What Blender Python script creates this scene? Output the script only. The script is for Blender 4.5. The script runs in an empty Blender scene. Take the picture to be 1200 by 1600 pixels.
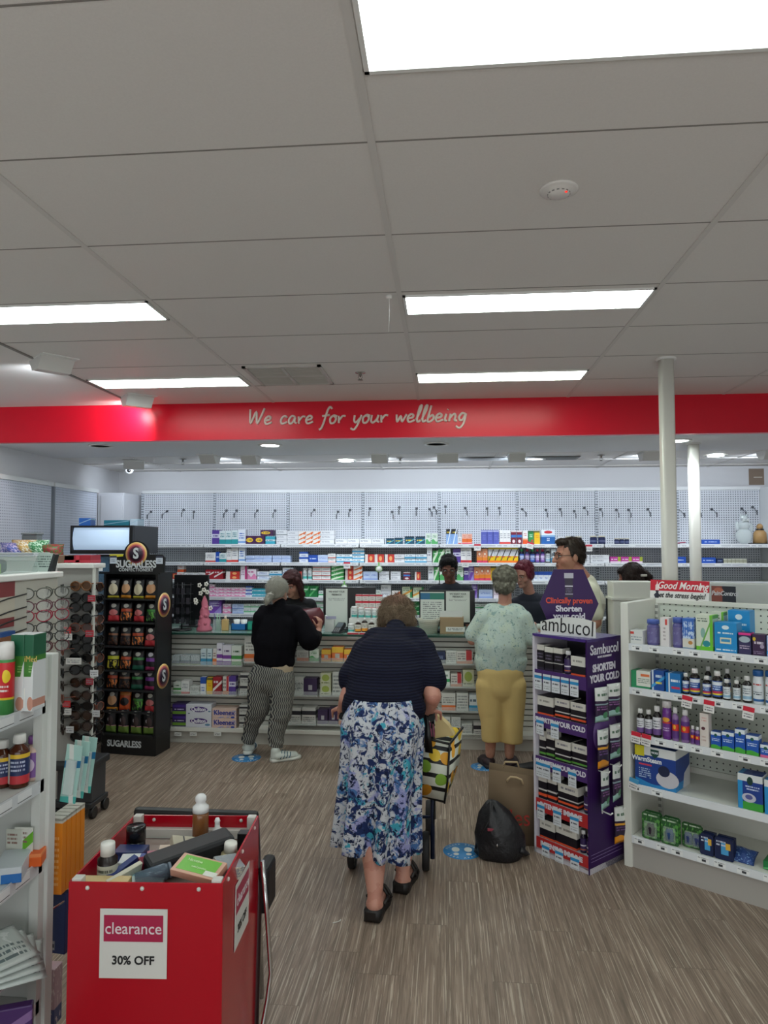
import bpy, bmesh, math, random
from math import pi, sin, cos, atan, atan2, radians, sqrt
from mathutils import Vector, Matrix, Euler, noise
random.seed(7)
SC = bpy.context.scene
COL = SC.collection
V = Vector
# ------------------------------------------------------------------ camera, light, exposure
FPX = 1085.0
TH = atan(50/FPX); PSI = atan(95/FPX*cos(TH))
CAM = V((0, 0, 1.7))
cam_d = bpy.data.cameras.new('camera'); cam = bpy.data.objects.new('camera', cam_d); COL.objects.link(cam)
cam_d.sensor_fit = 'VERTICAL'; cam_d.sensor_height = 36; cam_d.lens = FPX/1600*36; cam_d.clip_start = .05
cam.location = CAM; cam.rotation_euler = (pi/2+TH, 0, PSI)
SC.camera = cam
SC.view_settings.view_transform = 'Standard'; SC.view_settings.look = 'None'
SC.view_settings.gamma = 1; SC.view_settings.use_curve_mapping = False
SC.view_settings.exposure = 0.0
w = bpy.data.worlds.new('world'); SC.world = w; w.use_nodes = True
w.node_tree.nodes['Background'].inputs[0].default_value = (.5, .55, .6, 1)
w.node_tree.nodes['Background'].inputs[1].default_value = .05
PANEL = 14.0          # ceiling light panel strength
PANEL_NEAR = 5.0
WASH = 16.0           # wall washer watts
DOWN = 26.0

# added fill lamp behind the camera, for an assumed, unbuilt shopfront
_l = bpy.data.lights.new('added_front_fill', 'AREA'); _l.shape = 'RECTANGLE'; _l.size = 6.0; _l.size_y = 2.2; _l.energy = 92; _l.color = (.93, .96, 1)
_o = bpy.data.objects.new('added_front_fill', _l); COL.objects.link(_o); _o.location = (-.1, -2.55, 1.35); _o.rotation_euler = (pi/2+.12, 0, 0)
FW = V((-sin(PSI)*cos(TH), cos(PSI)*cos(TH), sin(TH))); RT = V((cos(PSI), sin(PSI), 0)); UP = RT.cross(FW)
def ray(x, y): return FW + RT*((x-600)/FPX) - UP*((y-800)/FPX)
def at(x, y, X=None, Y=None, Z=None):
    d = ray(x, y)
    t = (Z-CAM.z)/d.z if Z is not None else ((Y-CAM.y)/d.y if Y is not None else (X-CAM.x)/d.x)
    return CAM + d*t
def onplane(x, y, P0, ang):
    u = V((cos(ang), sin(ang))); n = V((-u.y, u.x)); d = ray(x, y); P0 = V((P0[0], P0[1]))
    t = ((P0-CAM.xy) @ n)/(d.xy @ n); p = CAM+d*t
    return (p.xy-P0) @ u, p.z
def pxx(p):
    q = V(p)-CAM; z = q.dot(FW); return 600+FPX*q.dot(RT)/z, 800-FPX*q.dot(UP)/z

# ------------------------------------------------------------------ materials
def lin(h):
    if not isinstance(h, str): return tuple(h)
    h = h.lstrip('#'); r = []
    for i in (0, 2, 4):
        v = int(h[i:i+2], 16)/255; r.append(v/12.92 if v <= .04045 else ((v+.055)/1.055)**2.4)
    return tuple(r)
MATS = {}
class NT:
    def __init__(s, name, rough=.5, metal=0, spec=.5):
        m = bpy.data.materials.new(name); m.use_nodes = True; s.m = m; s.t = m.node_tree; s.b = s.t.nodes['Principled BSDF']
        s.b.inputs['Roughness'].default_value = rough; s.b.inputs['Metallic'].default_value = metal
        s.b.inputs['Specular IOR Level'].default_value = spec
    def n(s, typ, **k):
        x = s.t.nodes.new('ShaderNode'+typ)
        for a, v in k.items(): setattr(x, a, v)
        return x
    def put(s, sock, v):
        if isinstance(v, bpy.types.NodeSocket): s.t.links.new(v, sock)
        else:
            if hasattr(sock.default_value, '__len__') and not hasattr(v, '__len__'): v = (v,)*len(sock.default_value)
            if hasattr(v, '__len__') and len(v) == 3 and len(sock.default_value) == 4: v = tuple(v)+(1,)
            sock.default_value = v
    def mt(s, op, a, b=0, c=0):
        x = s.n('Math', operation=op); s.put(x.inputs[0], a); s.put(x.inputs[1], b)
        if op in ('MULTIPLY_ADD', 'COMPARE', 'WRAP'): s.put(x.inputs[2], c)
        return x.outputs[0]
    def mix(s, f, a, b):
        x = s.n('Mix', data_type='RGBA'); s.put(x.inputs[0], f); s.put(x.inputs[6], a); s.put(x.inputs[7], b); return x.outputs[2]
    def coord(s, kind='Generated'):
        c = s.n('TexCoord'); x = s.n('SeparateXYZ'); s.t.links.new(c.outputs[kind], x.inputs[0]); s.vec = c.outputs[kind]
        return x.outputs
    def rng(s, v, lo, hi):
        return s.mt('MULTIPLY', s.mt('GREATER_THAN', v, lo), s.mt('LESS_THAN', v, hi))
    def noise(s, vec, scale, detail=2, rough=.5, dist=0):
        x = s.n('TexNoise'); s.put(x.inputs['Vector'], vec); x.inputs['Scale'].default_value = scale; x.inputs['Detail'].default_value = detail
        x.inputs['Roughness'].default_value = rough; x.inputs['Distortion'].default_value = dist; return x.outputs
    def xf(s, vec, scale=(1, 1, 1), rot=(0, 0, 0), loc=(0, 0, 0)):
        x = s.n('Mapping'); s.put(x.inputs[0], vec); x.inputs[3].default_value = scale; x.inputs[2].default_value = rot; x.inputs[1].default_value = loc
        return x.outputs[0]
    def comb(s, x, y, z):
        c = s.n('CombineXYZ'); s.put(c.inputs[0], x); s.put(c.inputs[1], y); s.put(c.inputs[2], z); return c.outputs[0]
    def ramp(s, f, stops, interp='LINEAR'):
        x = s.n('ValToRGB'); s.put(x.inputs[0], f); r = x.color_ramp; r.interpolation = interp
        while len(r.elements) < len(stops): r.elements.new(.5)
        for e, (p, c) in zip(r.elements, stops): e.position = p; e.color = lin(c)+(1,)
        return x.outputs[0]
    def bump(s, h, strength=.3, dist=.01):
        x = s.n('Bump'); s.put(x.inputs['Height'], h); x.inputs['Strength'].default_value = strength; x.inputs['Distance'].default_value = dist
        s.t.links.new(x.outputs[0], s.b.inputs['Normal'])
    def done(s, col): s.put(s.b.inputs['Base Color'], lin(col) if isinstance(col, (str, tuple)) else col); return s.m
def mat(col, rough=.5, metal=0, spec=.5, var=0):
    k = (col, rough, metal, spec, var)
    if k not in MATS:
        n = NT('m'+str(len(MATS)), rough, metal, spec); c = lin(col)
        if var:
            n.coord('Object'); f = n.noise(n.vec, 9, 4)[0]
            MATS[k] = n.done(n.mix(f, tuple(x*(1-var) for x in c), tuple(min(1, x*(1+var)) for x in c)))
        else: MATS[k] = n.done(c)
    return MATS[k]
def glass(col='#ffffff', rough=.05, ior=1.45, alpha=.25):
    k = ('g', col, rough, alpha)
    if k not in MATS:
        n = NT('g'+str(len(MATS)), rough); n.b.inputs['Alpha'].default_value = alpha; MATS[k] = n.done(col)
    return MATS[k]
def emit(col, s):
    k = ('e', col, s)
    if k not in MATS:
        n = NT('e'+str(len(MATS))); n.b.inputs['Emission Color'].default_value = lin(col)+(1,); n.b.inputs['Emission Strength'].default_value = s
        MATS[k] = n.done(col)
    return MATS[k]
def pk(base, *layers, rough=.42):
    """printed pack: layers painted in the pack's own box coordinates"""
    k = ('pk', base, layers, rough)
    if k in MATS: return MATS[k]
    n = NT('pk'+str(len(MATS)), rough); X, Y_, Z = n.coord('Generated')[:3]; col = lin(base)
    for L in layers:
        t = L[0]
        if t == 'b': m = n.rng(Z, L[1], L[2]); c = L[3]
        elif t == 'v': m = n.rng(X, L[1], L[2]); c = L[3]
        elif t == 'r': m = n.mt('MULTIPLY', n.rng(X, L[1], L[2]), n.rng(Z, L[3], L[4])); c = L[5]
        elif t == 'o':
            dx = n.mt('DIVIDE', n.mt('SUBTRACT', X, L[1]), L[3]); dz = n.mt('DIVIDE', n.mt('SUBTRACT', Z, L[2]), L[4])
            m = n.mt('LESS_THAN', n.mt('ADD', n.mt('MULTIPLY', dx, dx), n.mt('MULTIPLY', dz, dz)), 1); c = L[5]
        elif t == 'd':   # diagonal: lo < z - k*x < hi
            m = n.rng(n.mt('SUBTRACT', Z, n.mt('MULTIPLY', X, L[1])), L[2], L[3]); c = L[4]
        elif t == 'w':   # wave edge: everything below z = a + b*sin(k x)
            m = n.mt('LESS_THAN', Z, n.mt('MULTIPLY_ADD', n.mt('SINE', n.mt('MULTIPLY_ADD', X, L[3], L[4])), L[2], L[1])); c = L[5]
        elif t == 't':   # printed lines of small text: x0 x1 z0 z1 rows colour
            row = n.mt('MULTIPLY', n.mt('DIVIDE', n.mt('SUBTRACT', Z, L[3]), L[4]-L[3]), L[5])
            fr = n.mt('FRACT', row); fl = n.mt('FLOOR', row)
            nz = n.noise(n.comb(n.mt('MULTIPLY', X, 30), fl, 3.3), 1.0, 0)[0]
            ln = n.noise(n.comb(n.mt('MULTIPLY', fl, 7.7), 1.1, 0), 1.0, 0)[0]
            m = n.mt('MULTIPLY', n.rng(fr, .25, .75), n.mt('GREATER_THAN', nz, .42))
            m = n.mt('MULTIPLY', m, n.rng(Z, L[3], L[4]))
            m = n.mt('MULTIPLY', m, n.rng(X, L[1], L[2])); c = L[6]
        elif t == 'n':   # mottled print over a z range
            f = n.noise(n.vec, L[1], 3)[0]; m = n.mt('MULTIPLY', n.mt('GREATER_THAN', f, L[2]), n.rng(Z, L[3], L[4])); c = L[5]
        col = n.mix(m, col, lin(c))
    MATS[k] = n.done(col); return MATS[k]

# ------------------------------------------------------------------ mesh building
class MB:
    def __init__(s): s.b = bmesh.new(); s.mi = 0
    def _fin(s, verts, M=None):
        if M is not None: bmesh.ops.transform(s.b, matrix=M, verts=verts)
    def face(s, pts):
        f = s.b.faces.new([s.b.verts.new(p) for p in pts]); f.material_index = s.mi; return f
    def box(s, c, d, bev=0, M=None, rz=0):
        hx, hy, hz = d[0]/2, d[1]/2, d[2]/2
        vs = [s.b.verts.new((x*hx, y*hy, z*hz)) for z in (-1, 1) for y in (-1, 1) for x in (-1, 1)]
        fs = [s.b.faces.new([vs[i] for i in q]) for q in ((0, 2, 3, 1), (4, 5, 7, 6), (0, 1, 5, 4), (2, 6, 7, 3), (0, 4, 6, 2), (1, 3, 7, 5))]
        for f in fs: f.material_index = s.mi
        if bev:
            es = list({e for f in fs for e in f.edges})
            r = bmesh.ops.bevel(s.b, geom=es, offset=bev, segments=2, affect='EDGES', profile=.5)
            vs = [v for v in vs if v.is_valid] + [v for v in r['verts'] if v.is_valid]
            for f in r['faces']: f.material_index = s.mi
            vs = list(set(vs))
        T = Matrix.Translation(c) @ Matrix.Rotation(rz, 4, 'Z')
        if M is not None: T = M @ T
        s._fin(vs, T); return s
    def bx(s, x0, x1, y0, y1, z0, z1, bev=0): return s.box(((x0+x1)/2, (y0+y1)/2, (z0+z1)/2), (x1-x0, y1-y0, z1-z0), bev)
    def rings(s, rs, cap=True, closed=True):
        R = [[s.b.verts.new(p) for p in r] for r in rs]; n = len(R[0])
        for a, b in zip(R, R[1:]):
            for i in range(n if closed else n-1):
                f = s.b.faces.new((a[i], a[(i+1) % n], b[(i+1) % n], b[i])); f.material_index = s.mi; f.smooth = True
        if cap:
            for r, rev in ((R[0], 1), (R[-1], 0)):
                f = s.b.faces.new(r[::-1] if rev else r); f.material_index = s.mi
        return s
    def lathe(s, prof, c=(0, 0, 0), n=20, M=None, cap=True, sx=1, sy=1):
        rs = [[V((r*cos(2*pi*i/n)*sx+c[0], r*sin(2*pi*i/n)*sy+c[1], z+c[2])) for i in range(n)] for r, z in prof]
        if M is not None: rs = [[M @ p for p in r] for r in rs]
        return s.rings(rs, cap)
    def cyl(s, p0, p1, r0, r1=None, n=12, cap=True):
        p0 = V(p0); p1 = V(p1); r1 = r0 if r1 is None else r1; d = (p1-p0)
        q = d.to_track_quat('Z', 'Y'); rs = []
        for p, r in ((p0, r0), (p1, r1)): rs.append([p + q @ V((r*cos(2*pi*i/n), r*sin(2*pi*i/n), 0)) for i in range(n)])
        return s.rings(rs, cap)
    def tube(s, pts, r, n=8, closed=False, rr=None):
        pts = [V(p) for p in pts]; m = len(pts); rs = []; up = None
        for i in range(m):
            a = pts[i-1] if (i > 0 or closed) else pts[i]; b = pts[(i+1) % m] if (i < m-1 or closed) else pts[i]
            d = (b-a).normalized()
            if up is None: up = d.orthogonal().normalized()
            up = (up - d*up.dot(d)); up = up.normalized() if up.length > 1e-6 else d.orthogonal().normalized()
            sd = d.cross(up); q = r if rr is None else rr[i]
            rs.append([pts[i]+up*(q*cos(2*pi*k/n))+sd*(q*sin(2*pi*k/n)) for k in range(n)])
        if closed: rs.append(rs[0]); return s.rings(rs, False)
        return s.rings(rs)
    def prism(s, poly, d0, d1, M=None):
        """2D outline in local xz, extruded in y from d0 to d1"""
        a = [V((x, d0, z)) for x, z in poly]; b = [V((x, d1, z)) for x, z in poly]
        if M is not None: a = [M @ p for p in a]; b = [M @ p for p in b]
        A = [s.b.verts.new(p) for p in a]; B = [s.b.verts.new(p) for p in b]; n = len(A)
        fs = [s.b.faces.new(A), s.b.faces.new(B[::-1])]+[s.b.faces.new((A[i], B[i], B[(i+1) % n], A[(i+1) % n])) for i in range(n)]
        for f in fs: f.material_index = s.mi
        return s
    def ell(s, c, r, M=None, n=14, m=9):
        rs = []
        for j in range(m+1):
            t = -pi/2+pi*j/m; t = max(min(t, pi/2-.06), -pi/2+.06)
            rs.append([V((c[0]+r[0]*cos(t)*cos(2*pi*i/n), c[1]+r[1]*cos(t)*sin(2*pi*i/n), c[2]+r[2]*sin(t))) for i in range(n)])
        if M is not None: rs = [[M @ p for p in q] for q in rs]
        return s.rings(rs)
    def ell2(s, c, r, Q, **k):   # oriented ellipsoid
        return s.ell((0, 0, 0), r, Matrix.Translation(c) @ Q.to_4x4(), **k)
    def cap(s, p0, p1, r0, r1, flat=1, ref=(1, 0, 0), n=16):
        """tapered capsule, wider by flat along ref"""
        p0 = V(p0); p1 = V(p1); d = p1-p0; L = d.length
        if L < 1e-5: return s.ell(p0, (r0, r0, r0))
        d /= L; a = V(ref); a = a-d*a.dot(d)
        a = a.normalized() if a.length > 1e-4 else d.orthogonal().normalized(); b = d.cross(a); rs = []
        for j in range(5):
            t = -pi/2+.12+(pi/2-.12)*j/4; rs.append((p0+d*(r0*sin(t)), r0*cos(t)))
        for j in range(5):
            t = (pi/2-.12)*j/4; rs.append((p1+d*(r1*sin(t)), r1*cos(t)))
        return s.rings([[p+a*(flat*r*cos(2*pi*i/n))+b*(r*sin(2*pi*i/n)) for i in range(n)] for p, r in rs])
    def chain(s, pts, rad, **k):
        for i in range(len(pts)-1): s.cap(pts[i], pts[i+1], rad[i], rad[i+1], **k)
        return s
    def mesh(s, name, mats, smooth=False):
        me = bpy.data.meshes.new(name)
        bmesh.ops.recalc_face_normals(s.b, faces=s.b.faces[:]) if len(s.b.faces) < 60000 else None
        if smooth:
            for f in s.b.faces: f.smooth = True
        s.b.to_mesh(me); s.b.free()
        for m in (mats if isinstance(mats, (list, tuple)) else [mats]): me.materials.append(m)
        return me
    def obj(s, name, mats, parent=None, smooth=False, loc=(0, 0, 0), rz=0):
        return link(name, s.mesh(name, mats, smooth), parent, loc, rz)
def link(name, data, parent=None, loc=(0, 0, 0), rz=0):
    o = bpy.data.objects.new(name, data); COL.objects.link(o); o.parent = parent; o.location = loc; o.rotation_euler = (0, 0, rz); return o
def tag(o, label=None, cat=None, group=None, kind=None):
    if label:
        for a_, b_ in ((' from the left', ' from left'), (' with a grey tag', ''), (' item', ''), (' carton,', ','), (' counter tray', ' tray'), (' and ', ' ')):
            if len(label.split()) > 16: label = label.replace(a_, b_)
        o['label'] = label
        if len(label.split()) > 16 or len(label.split()) < 4: print('LABEL LEN', len(label.split()), label)
    if cat: o['category'] = cat
    if group: o['group'] = group
    if kind: o['kind'] = kind
    return o
def thing(name, label, cat, loc=(0, 0, 0), rz=0, group=None): return tag(link(name, None, None, loc, rz), label, cat, group)
def struct(name, mb, mats, smooth=False): return tag(mb.obj(name, mats, smooth=smooth), kind='structure')
def dup(root, loc, rz=None, label=None, group=None):
    r = root.copy(); COL.objects.link(r); r.location = loc
    if rz is not None: r.rotation_euler = (0, 0, rz)
    if label: tag(r, label)
    if group: r['group'] = group
    for ch in list(root.children):
        c = ch.copy(); COL.objects.link(c); c.parent = r
        for g in list(ch.children):
            d = g.copy(); COL.objects.link(d); d.parent = c
    return r
def text(s, size, m, parent, loc, rot=(pi/2, 0, 0), ext=.0008, off=0, shear=0, name='lettering', align='CENTER', sx=1, space=1, label=None):
    c = bpy.data.curves.new('t', 'FONT'); c.body = s; c.size = size; c.extrude = ext; c.offset = off; c.shear = shear
    c.align_x = align; c.align_y = 'CENTER'; c.resolution_u = 3; c.space_character = space; c.space_line = .9
    o = bpy.data.objects.new('t', c); COL.objects.link(o); dg = bpy.context.evaluated_depsgraph_get()
    me = bpy.data.meshes.new_from_object(o.evaluated_get(dg)); bpy.data.objects.remove(o); me.materials.clear(); me.materials.append(m)
    me.transform(Matrix.Translation(loc) @ Euler(rot).to_matrix().to_4x4() @ Matrix.Diagonal((sx, 1, 1, 1)))
    me.name = name; r = link(name, me, parent)
    if label: r['label'] = label
    return r
def solidify(name, mb, voxel, m, parent, it=4, disp=0, dscale=8, fac=.5, dfun=None, strands=None):
    """union of overlapping closed shapes as one smooth surface"""
    me = mb.mesh(name, m); o = bpy.data.objects.new(name, me); COL.objects.link(o)
    r = o.modifiers.new('r', 'REMESH'); r.mode = 'VOXEL'; r.voxel_size = voxel; r.use_smooth_shade = True
    if it: q = o.modifiers.new('s', 'SMOOTH'); q.factor = fac; q.iterations = it
    dg = bpy.context.evaluated_depsgraph_get(); me2 = bpy.data.meshes.new_from_object(o.evaluated_get(dg))
    bpy.data.objects.remove(o); me2.name = name
    if disp or dfun:
        nn = [v.normal.copy() for v in me2.vertices]
        for v, k in zip(me2.vertices, nn):
            v.co += k*(dfun(v.co) if dfun else disp*noise.noise(v.co*dscale))
    for p in me2.polygons: p.use_smooth = True
    if not me2.materials: me2.materials.append(m)
    if strands:      # loose hairs growing off the surface: count, length, flow function
        n_, ln, flow = strands; R = random.Random(3); vs = me2.vertices; b = bmesh.new(); b.from_mesh(me2); F0 = len(b.faces)
        for _ in range(n_):
            v = vs[R.randrange(len(vs))]; nn = v.normal.copy(); f = flow(v.co.copy(), nn); t_ = (f-nn*f.dot(nn)); t_ = t_.normalized() if t_.length > 1e-4 else nn
            p = v.co-nn*.003; L_ = ln*R.uniform(.5, 1.2); d = (t_+nn*R.uniform(.15, .5)+V((R.uniform(-.35, .35), R.uniform(-.35, .35), R.uniform(-.3, .3)))).normalized()
            sd = d.cross(nn).normalized()*.0016; prev = None
            for k_ in range(5):
                w_ = 1-k_/4.6; q = [b.verts.new(p+sd*w_), b.verts.new(p-sd*w_), b.verts.new(p+nn*.0018*w_)]
                if prev:
                    for a_, c_ in ((0, 1), (1, 2), (2, 0)): b.faces.new((prev[a_], prev[c_], q[c_], q[a_])).smooth = True
                prev = q; p = p+d*L_/4; d = (d+V((0, 0, -.22))+t_*.12-nn*.12).normalized()
        b.to_mesh(me2); b.free()
    return link(name, me2, parent)
def strokes(segs, r, m, parent, name, M):
    """smooth pen strokes -> one mesh"""
    mb = MB()
    for pts in segs:
        P = [V((x, 0, y)) for x, y in pts]; out = []
        for i in range(len(P)-1):
            p0 = P[max(i-1, 0)]; p1 = P[i]; p2 = P[i+1]; p3 = P[min(i+2, len(P)-1)]
            for k in range(5):
                t = k/5; out.append(.5*((2*p1)+(p2-p0)*t+(2*p0-5*p1+4*p2-p3)*t*t+(3*p1-p0-3*p2+p3)*t**3))
        out.append(P[-1]); mb.tube([M @ p for p in out], r, 6)
    return mb.obj(name, m, parent)
ORD = 'first second third fourth fifth sixth seventh eighth ninth tenth eleventh twelfth thirteenth fourteenth fifteenth sixteenth seventeenth eighteenth nineteenth twentieth'.split()
ORD += ['twenty-'+x for x in ORD[:9]]+['thirtieth']+['thirty-'+x for x in ORD[:9]]+['fortieth']+['forty-'+x for x in ORD[:9]]+['fiftieth']+['fifty-'+x for x in ORD[:9]]
# ------------------------------------------------------------------ common materials
WHITE = mat('#e9e9e6', .45); SHELFW = mat('#e6e8e8', .4); METALW = mat('#d9dad4', .45); BLACK = mat('#0c0c0e', .35); CHROME = mat('#c9c9c9', .2, 1)
DGREY = mat('#2c2d30', .45); RED = mat('#c4071e', .3); CLEAR = glass('#f4fbff', .06, alpha=.16); GLASSG = glass('#7fa39a', .04, alpha=.55)
def ceiling_mat(flat=False):
    n = NT('ceiling_tile' if not flat else 'plasterboard', .8, spec=.15 if flat else .25); n.coord('Object')
    f = n.noise(n.vec, 160, 3)[0]; g = n.noise(n.vec, 1.2, 2)[0]
    a = n.mix(f, lin('#dedad6'), lin('#e8e4e0'))
    if flat: return n.done('#e4e2df')
    n.b.inputs['Roughness'].default_value = .55
    n.bump(f, .12, .002); return n.done(n.mix(n.mt('MULTIPLY', g, .25), a, lin('#d6d2ce')))
CEIL = ceiling_mat(); PLAST = ceiling_mat(True)
def floor_mat():
    n = NT('vinyl_plank', .42, spec=.35); X, Y_, Z = n.coord('Object')[:3]
    wd = .18; px = n.mt('DIVIDE', X, wd); row = n.mt('FLOOR', px); fx = n.mt('FRACT', px)
    off = n.mt('FRACT', n.mt('MULTIPLY', n.mt('SINE', n.mt('MULTIPLY', row, 91.7)), 43.5))
    py = n.mt('ADD', n.mt('DIVIDE', Y_, 1.2), off); fy = n.mt('FRACT', py); cell = n.mt('FLOOR', py)
    pid = n.mt('ADD', n.mt('MULTIPLY', row, 3.17), n.mt('MULTIPLY', cell, 7.31))
    tone = n.noise(n.comb(pid, 0, 0), 1.7, 0)[0]
    gv = n.comb(n.mt('MULTIPLY', X, 48), n.mt('MULTIPLY', Y_, 1.9), pid)
    g = n.noise(gv, 1.6, 5, .62, .9)[0]
    gv2 = n.comb(n.mt('MULTIPLY', X, 150), n.mt('MULTIPLY', Y_, 2.0), n.mt('ADD', pid, 5)); g2 = n.noise(gv2, 1.2, 2, .5, .4)[0]
    base = n.ramp(g, [(.3, '#6b5c50'), (.5, '#867466'), (.62, '#978475'), (.75, '#a89587')])
    base = n.mix(n.mt('MULTIPLY', n.rng(g2, .61, 1), .7), base, lin('#c4b5a4'))
    base = n.mix(n.mt('MULTIPLY', n.rng(g2, 0, .36), .35), base, lin('#51473d'))
    base = n.mix(n.mt('MULTIPLY', n.mt('SUBTRACT', tone, .3), .45), base, lin('#5c5248'))
    edge = n.mt('MAXIMUM', n.mt('LESS_THAN', fx, .01), n.mt('LESS_THAN', fy, .002))
    base = n.mix(n.mt('MULTIPLY', edge, .5), base, lin('#3f372e'))
    n.bump(g, .1, .002); return n.done(base)
def peg_mat(base, hole, sp=.025, r=.17, kx='X', lines=False):
    k = ('peg', base, hole, sp, r, kx)
    if k in MATS: return MATS[k]
    n = NT('pegboard', .45); o = n.coord('Object'); a = o[0] if kx == 'X' else o[1]
    fa = n.mt('SUBTRACT', n.mt('FRACT', n.mt('DIVIDE', a, sp)), .5); fz = n.mt('SUBTRACT', n.mt('FRACT', n.mt('DIVIDE', o[2], sp)), .5)
    d = n.mt('ADD', n.mt('MULTIPLY', fa, fa), n.mt('MULTIPLY', fz, fz))
    MATS[k] = n.done(n.mix(n.mt('LESS_THAN', d, r*r), lin(base), lin(hole))); return MATS[k]
# ------------------------------------------------------------------ room shell
XL, XR, YB, YF, ZC, ZR, YBH = -3.86, 3.62, 7.93, -2.6, 2.852, 2.55, 5.5
struct('floor', MB().bx(XL, XR, YF, YB, -.05, 0), floor_mat())
struct('ceiling', MB().bx(-2.53, XR, YF, YBH+.02, ZC, ZC+.06), CEIL)
struct('ceiling', MB().bx(XL, -2.53, YF, YBH+.02, ZC, ZC+.06), PLAST)
struct('ceiling', MB().bx(XL, XR, YBH+.06, 6.52, ZR, ZR+.05), mat('#e6e6e8', .7))
struct('ceiling', MB().bx(XL, XR, 6.52, YB, ZR+.006, ZR+.056), CEIL)
struct('wall_back', MB().bx(XL, XR, YB, YB+.1, 0, ZR+.05), mat('#dcdcde', .6))
struct('wall_left', MB().bx(XL-.1, XL, YF, YB, 0, ZC+.05), mat('#dcdcde', .6))
struct('wall_right', MB().bx(XR, XR+.1, YF, YB, 0, ZC+.05), mat('#dcdcde', .6))
struct('wall_front', MB().bx(XL, XR, YF-.1, YF, 0, ZC+.05), mat('#cfcbc4', .6))
bh = struct('wall_bulkhead', MB().bx(XL, XR, YBH, YBH+.06, ZR, ZC+.05), mat('#d80e2c', .3, 0, .4, .03))
# ceiling grid
GB = mat('#d6d2ce', .6); GJ = mat('#8a8580', .7); k = 1
def trim(mb, m):
    global k
    o = struct('trim_%d' % k, mb, m); k += 1; return o
for gx in (-1.385, -.205, .965, 2.14, 3.3): trim(MB().bx(gx-.011, gx+.011, YF, YBH, ZC-.0035, ZC+.001), GB)
trim(MB().bx(-2.545, -2.525, YF, YBH, ZC-.007, ZC+.001), mat('#8d8985', .6))
rows = [-2.1, -1.5, -.9, -.3, .3, .9, 1.36, 1.93, 2.53, 3.12, 3.73, 4.315, 4.915]
for ry in rows:
    for a, b in ((-2.53, -1.397), (-1.373, -.217), (-.193, .953), (.977, 2.128), (2.152, XR)):
        trim(MB().bx(a, b, ry-.003, ry+.003, ZC-.0012, ZC+.001), GJ)
for gx in (-3.1, -1.9, -.7, .5, 1.7, 2.9): trim(MB().bx(gx-.012, gx+.012, 6.52, YB, ZR, ZR+.007), GB)
for ry in (6.52, 7.12, 7.7): trim(MB().bx(XL, XR, ry-.01, ry+.01, ZR-.001, ZR+.007), GB)
# ------------------------------------------------------------------ ceiling light panels
def panel(x0, x1, y0, y1, label, s=PANEL, col='#f1fffb'):
    t = thing('ceiling_light_panel', label, 'ceiling light', ((x0+x1)/2, (y0+y1)/2, ZC), 0, 'troffer panels in the tiled ceiling')
    w_, d_ = (x1-x0)/2, (y1-y0)/2
    m = MB()
    for a in ((-w_, w_, -d_, -d_+.012), (-w_, w_, d_-.012, d_), (-w_, -w_+.012, -d_, d_), (w_-.012, w_, -d_, d_)): m.bx(*a, -.008, .0)
    m.obj('frame', WHITE, t)
    MB().bx(-w_+.012, w_-.012, -d_+.012, d_-.012, -.004, -.001).obj('diffuser', emit(col, s), t)
panel(-.19, .955, 1.375, 1.635, 'large white light panel nearest the camera, cut by the top frame edge', PANEL_NEAR)
panel(-.19, .955, 3.165, 3.425, 'white light panel in the centre right, middle of three going back', PANEL)
panel(-.19, .955, 4.64, 4.905, 'white light panel nearest the red fascia, right of centre', PANEL, '#f2fff0')
panel(-2.52, -1.40, 3.13, 3.40, 'white light panel at the left edge of the photo', PANEL)
panel(-2.50, -1.40, 4.62, 4.89, 'white light panel nearest the red fascia, on the left', PANEL)
for x0, y0, l_ in ((-2.5, .6, 'just left of the camera'), (-2.5, -.9, 'behind the camera on the left'), (-.19, -.2, 'straight behind the camera'), (2.155, -.2, 'behind the camera on the right'), (-.19, -1.7, 'nearest the front wall'), (2.155, 1.375, 'right of the frame beside the camera')):
    panel(x0, x0+1.13, y0, y0+.26, 'added unseen fill light panel, '+l_, PANEL)  # panels out of view, added to fill the room with light
# spot fixtures (wedge shaped wall washers)
def washer(x, y, z, aim, label, watts, col=(.86, .93, 1), ang=120, w_=.2, blend=.6, on=True):
    t = thing('wall_washer_light', label, 'spotlight', (x, y, z), 0, 'wedge shaped wall washers')
    q = (V(aim)-V((x, y, z))); t.rotation_euler = (0, 0, atan2(q.y, q.x)-pi/2)
    m = MB(); M = Matrix.Rotation(pi/2, 4, 'Z')
    m.prism([(-.1, 0), (.12, 0), (.06, -.075), (-.03, -.08)], -w_/2, w_/2, M); m.obj('housing', mat('#dcdbd8', .5), t)
    MB().bx(-w_/2-.01, w_/2+.01, -.14, .11, -.006, .0).obj('base_plate', WHITE, t)
    if on:
        MB().box((0, .0, 0), (w_*.8, .004, .045), M=Matrix.Translation((0, .096, -.035)) @ Matrix.Rotation(-.58, 4, 'X')).obj('lamp_face', emit('#ffffff', 3), t)
        l = bpy.data.lights.new('l', 'SPOT'); l.energy = watts; l.color = col; l.spot_size = radians(ang); l.spot_blend = blend; l.shadow_soft_size = .05
        lo = bpy.data.objects.new('lamp', l); COL.objects.link(lo); lo.parent = t; lo.location = (0, .125, -.06)
        d = V((0, sqrt(q.x**2+q.y**2), q.z)); lo.rotation_euler = d.to_track_quat('-Z', 'Y').to_euler()
washer(-2.44, 4.1, ZC, (-3.8, 5.2, 2.2), 'wedge spotlight on the plaster ceiling, nearer the left photo edge', 14, ang=110)
washer(-2.40, 5.22, ZC, (-2.65, 5.5, 2.66), 'wedge spotlight close to the red fascia, left of its lettering', 16, (1, .93, .93), 130)
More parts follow.
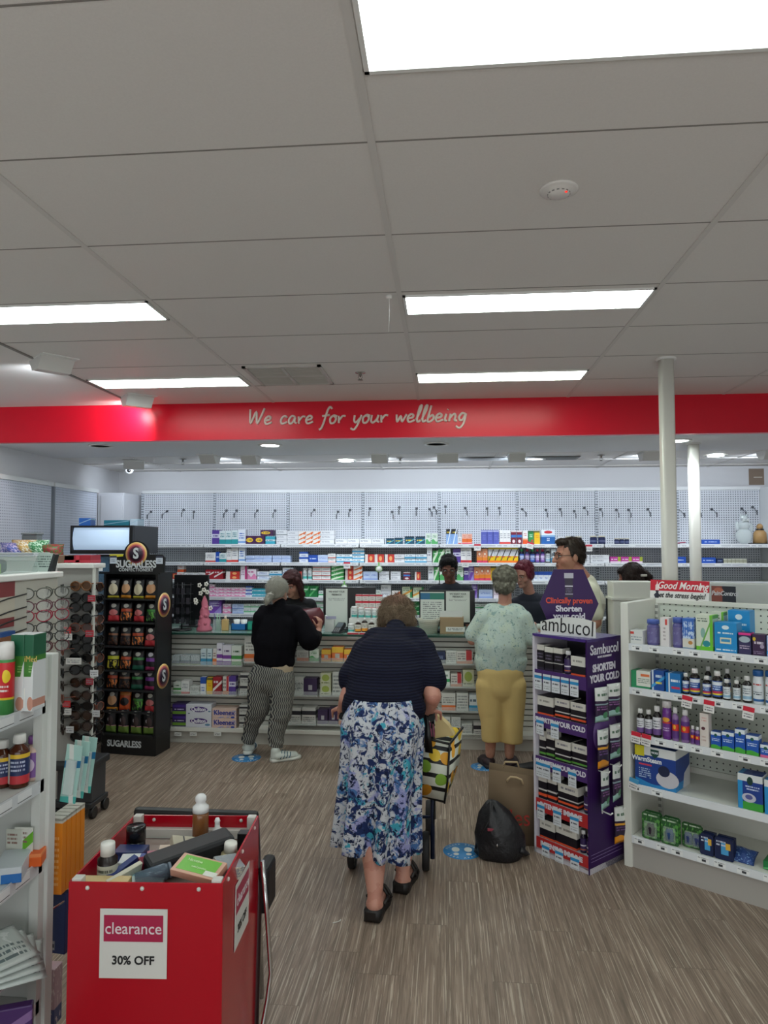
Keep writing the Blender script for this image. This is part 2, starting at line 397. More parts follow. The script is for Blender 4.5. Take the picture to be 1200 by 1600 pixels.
for x, lab in ((-2.26, 'leftmost wedge spotlight on the rear ceiling'), (-1.89, 'wedge spotlight on the rear ceiling, second from the left'), (-.62, 'small wedge spotlight on the rear ceiling left of centre'),
             (.03, 'wide wedge spotlight on the rear ceiling at centre'), (.68, 'wedge spotlight on the rear ceiling right of centre'), (1.9, 'wedge spotlight on the rear ceiling beside the columns')):
    washer(x, 6.62 if x > -2 else 6.5, ZR, (x, 7.9, 1.9), lab, WASH, (.78, .88, 1), 150, .15 if x != .03 else .2, .9)
washer(3.0, 6.62, ZR, (3.0, 7.9, 1.9), 'wedge spotlight on the rear ceiling far right', WASH, (.78, .88, 1), 150, .2, .9)
washer(-3.2, 6.9, ZR, (-3.6, 7.8, 1.9), 'wedge spotlight on the rear ceiling in the left corner', WASH*.6, (.78, .88, 1), 150, .2, .9)
def downlight(x, y, lab, on=1):
    t = thing('recessed_downlight', lab, 'downlight', (x, y, ZR), 0, 'round downlights in the soffit')
    MB().lathe([(.075, -.001), (.105, -.001), (.105, -.008), (.08, -.008), (.075, -.001)], n=28, cap=False).obj('trim_ring', WHITE, t)
    MB().lathe([(.076, -.004), (.0005, -.004)], n=28).obj('lens', emit('#fbffff', 5) if on else mat('#b5b5b5', .3), t)
    if on:
        l = bpy.data.lights.new('l', 'SPOT'); l.energy = DOWN; l.color = (.85, .93, 1); l.spot_size = radians(140); l.spot_blend = .8; l.shadow_soft_size = .07
        lo = bpy.data.objects.new('lamp', l); COL.objects.link(lo); lo.parent = t; lo.location = (0, 0, -.03)
downlight(-1.493, 5.83, 'lit round downlight under the fascia, left of the lettering centre')
downlight(1.915, 5.863, 'lit round downlight beside the slim white columns')
downlight(-.067, 5.877, 'unlit round downlight under the end of the lettering', 0)
downlight(-2.965, 5.742, 'unlit round downlight in the soffit at far left', 0)
downlight(.9, 7.0, 'lit round downlight over the dispensary aisle', 1)
downlight(-1.0, 7.0, 'lit round downlight over the aisle behind the counter', 1)
downlight(2.6, 6.9, 'lit round downlight at the right of the dispensary', 1)
# return air grille, detectors, sprinklers, dome camera
t = thing('ceiling_air_grille', 'square white return air grille with four louvred quarters', 'air vent', (-1.05, 4.62, ZC))
m = MB()
for a in ((-.26, .26, -.26, -.235), (-.26, .26, .235, .26), (-.26, -.235, -.26, .26), (.235, .26, -.26, .26), (-.012, .012, -.25, .25), (-.25, .25, -.01, .01)): m.bx(*a, -.012, 0)
m.obj('frame', mat('#c4c0ba', .5), t)
m = MB()
for i in range(18): m.bx(-.235, .235, -.225+i*.026, -.215+i*.026, -.009, -.001)
m.obj('louvres', mat('#b9b6ad', .6), t); MB().bx(-.235, .235, -.235, .235, -.002, -.0005).obj('filter', mat('#a09d92', .8), t)
t = thing('smoke_detector', 'round white smoke detector with red light on ceiling tile', 'smoke detector', (.374, 2.25, ZC))
MB().lathe([(.062, 0), (.062, -.004), (.055, -.007), (.04, -.009), (.034, -.018), (.0005, -.02)], n=28).obj('body', mat('#e3e0dc', .4), t)
m = MB()
for i in range(14): m.box((.035*cos(i*pi/7), .035*sin(i*pi/7), -.015), (.003, .008, .004), rz=i*pi/7)
m.obj('slots', mat('#8a8784', .5), t); MB().ell((.02, -.022, -.019), (.004, .004, .003)).obj('indicator', emit('#ff2a20', 1.5), t)
def sprinkler(x, y, z, lab):
    t = thing('fire_sprinkler', lab, 'sprinkler', (x, y, z), 0, 'pendent fire sprinklers')
    MB().lathe([(.035, 0), (.035, -.004), (.012, -.008), (.011, -.02), (.006, -.02), (.006, -.03), (.0005, -.03)]).obj('escutcheon', CHROME, t)
    m = MB(); m.tube([(-.01, 0, -.02), (-.014, 0, -.035), (0, 0, -.05)], .002); m.tube([(.01, 0, -.02), (.014, 0, -.035), (0, 0, -.05)], .002)
    m.lathe([(.0005, -.05), (.018, -.05), (.018, -.053), (.0005, -.053)]); m.obj('deflector', mat('#8a8780', .3, 1), t)
sprinkler(-.561, 4.589, ZC, 'chrome fire sprinkler between air grille and light panel')
sprinkler(-2.62, 6.75, ZR, 'fire sprinkler on the rear ceiling at left')
sprinkler(-.44, 6.85, ZR, 'fire sprinkler on the rear ceiling at centre')
sprinkler(1.5, 6.8, ZR, 'fire sprinkler on the rear ceiling beside the column')
t = thing('ceiling_hook', 'small white ceiling hook with a thread at the grid crossing', 'hook', (-.253, 3.165, ZC))
MB().lathe([(.016, 0), (.016, -.01), (.006, -.014), (.0005, -.014)]).obj('cup', WHITE, t); MB().tube([(0, 0, -.01), (.001, 0, -.06), (-.002, 0, -.17)], .0012, 5).obj('thread', WHITE, t)
t = thing('security_camera', 'white dome security camera in the rear left corner', 'camera', tuple(at(202, 731, Y=7.2)))
t.location.z = ZR
MB().lathe([(.05, 0), (.05, -.03), (.045, -.04), (.0005, -.04)]).obj('mount', WHITE, t)
MB().ell((0, 0, -.05), (.045, .045, .045)).obj('eyeball', WHITE, t); MB().ell((.012, -.033, -.06), (.022, .018, .022)).obj('lens', BLACK, t)
t = thing('rear_air_grille', 'long grey louvred air grille on the rear ceiling', 'air vent', (.68, 6.98, ZR))
m = MB()
for i in range(9): m.bx(-.62, .62, -.1+i*.024, -.09+i*.024, -.006, 0)
m.obj('louvres', mat('#8d8f90', .5), t); MB().bx(-.64, .64, -.12, .13, -.002, 0).obj('frame', mat('#6c6e70', .5), t)
# columns
for x, y, r, z, lab in ((1.372, 4.40, .042, ZC, 'nearer slim white steel column reaching the tiled ceiling'), (2.09, 6.03, .042, ZR, 'farther slim white column ending at the soffit')):
    t = thing('column', lab, 'column', (x, y, 0)); m = MB()
    n_ = 28; m.rings([[(r*(abs(cos(a))**.5*(1 if cos(a) > 0 else -1)), r*(abs(sin(a))**.5*(1 if sin(a) > 0 else -1)), zz) for a in [2*pi*i/n_ for i in range(n_)]] for zz in (0, z-.0005)])
    m.obj('shaft', mat('#dcdad2', .3), t)
    MB().lathe([(.06, z-.0005), (.06, z-.012), (.045, z-.014)], cap=False, n=24).obj('collar', WHITE, t)
# fascia lettering, handwritten
GL = {'W': (.85, [[(0, .95), (.12, .08), (.36, .8), (.5, .06), (.8, 1.0)]]), 'e': (.46, [[(.05, .24), (.3, .3), (.33, .44), (.2, .5), (.06, .35), (.06, .14), (.18, .02), (.44, .14)]]),
 'c': (.42, [[(.36, .4), (.25, .5), (.1, .42), (.04, .2), (.14, .03), (.4, .14)]]), 'a': (.5, [[(.38, .42), (.2, .5), (.05, .3), (.1, .05), (.24, .08), (.38, .42), (.37, .15), (.5, .05)]]),
 'r': (.42, [[(.04, .46), (.1, .02)], [(.1, .2), (.25, .45), (.42, .44)]]), 'f': (.4, [[(.5, .9), (.38, 1.02), (.26, .8), (.14, .1), (.04, -.28), (-.08, -.36)], [(.0, .46), (.42, .53)]]),
 'o': (.44, [[(.22, .5), (.05, .32), (.1, .04), (.28, .05), (.37, .3), (.22, .5), (.42, .44)]]), 'y': (.46, [[(.05, .48), (.06, .16), (.18, .05), (.36, .3)], [(.42, .5), (.3, -.02), (.12, -.38), (-.08, -.3)]]),
 'u': (.5, [[(.05, .48), (.05, .12), (.18, .02), (.36, .25), (.41, .48)], [(.41, .48), (.38, .14), (.5, .05)]]), 'w': (.58, [[(.02, .48), (.1, .05), (.26, .4), (.36, .05), (.56, .5)]]),
 'l': (.28, [[(.02, .15), (.2, .65), (.25, 1.0), (.15, .92), (.07, .3), (.12, .03), (.28, .12)]]), 'b': (.42, [[(.16, 1), (.05, .1), (.2, .03), (.36, .2), (.3, .42), (.1, .28)]]),
 'i': (.24, [[(.1, .48), (.06, .12), (.2, .05)], [(.15, .72), (.17, .76)]]), 'n': (.48, [[(.07, .48), (.04, .02)], [(.05, .2), (.26, .48), (.35, .34), (.33, .1), (.46, .05)]]),
 'g': (.46, [[(.38, .45), (.18, .5), (.05, .28), (.12, .08), (.28, .15), (.39, .47), (.33, -.1), (.14, -.38), (-.06, -.26)]]), ' ': (.4, [])}
def hand(s, x=0):
    out = []
    for ch in s:
        w_, ss = GL[ch]; out += [[(px_+x+py_*.12, py_) for px_, py_ in q] for q in ss]; x += w_+.02
    return out, x
L = hand('We care for your wellbeing')[1]
a = at(388, 665, Y=YBH-.004); b = at(729, 662, Y=YBH-.004); sc = (b.x-a.x)/L
lw = thing('wall_lettering', 'handwritten cream lettering, We care for your wellbeing, on the red fascia', 'sign lettering')
x_ = 0
for wd_ in 'We care for your wellbeing'.split():
    segs, x2 = hand(wd_, x_); strokes(segs, .0092, mat('#e5d5cb', .5), lw, 'lettering_word', Matrix.Translation((a.x, YBH-.006, a.z+.006)) @ Matrix.Diagonal((sc, .4, sc*.9, 1))); x_ = x2+.42
# ------------------------------------------------------------------ peg wall shelving at the back
YP = 7.80      # pegboard face
ZT = [1.697, 1.500, 1.312, 1.124, .940, .74]   # shelf tops
def bay(name, w_, lab, grp, base='#d9dce2', hole='#5a6270'):
    t = thing(name, lab, 'shelving', group=grp)
    MB().bx(0, w_, 0, .015, 1.0, 2.285).obj('pegboard', peg_mat(base, hole, .025, .25), t)
    MB().bx(0, w_, 0, .015, .02, 1.0).obj('pegboard', peg_mat('#b9bdc4', '#5a606a', .025, .25), t)
    MB().bx(-.002, w_+.002, -.02, .02, 2.285, 2.32).obj('top_rail', SHELFW, t)
    m = MB(); m.bx(-.016, .016, -.012, .016, .02, 2.3); m.obj('upright', pk('#c9ced6', ('t', 0, 1, .0, 1, 75, '#4a4f58')), t)
    for z in ZT:
        s = MB().bx(.004, w_-.004, -.36, -.002, z-.02, z).obj('shelf', SHELFW, t)
        MB().bx(.006, w_-.006, -.366, -.3605, z-.034, z+.003).obj('price_strip', pk('#e8eaec', ('t', .02, .98, .25, .75, 1, '#b9bcc4')), s)
    m = MB().bx(0, w_, -.36, 0, 0, .1).obj('plinth', METALW, t)
    return t
b0 = bay('wall_shelving_bay', .8585, 'pegboard wall bay with empty upper hooks, first from the left corner', 'pegboard bays along the back wall')
b0.location = (-3.50, YP, 0)
for i in range(1, 8): dup(b0, (-3.50+i*.8605, YP, 0), 0, 'white pegboard wall shelving bay, %s from the left along the back wall' % ORD[i])
tag(MB().bx(3.385, 3.41, YP-.36, YP+.02, 0, 2.3).obj('end_panel', SHELFW), 'white end panel closing the right end of the wall shelving', 'end panel')
# wall bays on the left wall
for i, y0 in enumerate((5.56, 6.43)):
    y0 += .015*i; t = thing('side_shelving_bay', ('pegboard bay on the left wall, the one nearer the camera', 'pegboard bay on the left wall beside the tall white cupboard')[i], 'shelving', (XL+.06, y0, 0), 0, 'pegboard bays on the left wall')
    MB().bx(-.015, 0, .002, .855, .02, 2.26).obj('pegboard', peg_mat('#d3d9e6', '#8a93a4', .025, .2, 'Y'), t)
    MB().bx(-.02, .02, .002, .86, 2.26, 2.30).obj('top_rail', SHELFW, t)
    MB().bx(-.02, .012, .0, .02, .02, 2.26).obj('upright', mat('#8d939c', .5), t)
    for z in (1.45, 1.2, .95): MB().bx(.0, .3, .01, .85, z-.02, z).obj('shelf', SHELFW, t)
t = thing('tall_cupboard', 'tall plain white cupboard in the rear left corner', 'cupboard', (XL+.01, 7.42, 0))
MB().bx(0, .30, 0, .5, 0, 2.27, .004).obj('carcass', mat('#dcdde2', .4), t); MB().bx(.04, .29, -.014, -.001, .05, 2.24, .003).obj('door', mat('#e2e3e8', .35), t)
# empty peg hooks
hk = None
hp = [(236, 800), (261, 799), (287, 797), (303, 800), (354, 798), (370, 798), (402, 798), (430, 798), (491, 797), (528, 800), (547, 797), (578, 795), (613, 800), (624, 793), (651, 795), (671, 796), (678, 793), (696, 792), (727, 794), (761, 795), (780, 794), (816, 796), (853, 797), (875, 796), (897, 799), (913, 794), (938, 796), (963, 797), (982, 797), (1012, 796), (1060, 797), (1090, 797), (1112, 796), (1159, 795), (1176, 793)]
for i, (x, y) in enumerate(hp):
    p = at(x, y, Y=YP-.004); lab = 'empty wire peg hook on the upper pegboard, %s from the left' % ORD[i]
    if hk is None:
        m = MB(); m.bx(-.014, .014, -.003, .001, -.01, .015); m.tube([(0, 0, 0), (0, -.05, -.015), (0, -.09, -.05), (0, -.1, -.03)], .003, 6)
        m.bx(-.006, .006, -.106, -.1, -.085, -.035)
        hk = tag(m.obj('peg_hook', mat('#5a5d64', .4, .3), loc=p), lab, 'hook', 'empty hooks on the back pegboard')
    else: dup(hk, p, random.choice((0, .15, -.15, .3, 0)), lab)
# ------------------------------------------------------------------ pack styles : key -> (kind, description, name, mats...)
T = 't'
S = {
 'pur': ('box', 'purple and white carton', pk('#5a3f97', ('b', .45, .72, '#d8d6ea'), (T, .15, .85, .5, .68, 1, '#4a2f87'))),
 'tea': ('box', 'teal and white carton', pk('#dfe9e9', ('b', 0, .35, '#2d9aa0'), (T, .15, .85, .5, .85, 3, '#2c7d86'))),
 'wbl': ('box', 'white carton with blue print', pk('#e9edf4', ('b', .1, .2, '#6a9ad8'), (T, .15, .85, .35, .8, 3, '#3864b8'))),
 'pye': ('box', 'purple carton with yellow oval', pk('#4a2350', ('o', .42, .5, .36, .26, '#f0c832'), (T, .2, .65, .38, .6, 1, '#4a2350'))),
 'wgr': ('box', 'white carton with grey lines', pk('#e4e5e8', ('b', .04, .1, '#9aa0ad'), (T, .1, .7, .4, .75, 2, '#8b8c9a'))),
 'wor': ('box', 'white carton with orange swirl', pk('#efe9e4', ('d', .8, -.2, .12, '#e27a3a'), ('o', .8, .5, .14, .3, '#d8622c'))),
 'nyl': ('box', 'dark teal carton with yellow print', pk('#12506a', ('b', .8, 1, '#0b3146'), (T, .15, .85, .35, .65, 1, '#f0d33c'), ('d', .7, -.1, .02, '#5cc0d0'))),
 'lgr': ('box', 'white and green carton', pk('#dfeadd', ('w', .35, .12, 6, 0, '#59b26a'), (T, .2, .8, .6, .85, 2, '#2f8a4a'))),
 'grn': ('box', 'green carton', pk('#3b9a4a', ('d', .9, -.1, .3, '#d9eecf'), (T, .2, .8, .65, .85, 1, '#f0f6ea'))),
 'bky': ('box', 'light blue carton with black top', pk('#8fb4e6', ('b', .66, 1, '#23242c'), (T, .15, .85, .7, .86, 1, '#ecd040'), ('d', 1.6, -.5, -.2, '#e3eefb'))),
 'wrd': ('box', 'white carton with red base', pk('#ecebea', ('b', 0, .16, '#d6403c'), (T, .15, .85, .4, .8, 3, '#8f9096'))),
 'ora': ('box', 'orange and pink carton', pk('#f2b9a4', ('b', .2, .55, '#ee7030'), ('b', 0, .15, '#e0566a'), (T, .15, .85, .62, .9, 2, '#d05a40'))),
 'vio': ('box', 'violet blue carton', pk('#5860b4', ('b', .88, .95, '#c6c8e6'), (T, .2, .8, .3, .7, 3, '#7a82cc'))),
 'mar': ('box', 'maroon carton with blue band', pk('#7c2238', ('b', .5, .7, '#3a78c4'), ('o', .5, .22, .28, .12, '#e8dfe0'), ('b', .9, 1, '#e6d8d8'))),
 'wof': ('box', 'white carton fading to orange base', pk('#efeceb', ('b', 0, .3, '#e9572a'), ('b', .3, .42, '#f0a078'), (T, .2, .8, .6, .85, 2, '#c0504a'))),
 'gre': ('box', 'green carton with dark top', pk('#2f9250', ('b', .86, 1, '#1d5a35'), (T, .2, .8, .5, .75, 2, '#d4eedc'), ('o', .7, .25, .16, .1, '#c23a3a'))),
 'yel': ('box', 'yellow carton', pk('#f0c22a', ('b', .86, 1, '#6b6a30'), (T, .2, .8, .45, .7, 2, '#e07a20'))),
 'big': ('box', 'white and blue carton with red oval', pk('#e6ecf4', ('b', 0, .5, '#2764ac'), ('b', .5, .62, '#8fb6dc'), ('o', .5, .82, .3, .1, '#cc3038'), (T, .4, .6, .2, .45, 2, '#e6ecf4'))),
 'blu': ('box', 'royal blue carton', pk('#1f4fae', (T, .15, .85, .35, .65, 1, '#c8d6f0'))),
 'lbl': ('box', 'pale blue carton', pk('#c3d2ee', ('b', 0, .2, '#8fa6dc'), (T, .15, .85, .45, .75, 2, '#7a8fd0'))),
 'cya': ('box', 'white carton with cyan base', pk('#e6eef2', ('b', 0, .35, '#3aa2d0'), (T, .1, .7, .5, .8, 1, '#5a6e80'))),
 'red': ('box', 'red and white carton', pk('#e6dcd8', ('v', .3, 1, '#cc3a30'), ('o', .62, .5, .16, .3, '#f0b070'))),
 'dkr': ('box', 'dark red carton with white swoosh', pk('#a01f2c', ('d', .5, .15, .32, '#f0e6e4'), (T, .1, .6, .6, .85, 1, '#e9d8d8'))),
 'ofc': ('box', 'orange carton with round emblem', pk('#f0a47c', ('b', 0, .16, '#d83c62'), ('b', .16, .4, '#f08c30'), ('o', .5, .62, .3, .16, '#d8602c'), ('o', .5, .62, .2, .1, '#f8e2cc'))),
 'yd': ('box', 'white and yellow carton with black slash', pk('#dfe0e8', ('b', 0, .42, '#f4cc20'), ('d', .9, -.05, .1, '#26262c'), ('b', .84, 1, '#f4d840'), ('b', .0, .14, '#f07a20'), (T, .2, .9, .3, .45, 1, '#d03a2c'))),
 'mag': ('box', 'magenta and lime carton', pk('#c23a98', ('v', .72, 1, '#a8b83a'), ('b', 0, .3, '#e9d6e4'), (T, .1, .65, .45, .75, 1, '#f4e2f0'))),
 'nav': ('box', 'navy carton', pk('#1c2a50', (T, .15, .85, .4, .7, 2, '#a8b8dc'))),
 'sil': ('box', 'silver tin', pk('#b9b9a8', ('b', .4, .6, '#8b8a70'), ('v', .45, .5, '#6d6c58'), rough=.25)),
 'pin': ('box', 'pink and white carton', pk('#efdfe8', ('w', .4, .15, 9, 1, '#e28ab4'), (T, .1, .7, .6, .85, 1, '#c0508c'))),
 'mgw': ('box', 'white carton with magenta edge', pk('#eee4ec', ('v', .7, 1, '#c8347c'), (T, .1, .6, .3, .8, 4, '#a86a94'))),
 'cyn': ('box', 'turquoise carton', pk('#3aa6bc', ('b', .4, .6, '#e3f1f4'), (T, .1, .9, .42, .58, 1, '#2b6c88'))),
 'gyb': ('box', 'green and yellow carton', pk('#d8dfc0', ('v', .8, 1, '#2f8a50'), ('d', .5, .1, .3, '#e6a040'), (T, .1, .7, .6, .9, 2, '#5f8a6c'))),
 'bwb': ('box', 'white carton with blue top', pk('#e8ecf4', ('b', .62, 1, '#2c55b0'), (T, .2, .8, .15, .45, 2, '#4a6ab8'))),
 'lav': ('box', 'lavender carton', pk('#a08cd0', ('d', 1, -.4, .1, '#7a4ab0'), (T, .15, .85, .5, .85, 2, '#e4dcf4'))),
 'gw': ('box', 'white carton with green band', pk('#e4ebe6', ('b', .3, .5, '#3fae6c'), (T, .1, .8, .6, .85, 1, '#7c9486'))),
 'gpk': ('box', 'dark green carton', pk('#1f7a40', ('d', .8, 0, .2, '#5fb870'), (T, .15, .85, .55, .8, 1, '#d8ecd8'))),
 'spl': ('box', 'purple and green carton', pk('#3c2a66', ('b', .1, .35, '#7aa63e'), ('b', .7, .9, '#4f3790'), (T, .15, .85, .45, .6, 1, '#d8d0ec'))),
 # counter front
 'thr': ('box', 'purple lozenge carton with white top', pk('#d8d4e0', ('b', 0, .5, '#7a3f9a'), ('b', .2, .32, '#e6e2ec'), (T, .2, .8, .62, .8, 1, '#50386c'))),
 'thg': ('box', 'green lozenge carton with white top', pk('#d6dcd4', ('b', 0, .5, '#4a9648'), ('b', .2, .32, '#e6e8e2'), (T, .2, .8, .62, .8, 1, '#38583c'))),
 'thb': ('box', 'blue and white lozenge carton', pk('#c6d6dc', ('b', 0, .4, '#3890b8'), (T, .15, .85, .5, .8, 2, '#4a6a80'))),
 'tho': ('box', 'orange and white lozenge carton', pk('#d8d2d0', ('b', 0, .4, '#e07a3c'), (T, .15, .85, .5, .8, 2, '#7a5648'))),
 'sil2': ('box', 'grey and navy lozenge packet', pk('#a9b3b8', ('b', 0, .4, '#36466a'), ('n', 14, .55, .4, 1, '#dfe4e6'), ('b', .0, .08, '#7a9440'))),
 'oyl': ('box', 'orange and yellow carton with a grey tag', pk('#e8783c', ('b', .62, 1, '#f0c040'), ('r', .3, .7, .25, .55, '#c8c6be'), ('b', 0, .12, '#e2a83c'))),
 'bag': ('box', 'white toothbrush packet', pk('#d6d8d4', ('n', 9, .55, .2, .8, '#a9acaa'), (T, .1, .9, .3, .7, 4, '#7c7f80'))),
 'dkb': ('box', 'white box with black band', pk('#cfcdc8', ('b', .55, .8, '#2a2830'), (T, .1, .9, .1, .45, 3, '#6a6868'))),
 'pd': ('box', 'purple box with silver label', pk('#3c2a50', ('r', .35, .65, .3, .6, '#b9b4bc'), ('b', 0, .2, '#5a3f7a'))),
 'olw': ('box', 'white carton with orange base', pk('#d3d2cc', ('b', 0, .3, '#dd7030'), (T, .1, .9, .4, .8, 3, '#8c8c88'))),
 'lim': ('box', 'lime green sponge packet', pk('#d0d2b4', ('o', .5, .6, .35, .3, '#a4b456'), (T, .1, .9, .08, .25, 1, '#68703c'))),
 'wtx': ('box', 'white carton with fine print', pk('#d6d8d4', (T, .08, .92, .1, .9, 5, '#8a9090'))),
 'wtr': ('box', 'white and red carton', pk('#d8d4ce', ('v', .6, .95, '#c43a40'), ('b', 0, .2, '#cf7a4a'), (T, .08, .55, .3, .9, 3, '#8a8686'))),
 'sam': ('box', 'black and white syrup carton', pk('#17121c', ('b', .78, 1, '#d8d5cc'), ('b', .0, .1, '#2c2236'), ('b', .34, .38, '#b9b6b4'), (T, .15, .85, .45, .7, 2, '#6a6076'))),
 'samo': ('box', 'black and white carton with orange stripe', pk('#17121c', ('b', .62, 1, '#d8d5cc'), ('b', .1, .2, '#e2562e'), ('b', .3, .36, '#c9c6c2'), (T, .15, .85, .72, .9, 1, '#8a8890'))),
 'samg': ('box', 'black and white carton with green stripe', pk('#17121c', ('b', .62, 1, '#d8d5cc'), ('b', .08, .16, '#5c9a40'), ('b', .3, .36, '#c9c6c2'), (T, .15, .85, .72, .9, 1, '#8a8890'))),
 'samf': ('box', 'flat white topped syrup carton', pk('#17121c', ('b', .5, 1, '#d8d5cc'), ('b', .0, .1, '#d8502e'), (T, .15, .8, .65, .85, 1, '#9a9890'))),
}
BOT = {
 'dk': ('dark syrup bottle with white cap', '#16100e', '#e8e8e6', pk('#dcdde2', ('b', 0, .35, '#6b4a8a'), (T, .1, .9, .4, .85, 3, '#6a6a74'))),
 'vb': ('dark bottle with blue label and white cap', '#16100e', '#e8e8e6', pk('#1f4f9c', ('b', .72, .95, '#dfe6ee'), ('b', .1, .2, '#e0d23c'), ('b', .2, .35, '#c23050'), (T, .1, .9, .4, .7, 2, '#c8d8f0'))),
 'wl': ('dark bottle with white label', '#16100e', '#e6e6e4', pk('#d8dde0', ('b', .1, .3, '#8fb4cc'), (T, .1, .9, .4, .85, 3, '#6a7884'))),
 'cl': ('clear purple bottle with white cap', '#8a6a9c', '#e6e6e6', pk('#5c3480', ('b', .4, .75, '#d0322c'), ('o', .5, .6, .2, .12, '#f0b030'))),
 'vt': ('white vitamin jar with blue label', '#dfe2e6', '#f0f0f0', pk('#2a68b0', ('b', .5, .9, '#e4e8ee'), (T, .1, .9, .5, .8, 2, '#4a6a98'))),
 'vw': ('white vitamin jar', '#e0e2e4', '#f2f2f2', pk('#dfe6e4', ('b', 0, .35, '#4ab0a8'), (T, .1, .9, .45, .85, 3, '#5a7a88'))),
 'vn': ('brown vitamin bottle with orange label', '#2c1810', '#efefed', pk('#e2e0d8', ('b', 0, .35, '#e69a30'), (T, .1, .9, .45, .85, 3, '#5c5a50'))),
 'nj': ('navy jar with pale lid', '#1b2348', '#cfc9b8', pk('#222c58', ('b', .4, .55, '#8a92b4'))),
 'mc': ('colourful capped medicine bottle', '#1c1c34', '#3aa060', pk('#3a5fb8', ('b', .5, .8, '#c4cde8'), (T, .1, .9, .2, .5, 2, '#e8ecf8'))),
 'mr': ('blue medicine bottle with red cap', '#26306a', '#c8385a', pk('#8a5cb0', ('b', .5, .8, '#dcd0e8'), (T, .1, .9, .2, .5, 2, '#f0e8f4'))),
 'sw': ('white capped dark supplement bottle', '#221830', '#efefef', pk('#3c2a5c', ('b', .4, .5, '#dcd8e4'), ('b', .08, .16, '#c86a3c'))),
}
CACHE = {}
def carton(key, w_, d_, h):
    kind, desc, m = S[key]
    me = MB().bx(-w_/2, w_/2, 0, d_, 0, h, min(.0015, h*.05)).mesh('carton', m); return me
def bottle_proto(key, r, h, label, cat, group, nm='bottle'):
    desc, body, cp, lab = BOT[key]
    t = thing(nm, label, cat, group=group); jar = key in ('vt', 'vw', 'nj', 'ca', 'cp', 'pb'); nk = .42 if not jar else .86
    zb = h*(.68 if not jar else .72)
    MB().lathe([(r*.0005, 0), (r*.92, 0), (r, h*.03), (r, zb), (r*.93, zb+h*.05), (r*nk, zb+h*(.13 if not jar else .07)), (r*nk, h*.84), (.0005, h*.84)], n=18).obj('body', mat(body, .15), t)
    rc = r*(nk+(.16 if not jar else .1)); m = MB(); m.lathe([(.0005, h*.83), (rc, h*.83), (rc, h*.985), (rc*.93, h), (.0005, h)], n=18)
    for i in range(18): m.box((rc*cos(i*pi/9), rc*sin(i*pi/9), h*.9), (.0012, .0012, h*.13), rz=i*pi/9)
    m.obj('cap', mat(cp, .4), t)
    MB().lathe([(r*1.012, h*.09), (r*1.012, zb-h*.03)], n=24, cap=False).obj('label', lab, t)
    return t
GRP_N = {}
def place_row(where, grp, P0, ang, zb, items, ybase, depth=.12, back=.0, cat='box', jit=.0):
    """items: (x0,x1,ytop,key,nx,nz) in photo coordinates on the shelf's front plane"""
    st = 0
    for it in sorted(items, key=lambda a: a[0]):
        x0, x1, yt, key = it[:4]; nx = it[4] if len(it) > 4 else 1; nz = it[5] if len(it) > 5 else 1
        z0 = it[6] if len(it) > 6 else 0
        s0, _ = onplane(x0, ybase, P0, ang); s1, _ = onplane(x1, ybase, P0, ang)
        zt = onplane((x0+x1)/2, yt, P0, ang)[1]
        base = zb if not z0 else onplane((x0+x1)/2, z0, P0, ang)[1]
        H = max(zt-base, .014); w_ = (s1-s0)/nx; h = H/nz
        for i in range(nx):
            st += 1
            for k_ in range(nz):
                s_ = s0+w_*(i+.5); dy = back+random.uniform(0, .012)
                u = V((cos(ang), sin(ang), 0)); v = V((-sin(ang), cos(ang), 0))
                p = V((P0[0], P0[1], 0))+u*s_+v*dy; p.z = base+h*k_+.0003
                rz = ang+random.uniform(-jit, jit)
                lv = '' if nz == 1 else (' bottom of' if k_ == 0 else (' top of' if k_ == nz-1 else ' layer %s in' % ('two', 'three', 'four', 'five', 'six')[k_-1]))
                isbot = key in BOT
                if isbot:
                    label = '%s, %s, %s item from the left' % (BOT[key][0], where, ORD[st-1])
                    kk = ('bot', key, round(w_, 2), round(h, 2), grp)
                    pos = p+v*(w_*.48)
                    if kk not in CACHE:
                        t = bottle_proto(key, w_*.47, h, label, 'bottle', grp+', bottles', 'medicine_bottle'); CACHE[kk] = t; t.location = pos
                        t.rotation_euler = (0, 0, ang)
                    else: dup(CACHE[kk], pos, ang, label)
                    continue
                desc = S[key][1]
                label = '%s, %s,%s %s %s from left' % (desc, where, lv, ORD[st-1], 'stack' if nz > 1 else 'item')
                d_ = min(depth, max(.05, w_*1.1))
                kk = ('ctn', key, round(w_, 3), round(h, 3), round(d_, 3))
                if kk not in CACHE: CACHE[kk] = carton(key, w_*.975, d_, h*.985)
                o = link('medicine_carton', CACHE[kk], None, p, rz); tag(o, label, cat, grp)
WP = (0, YP-.345)
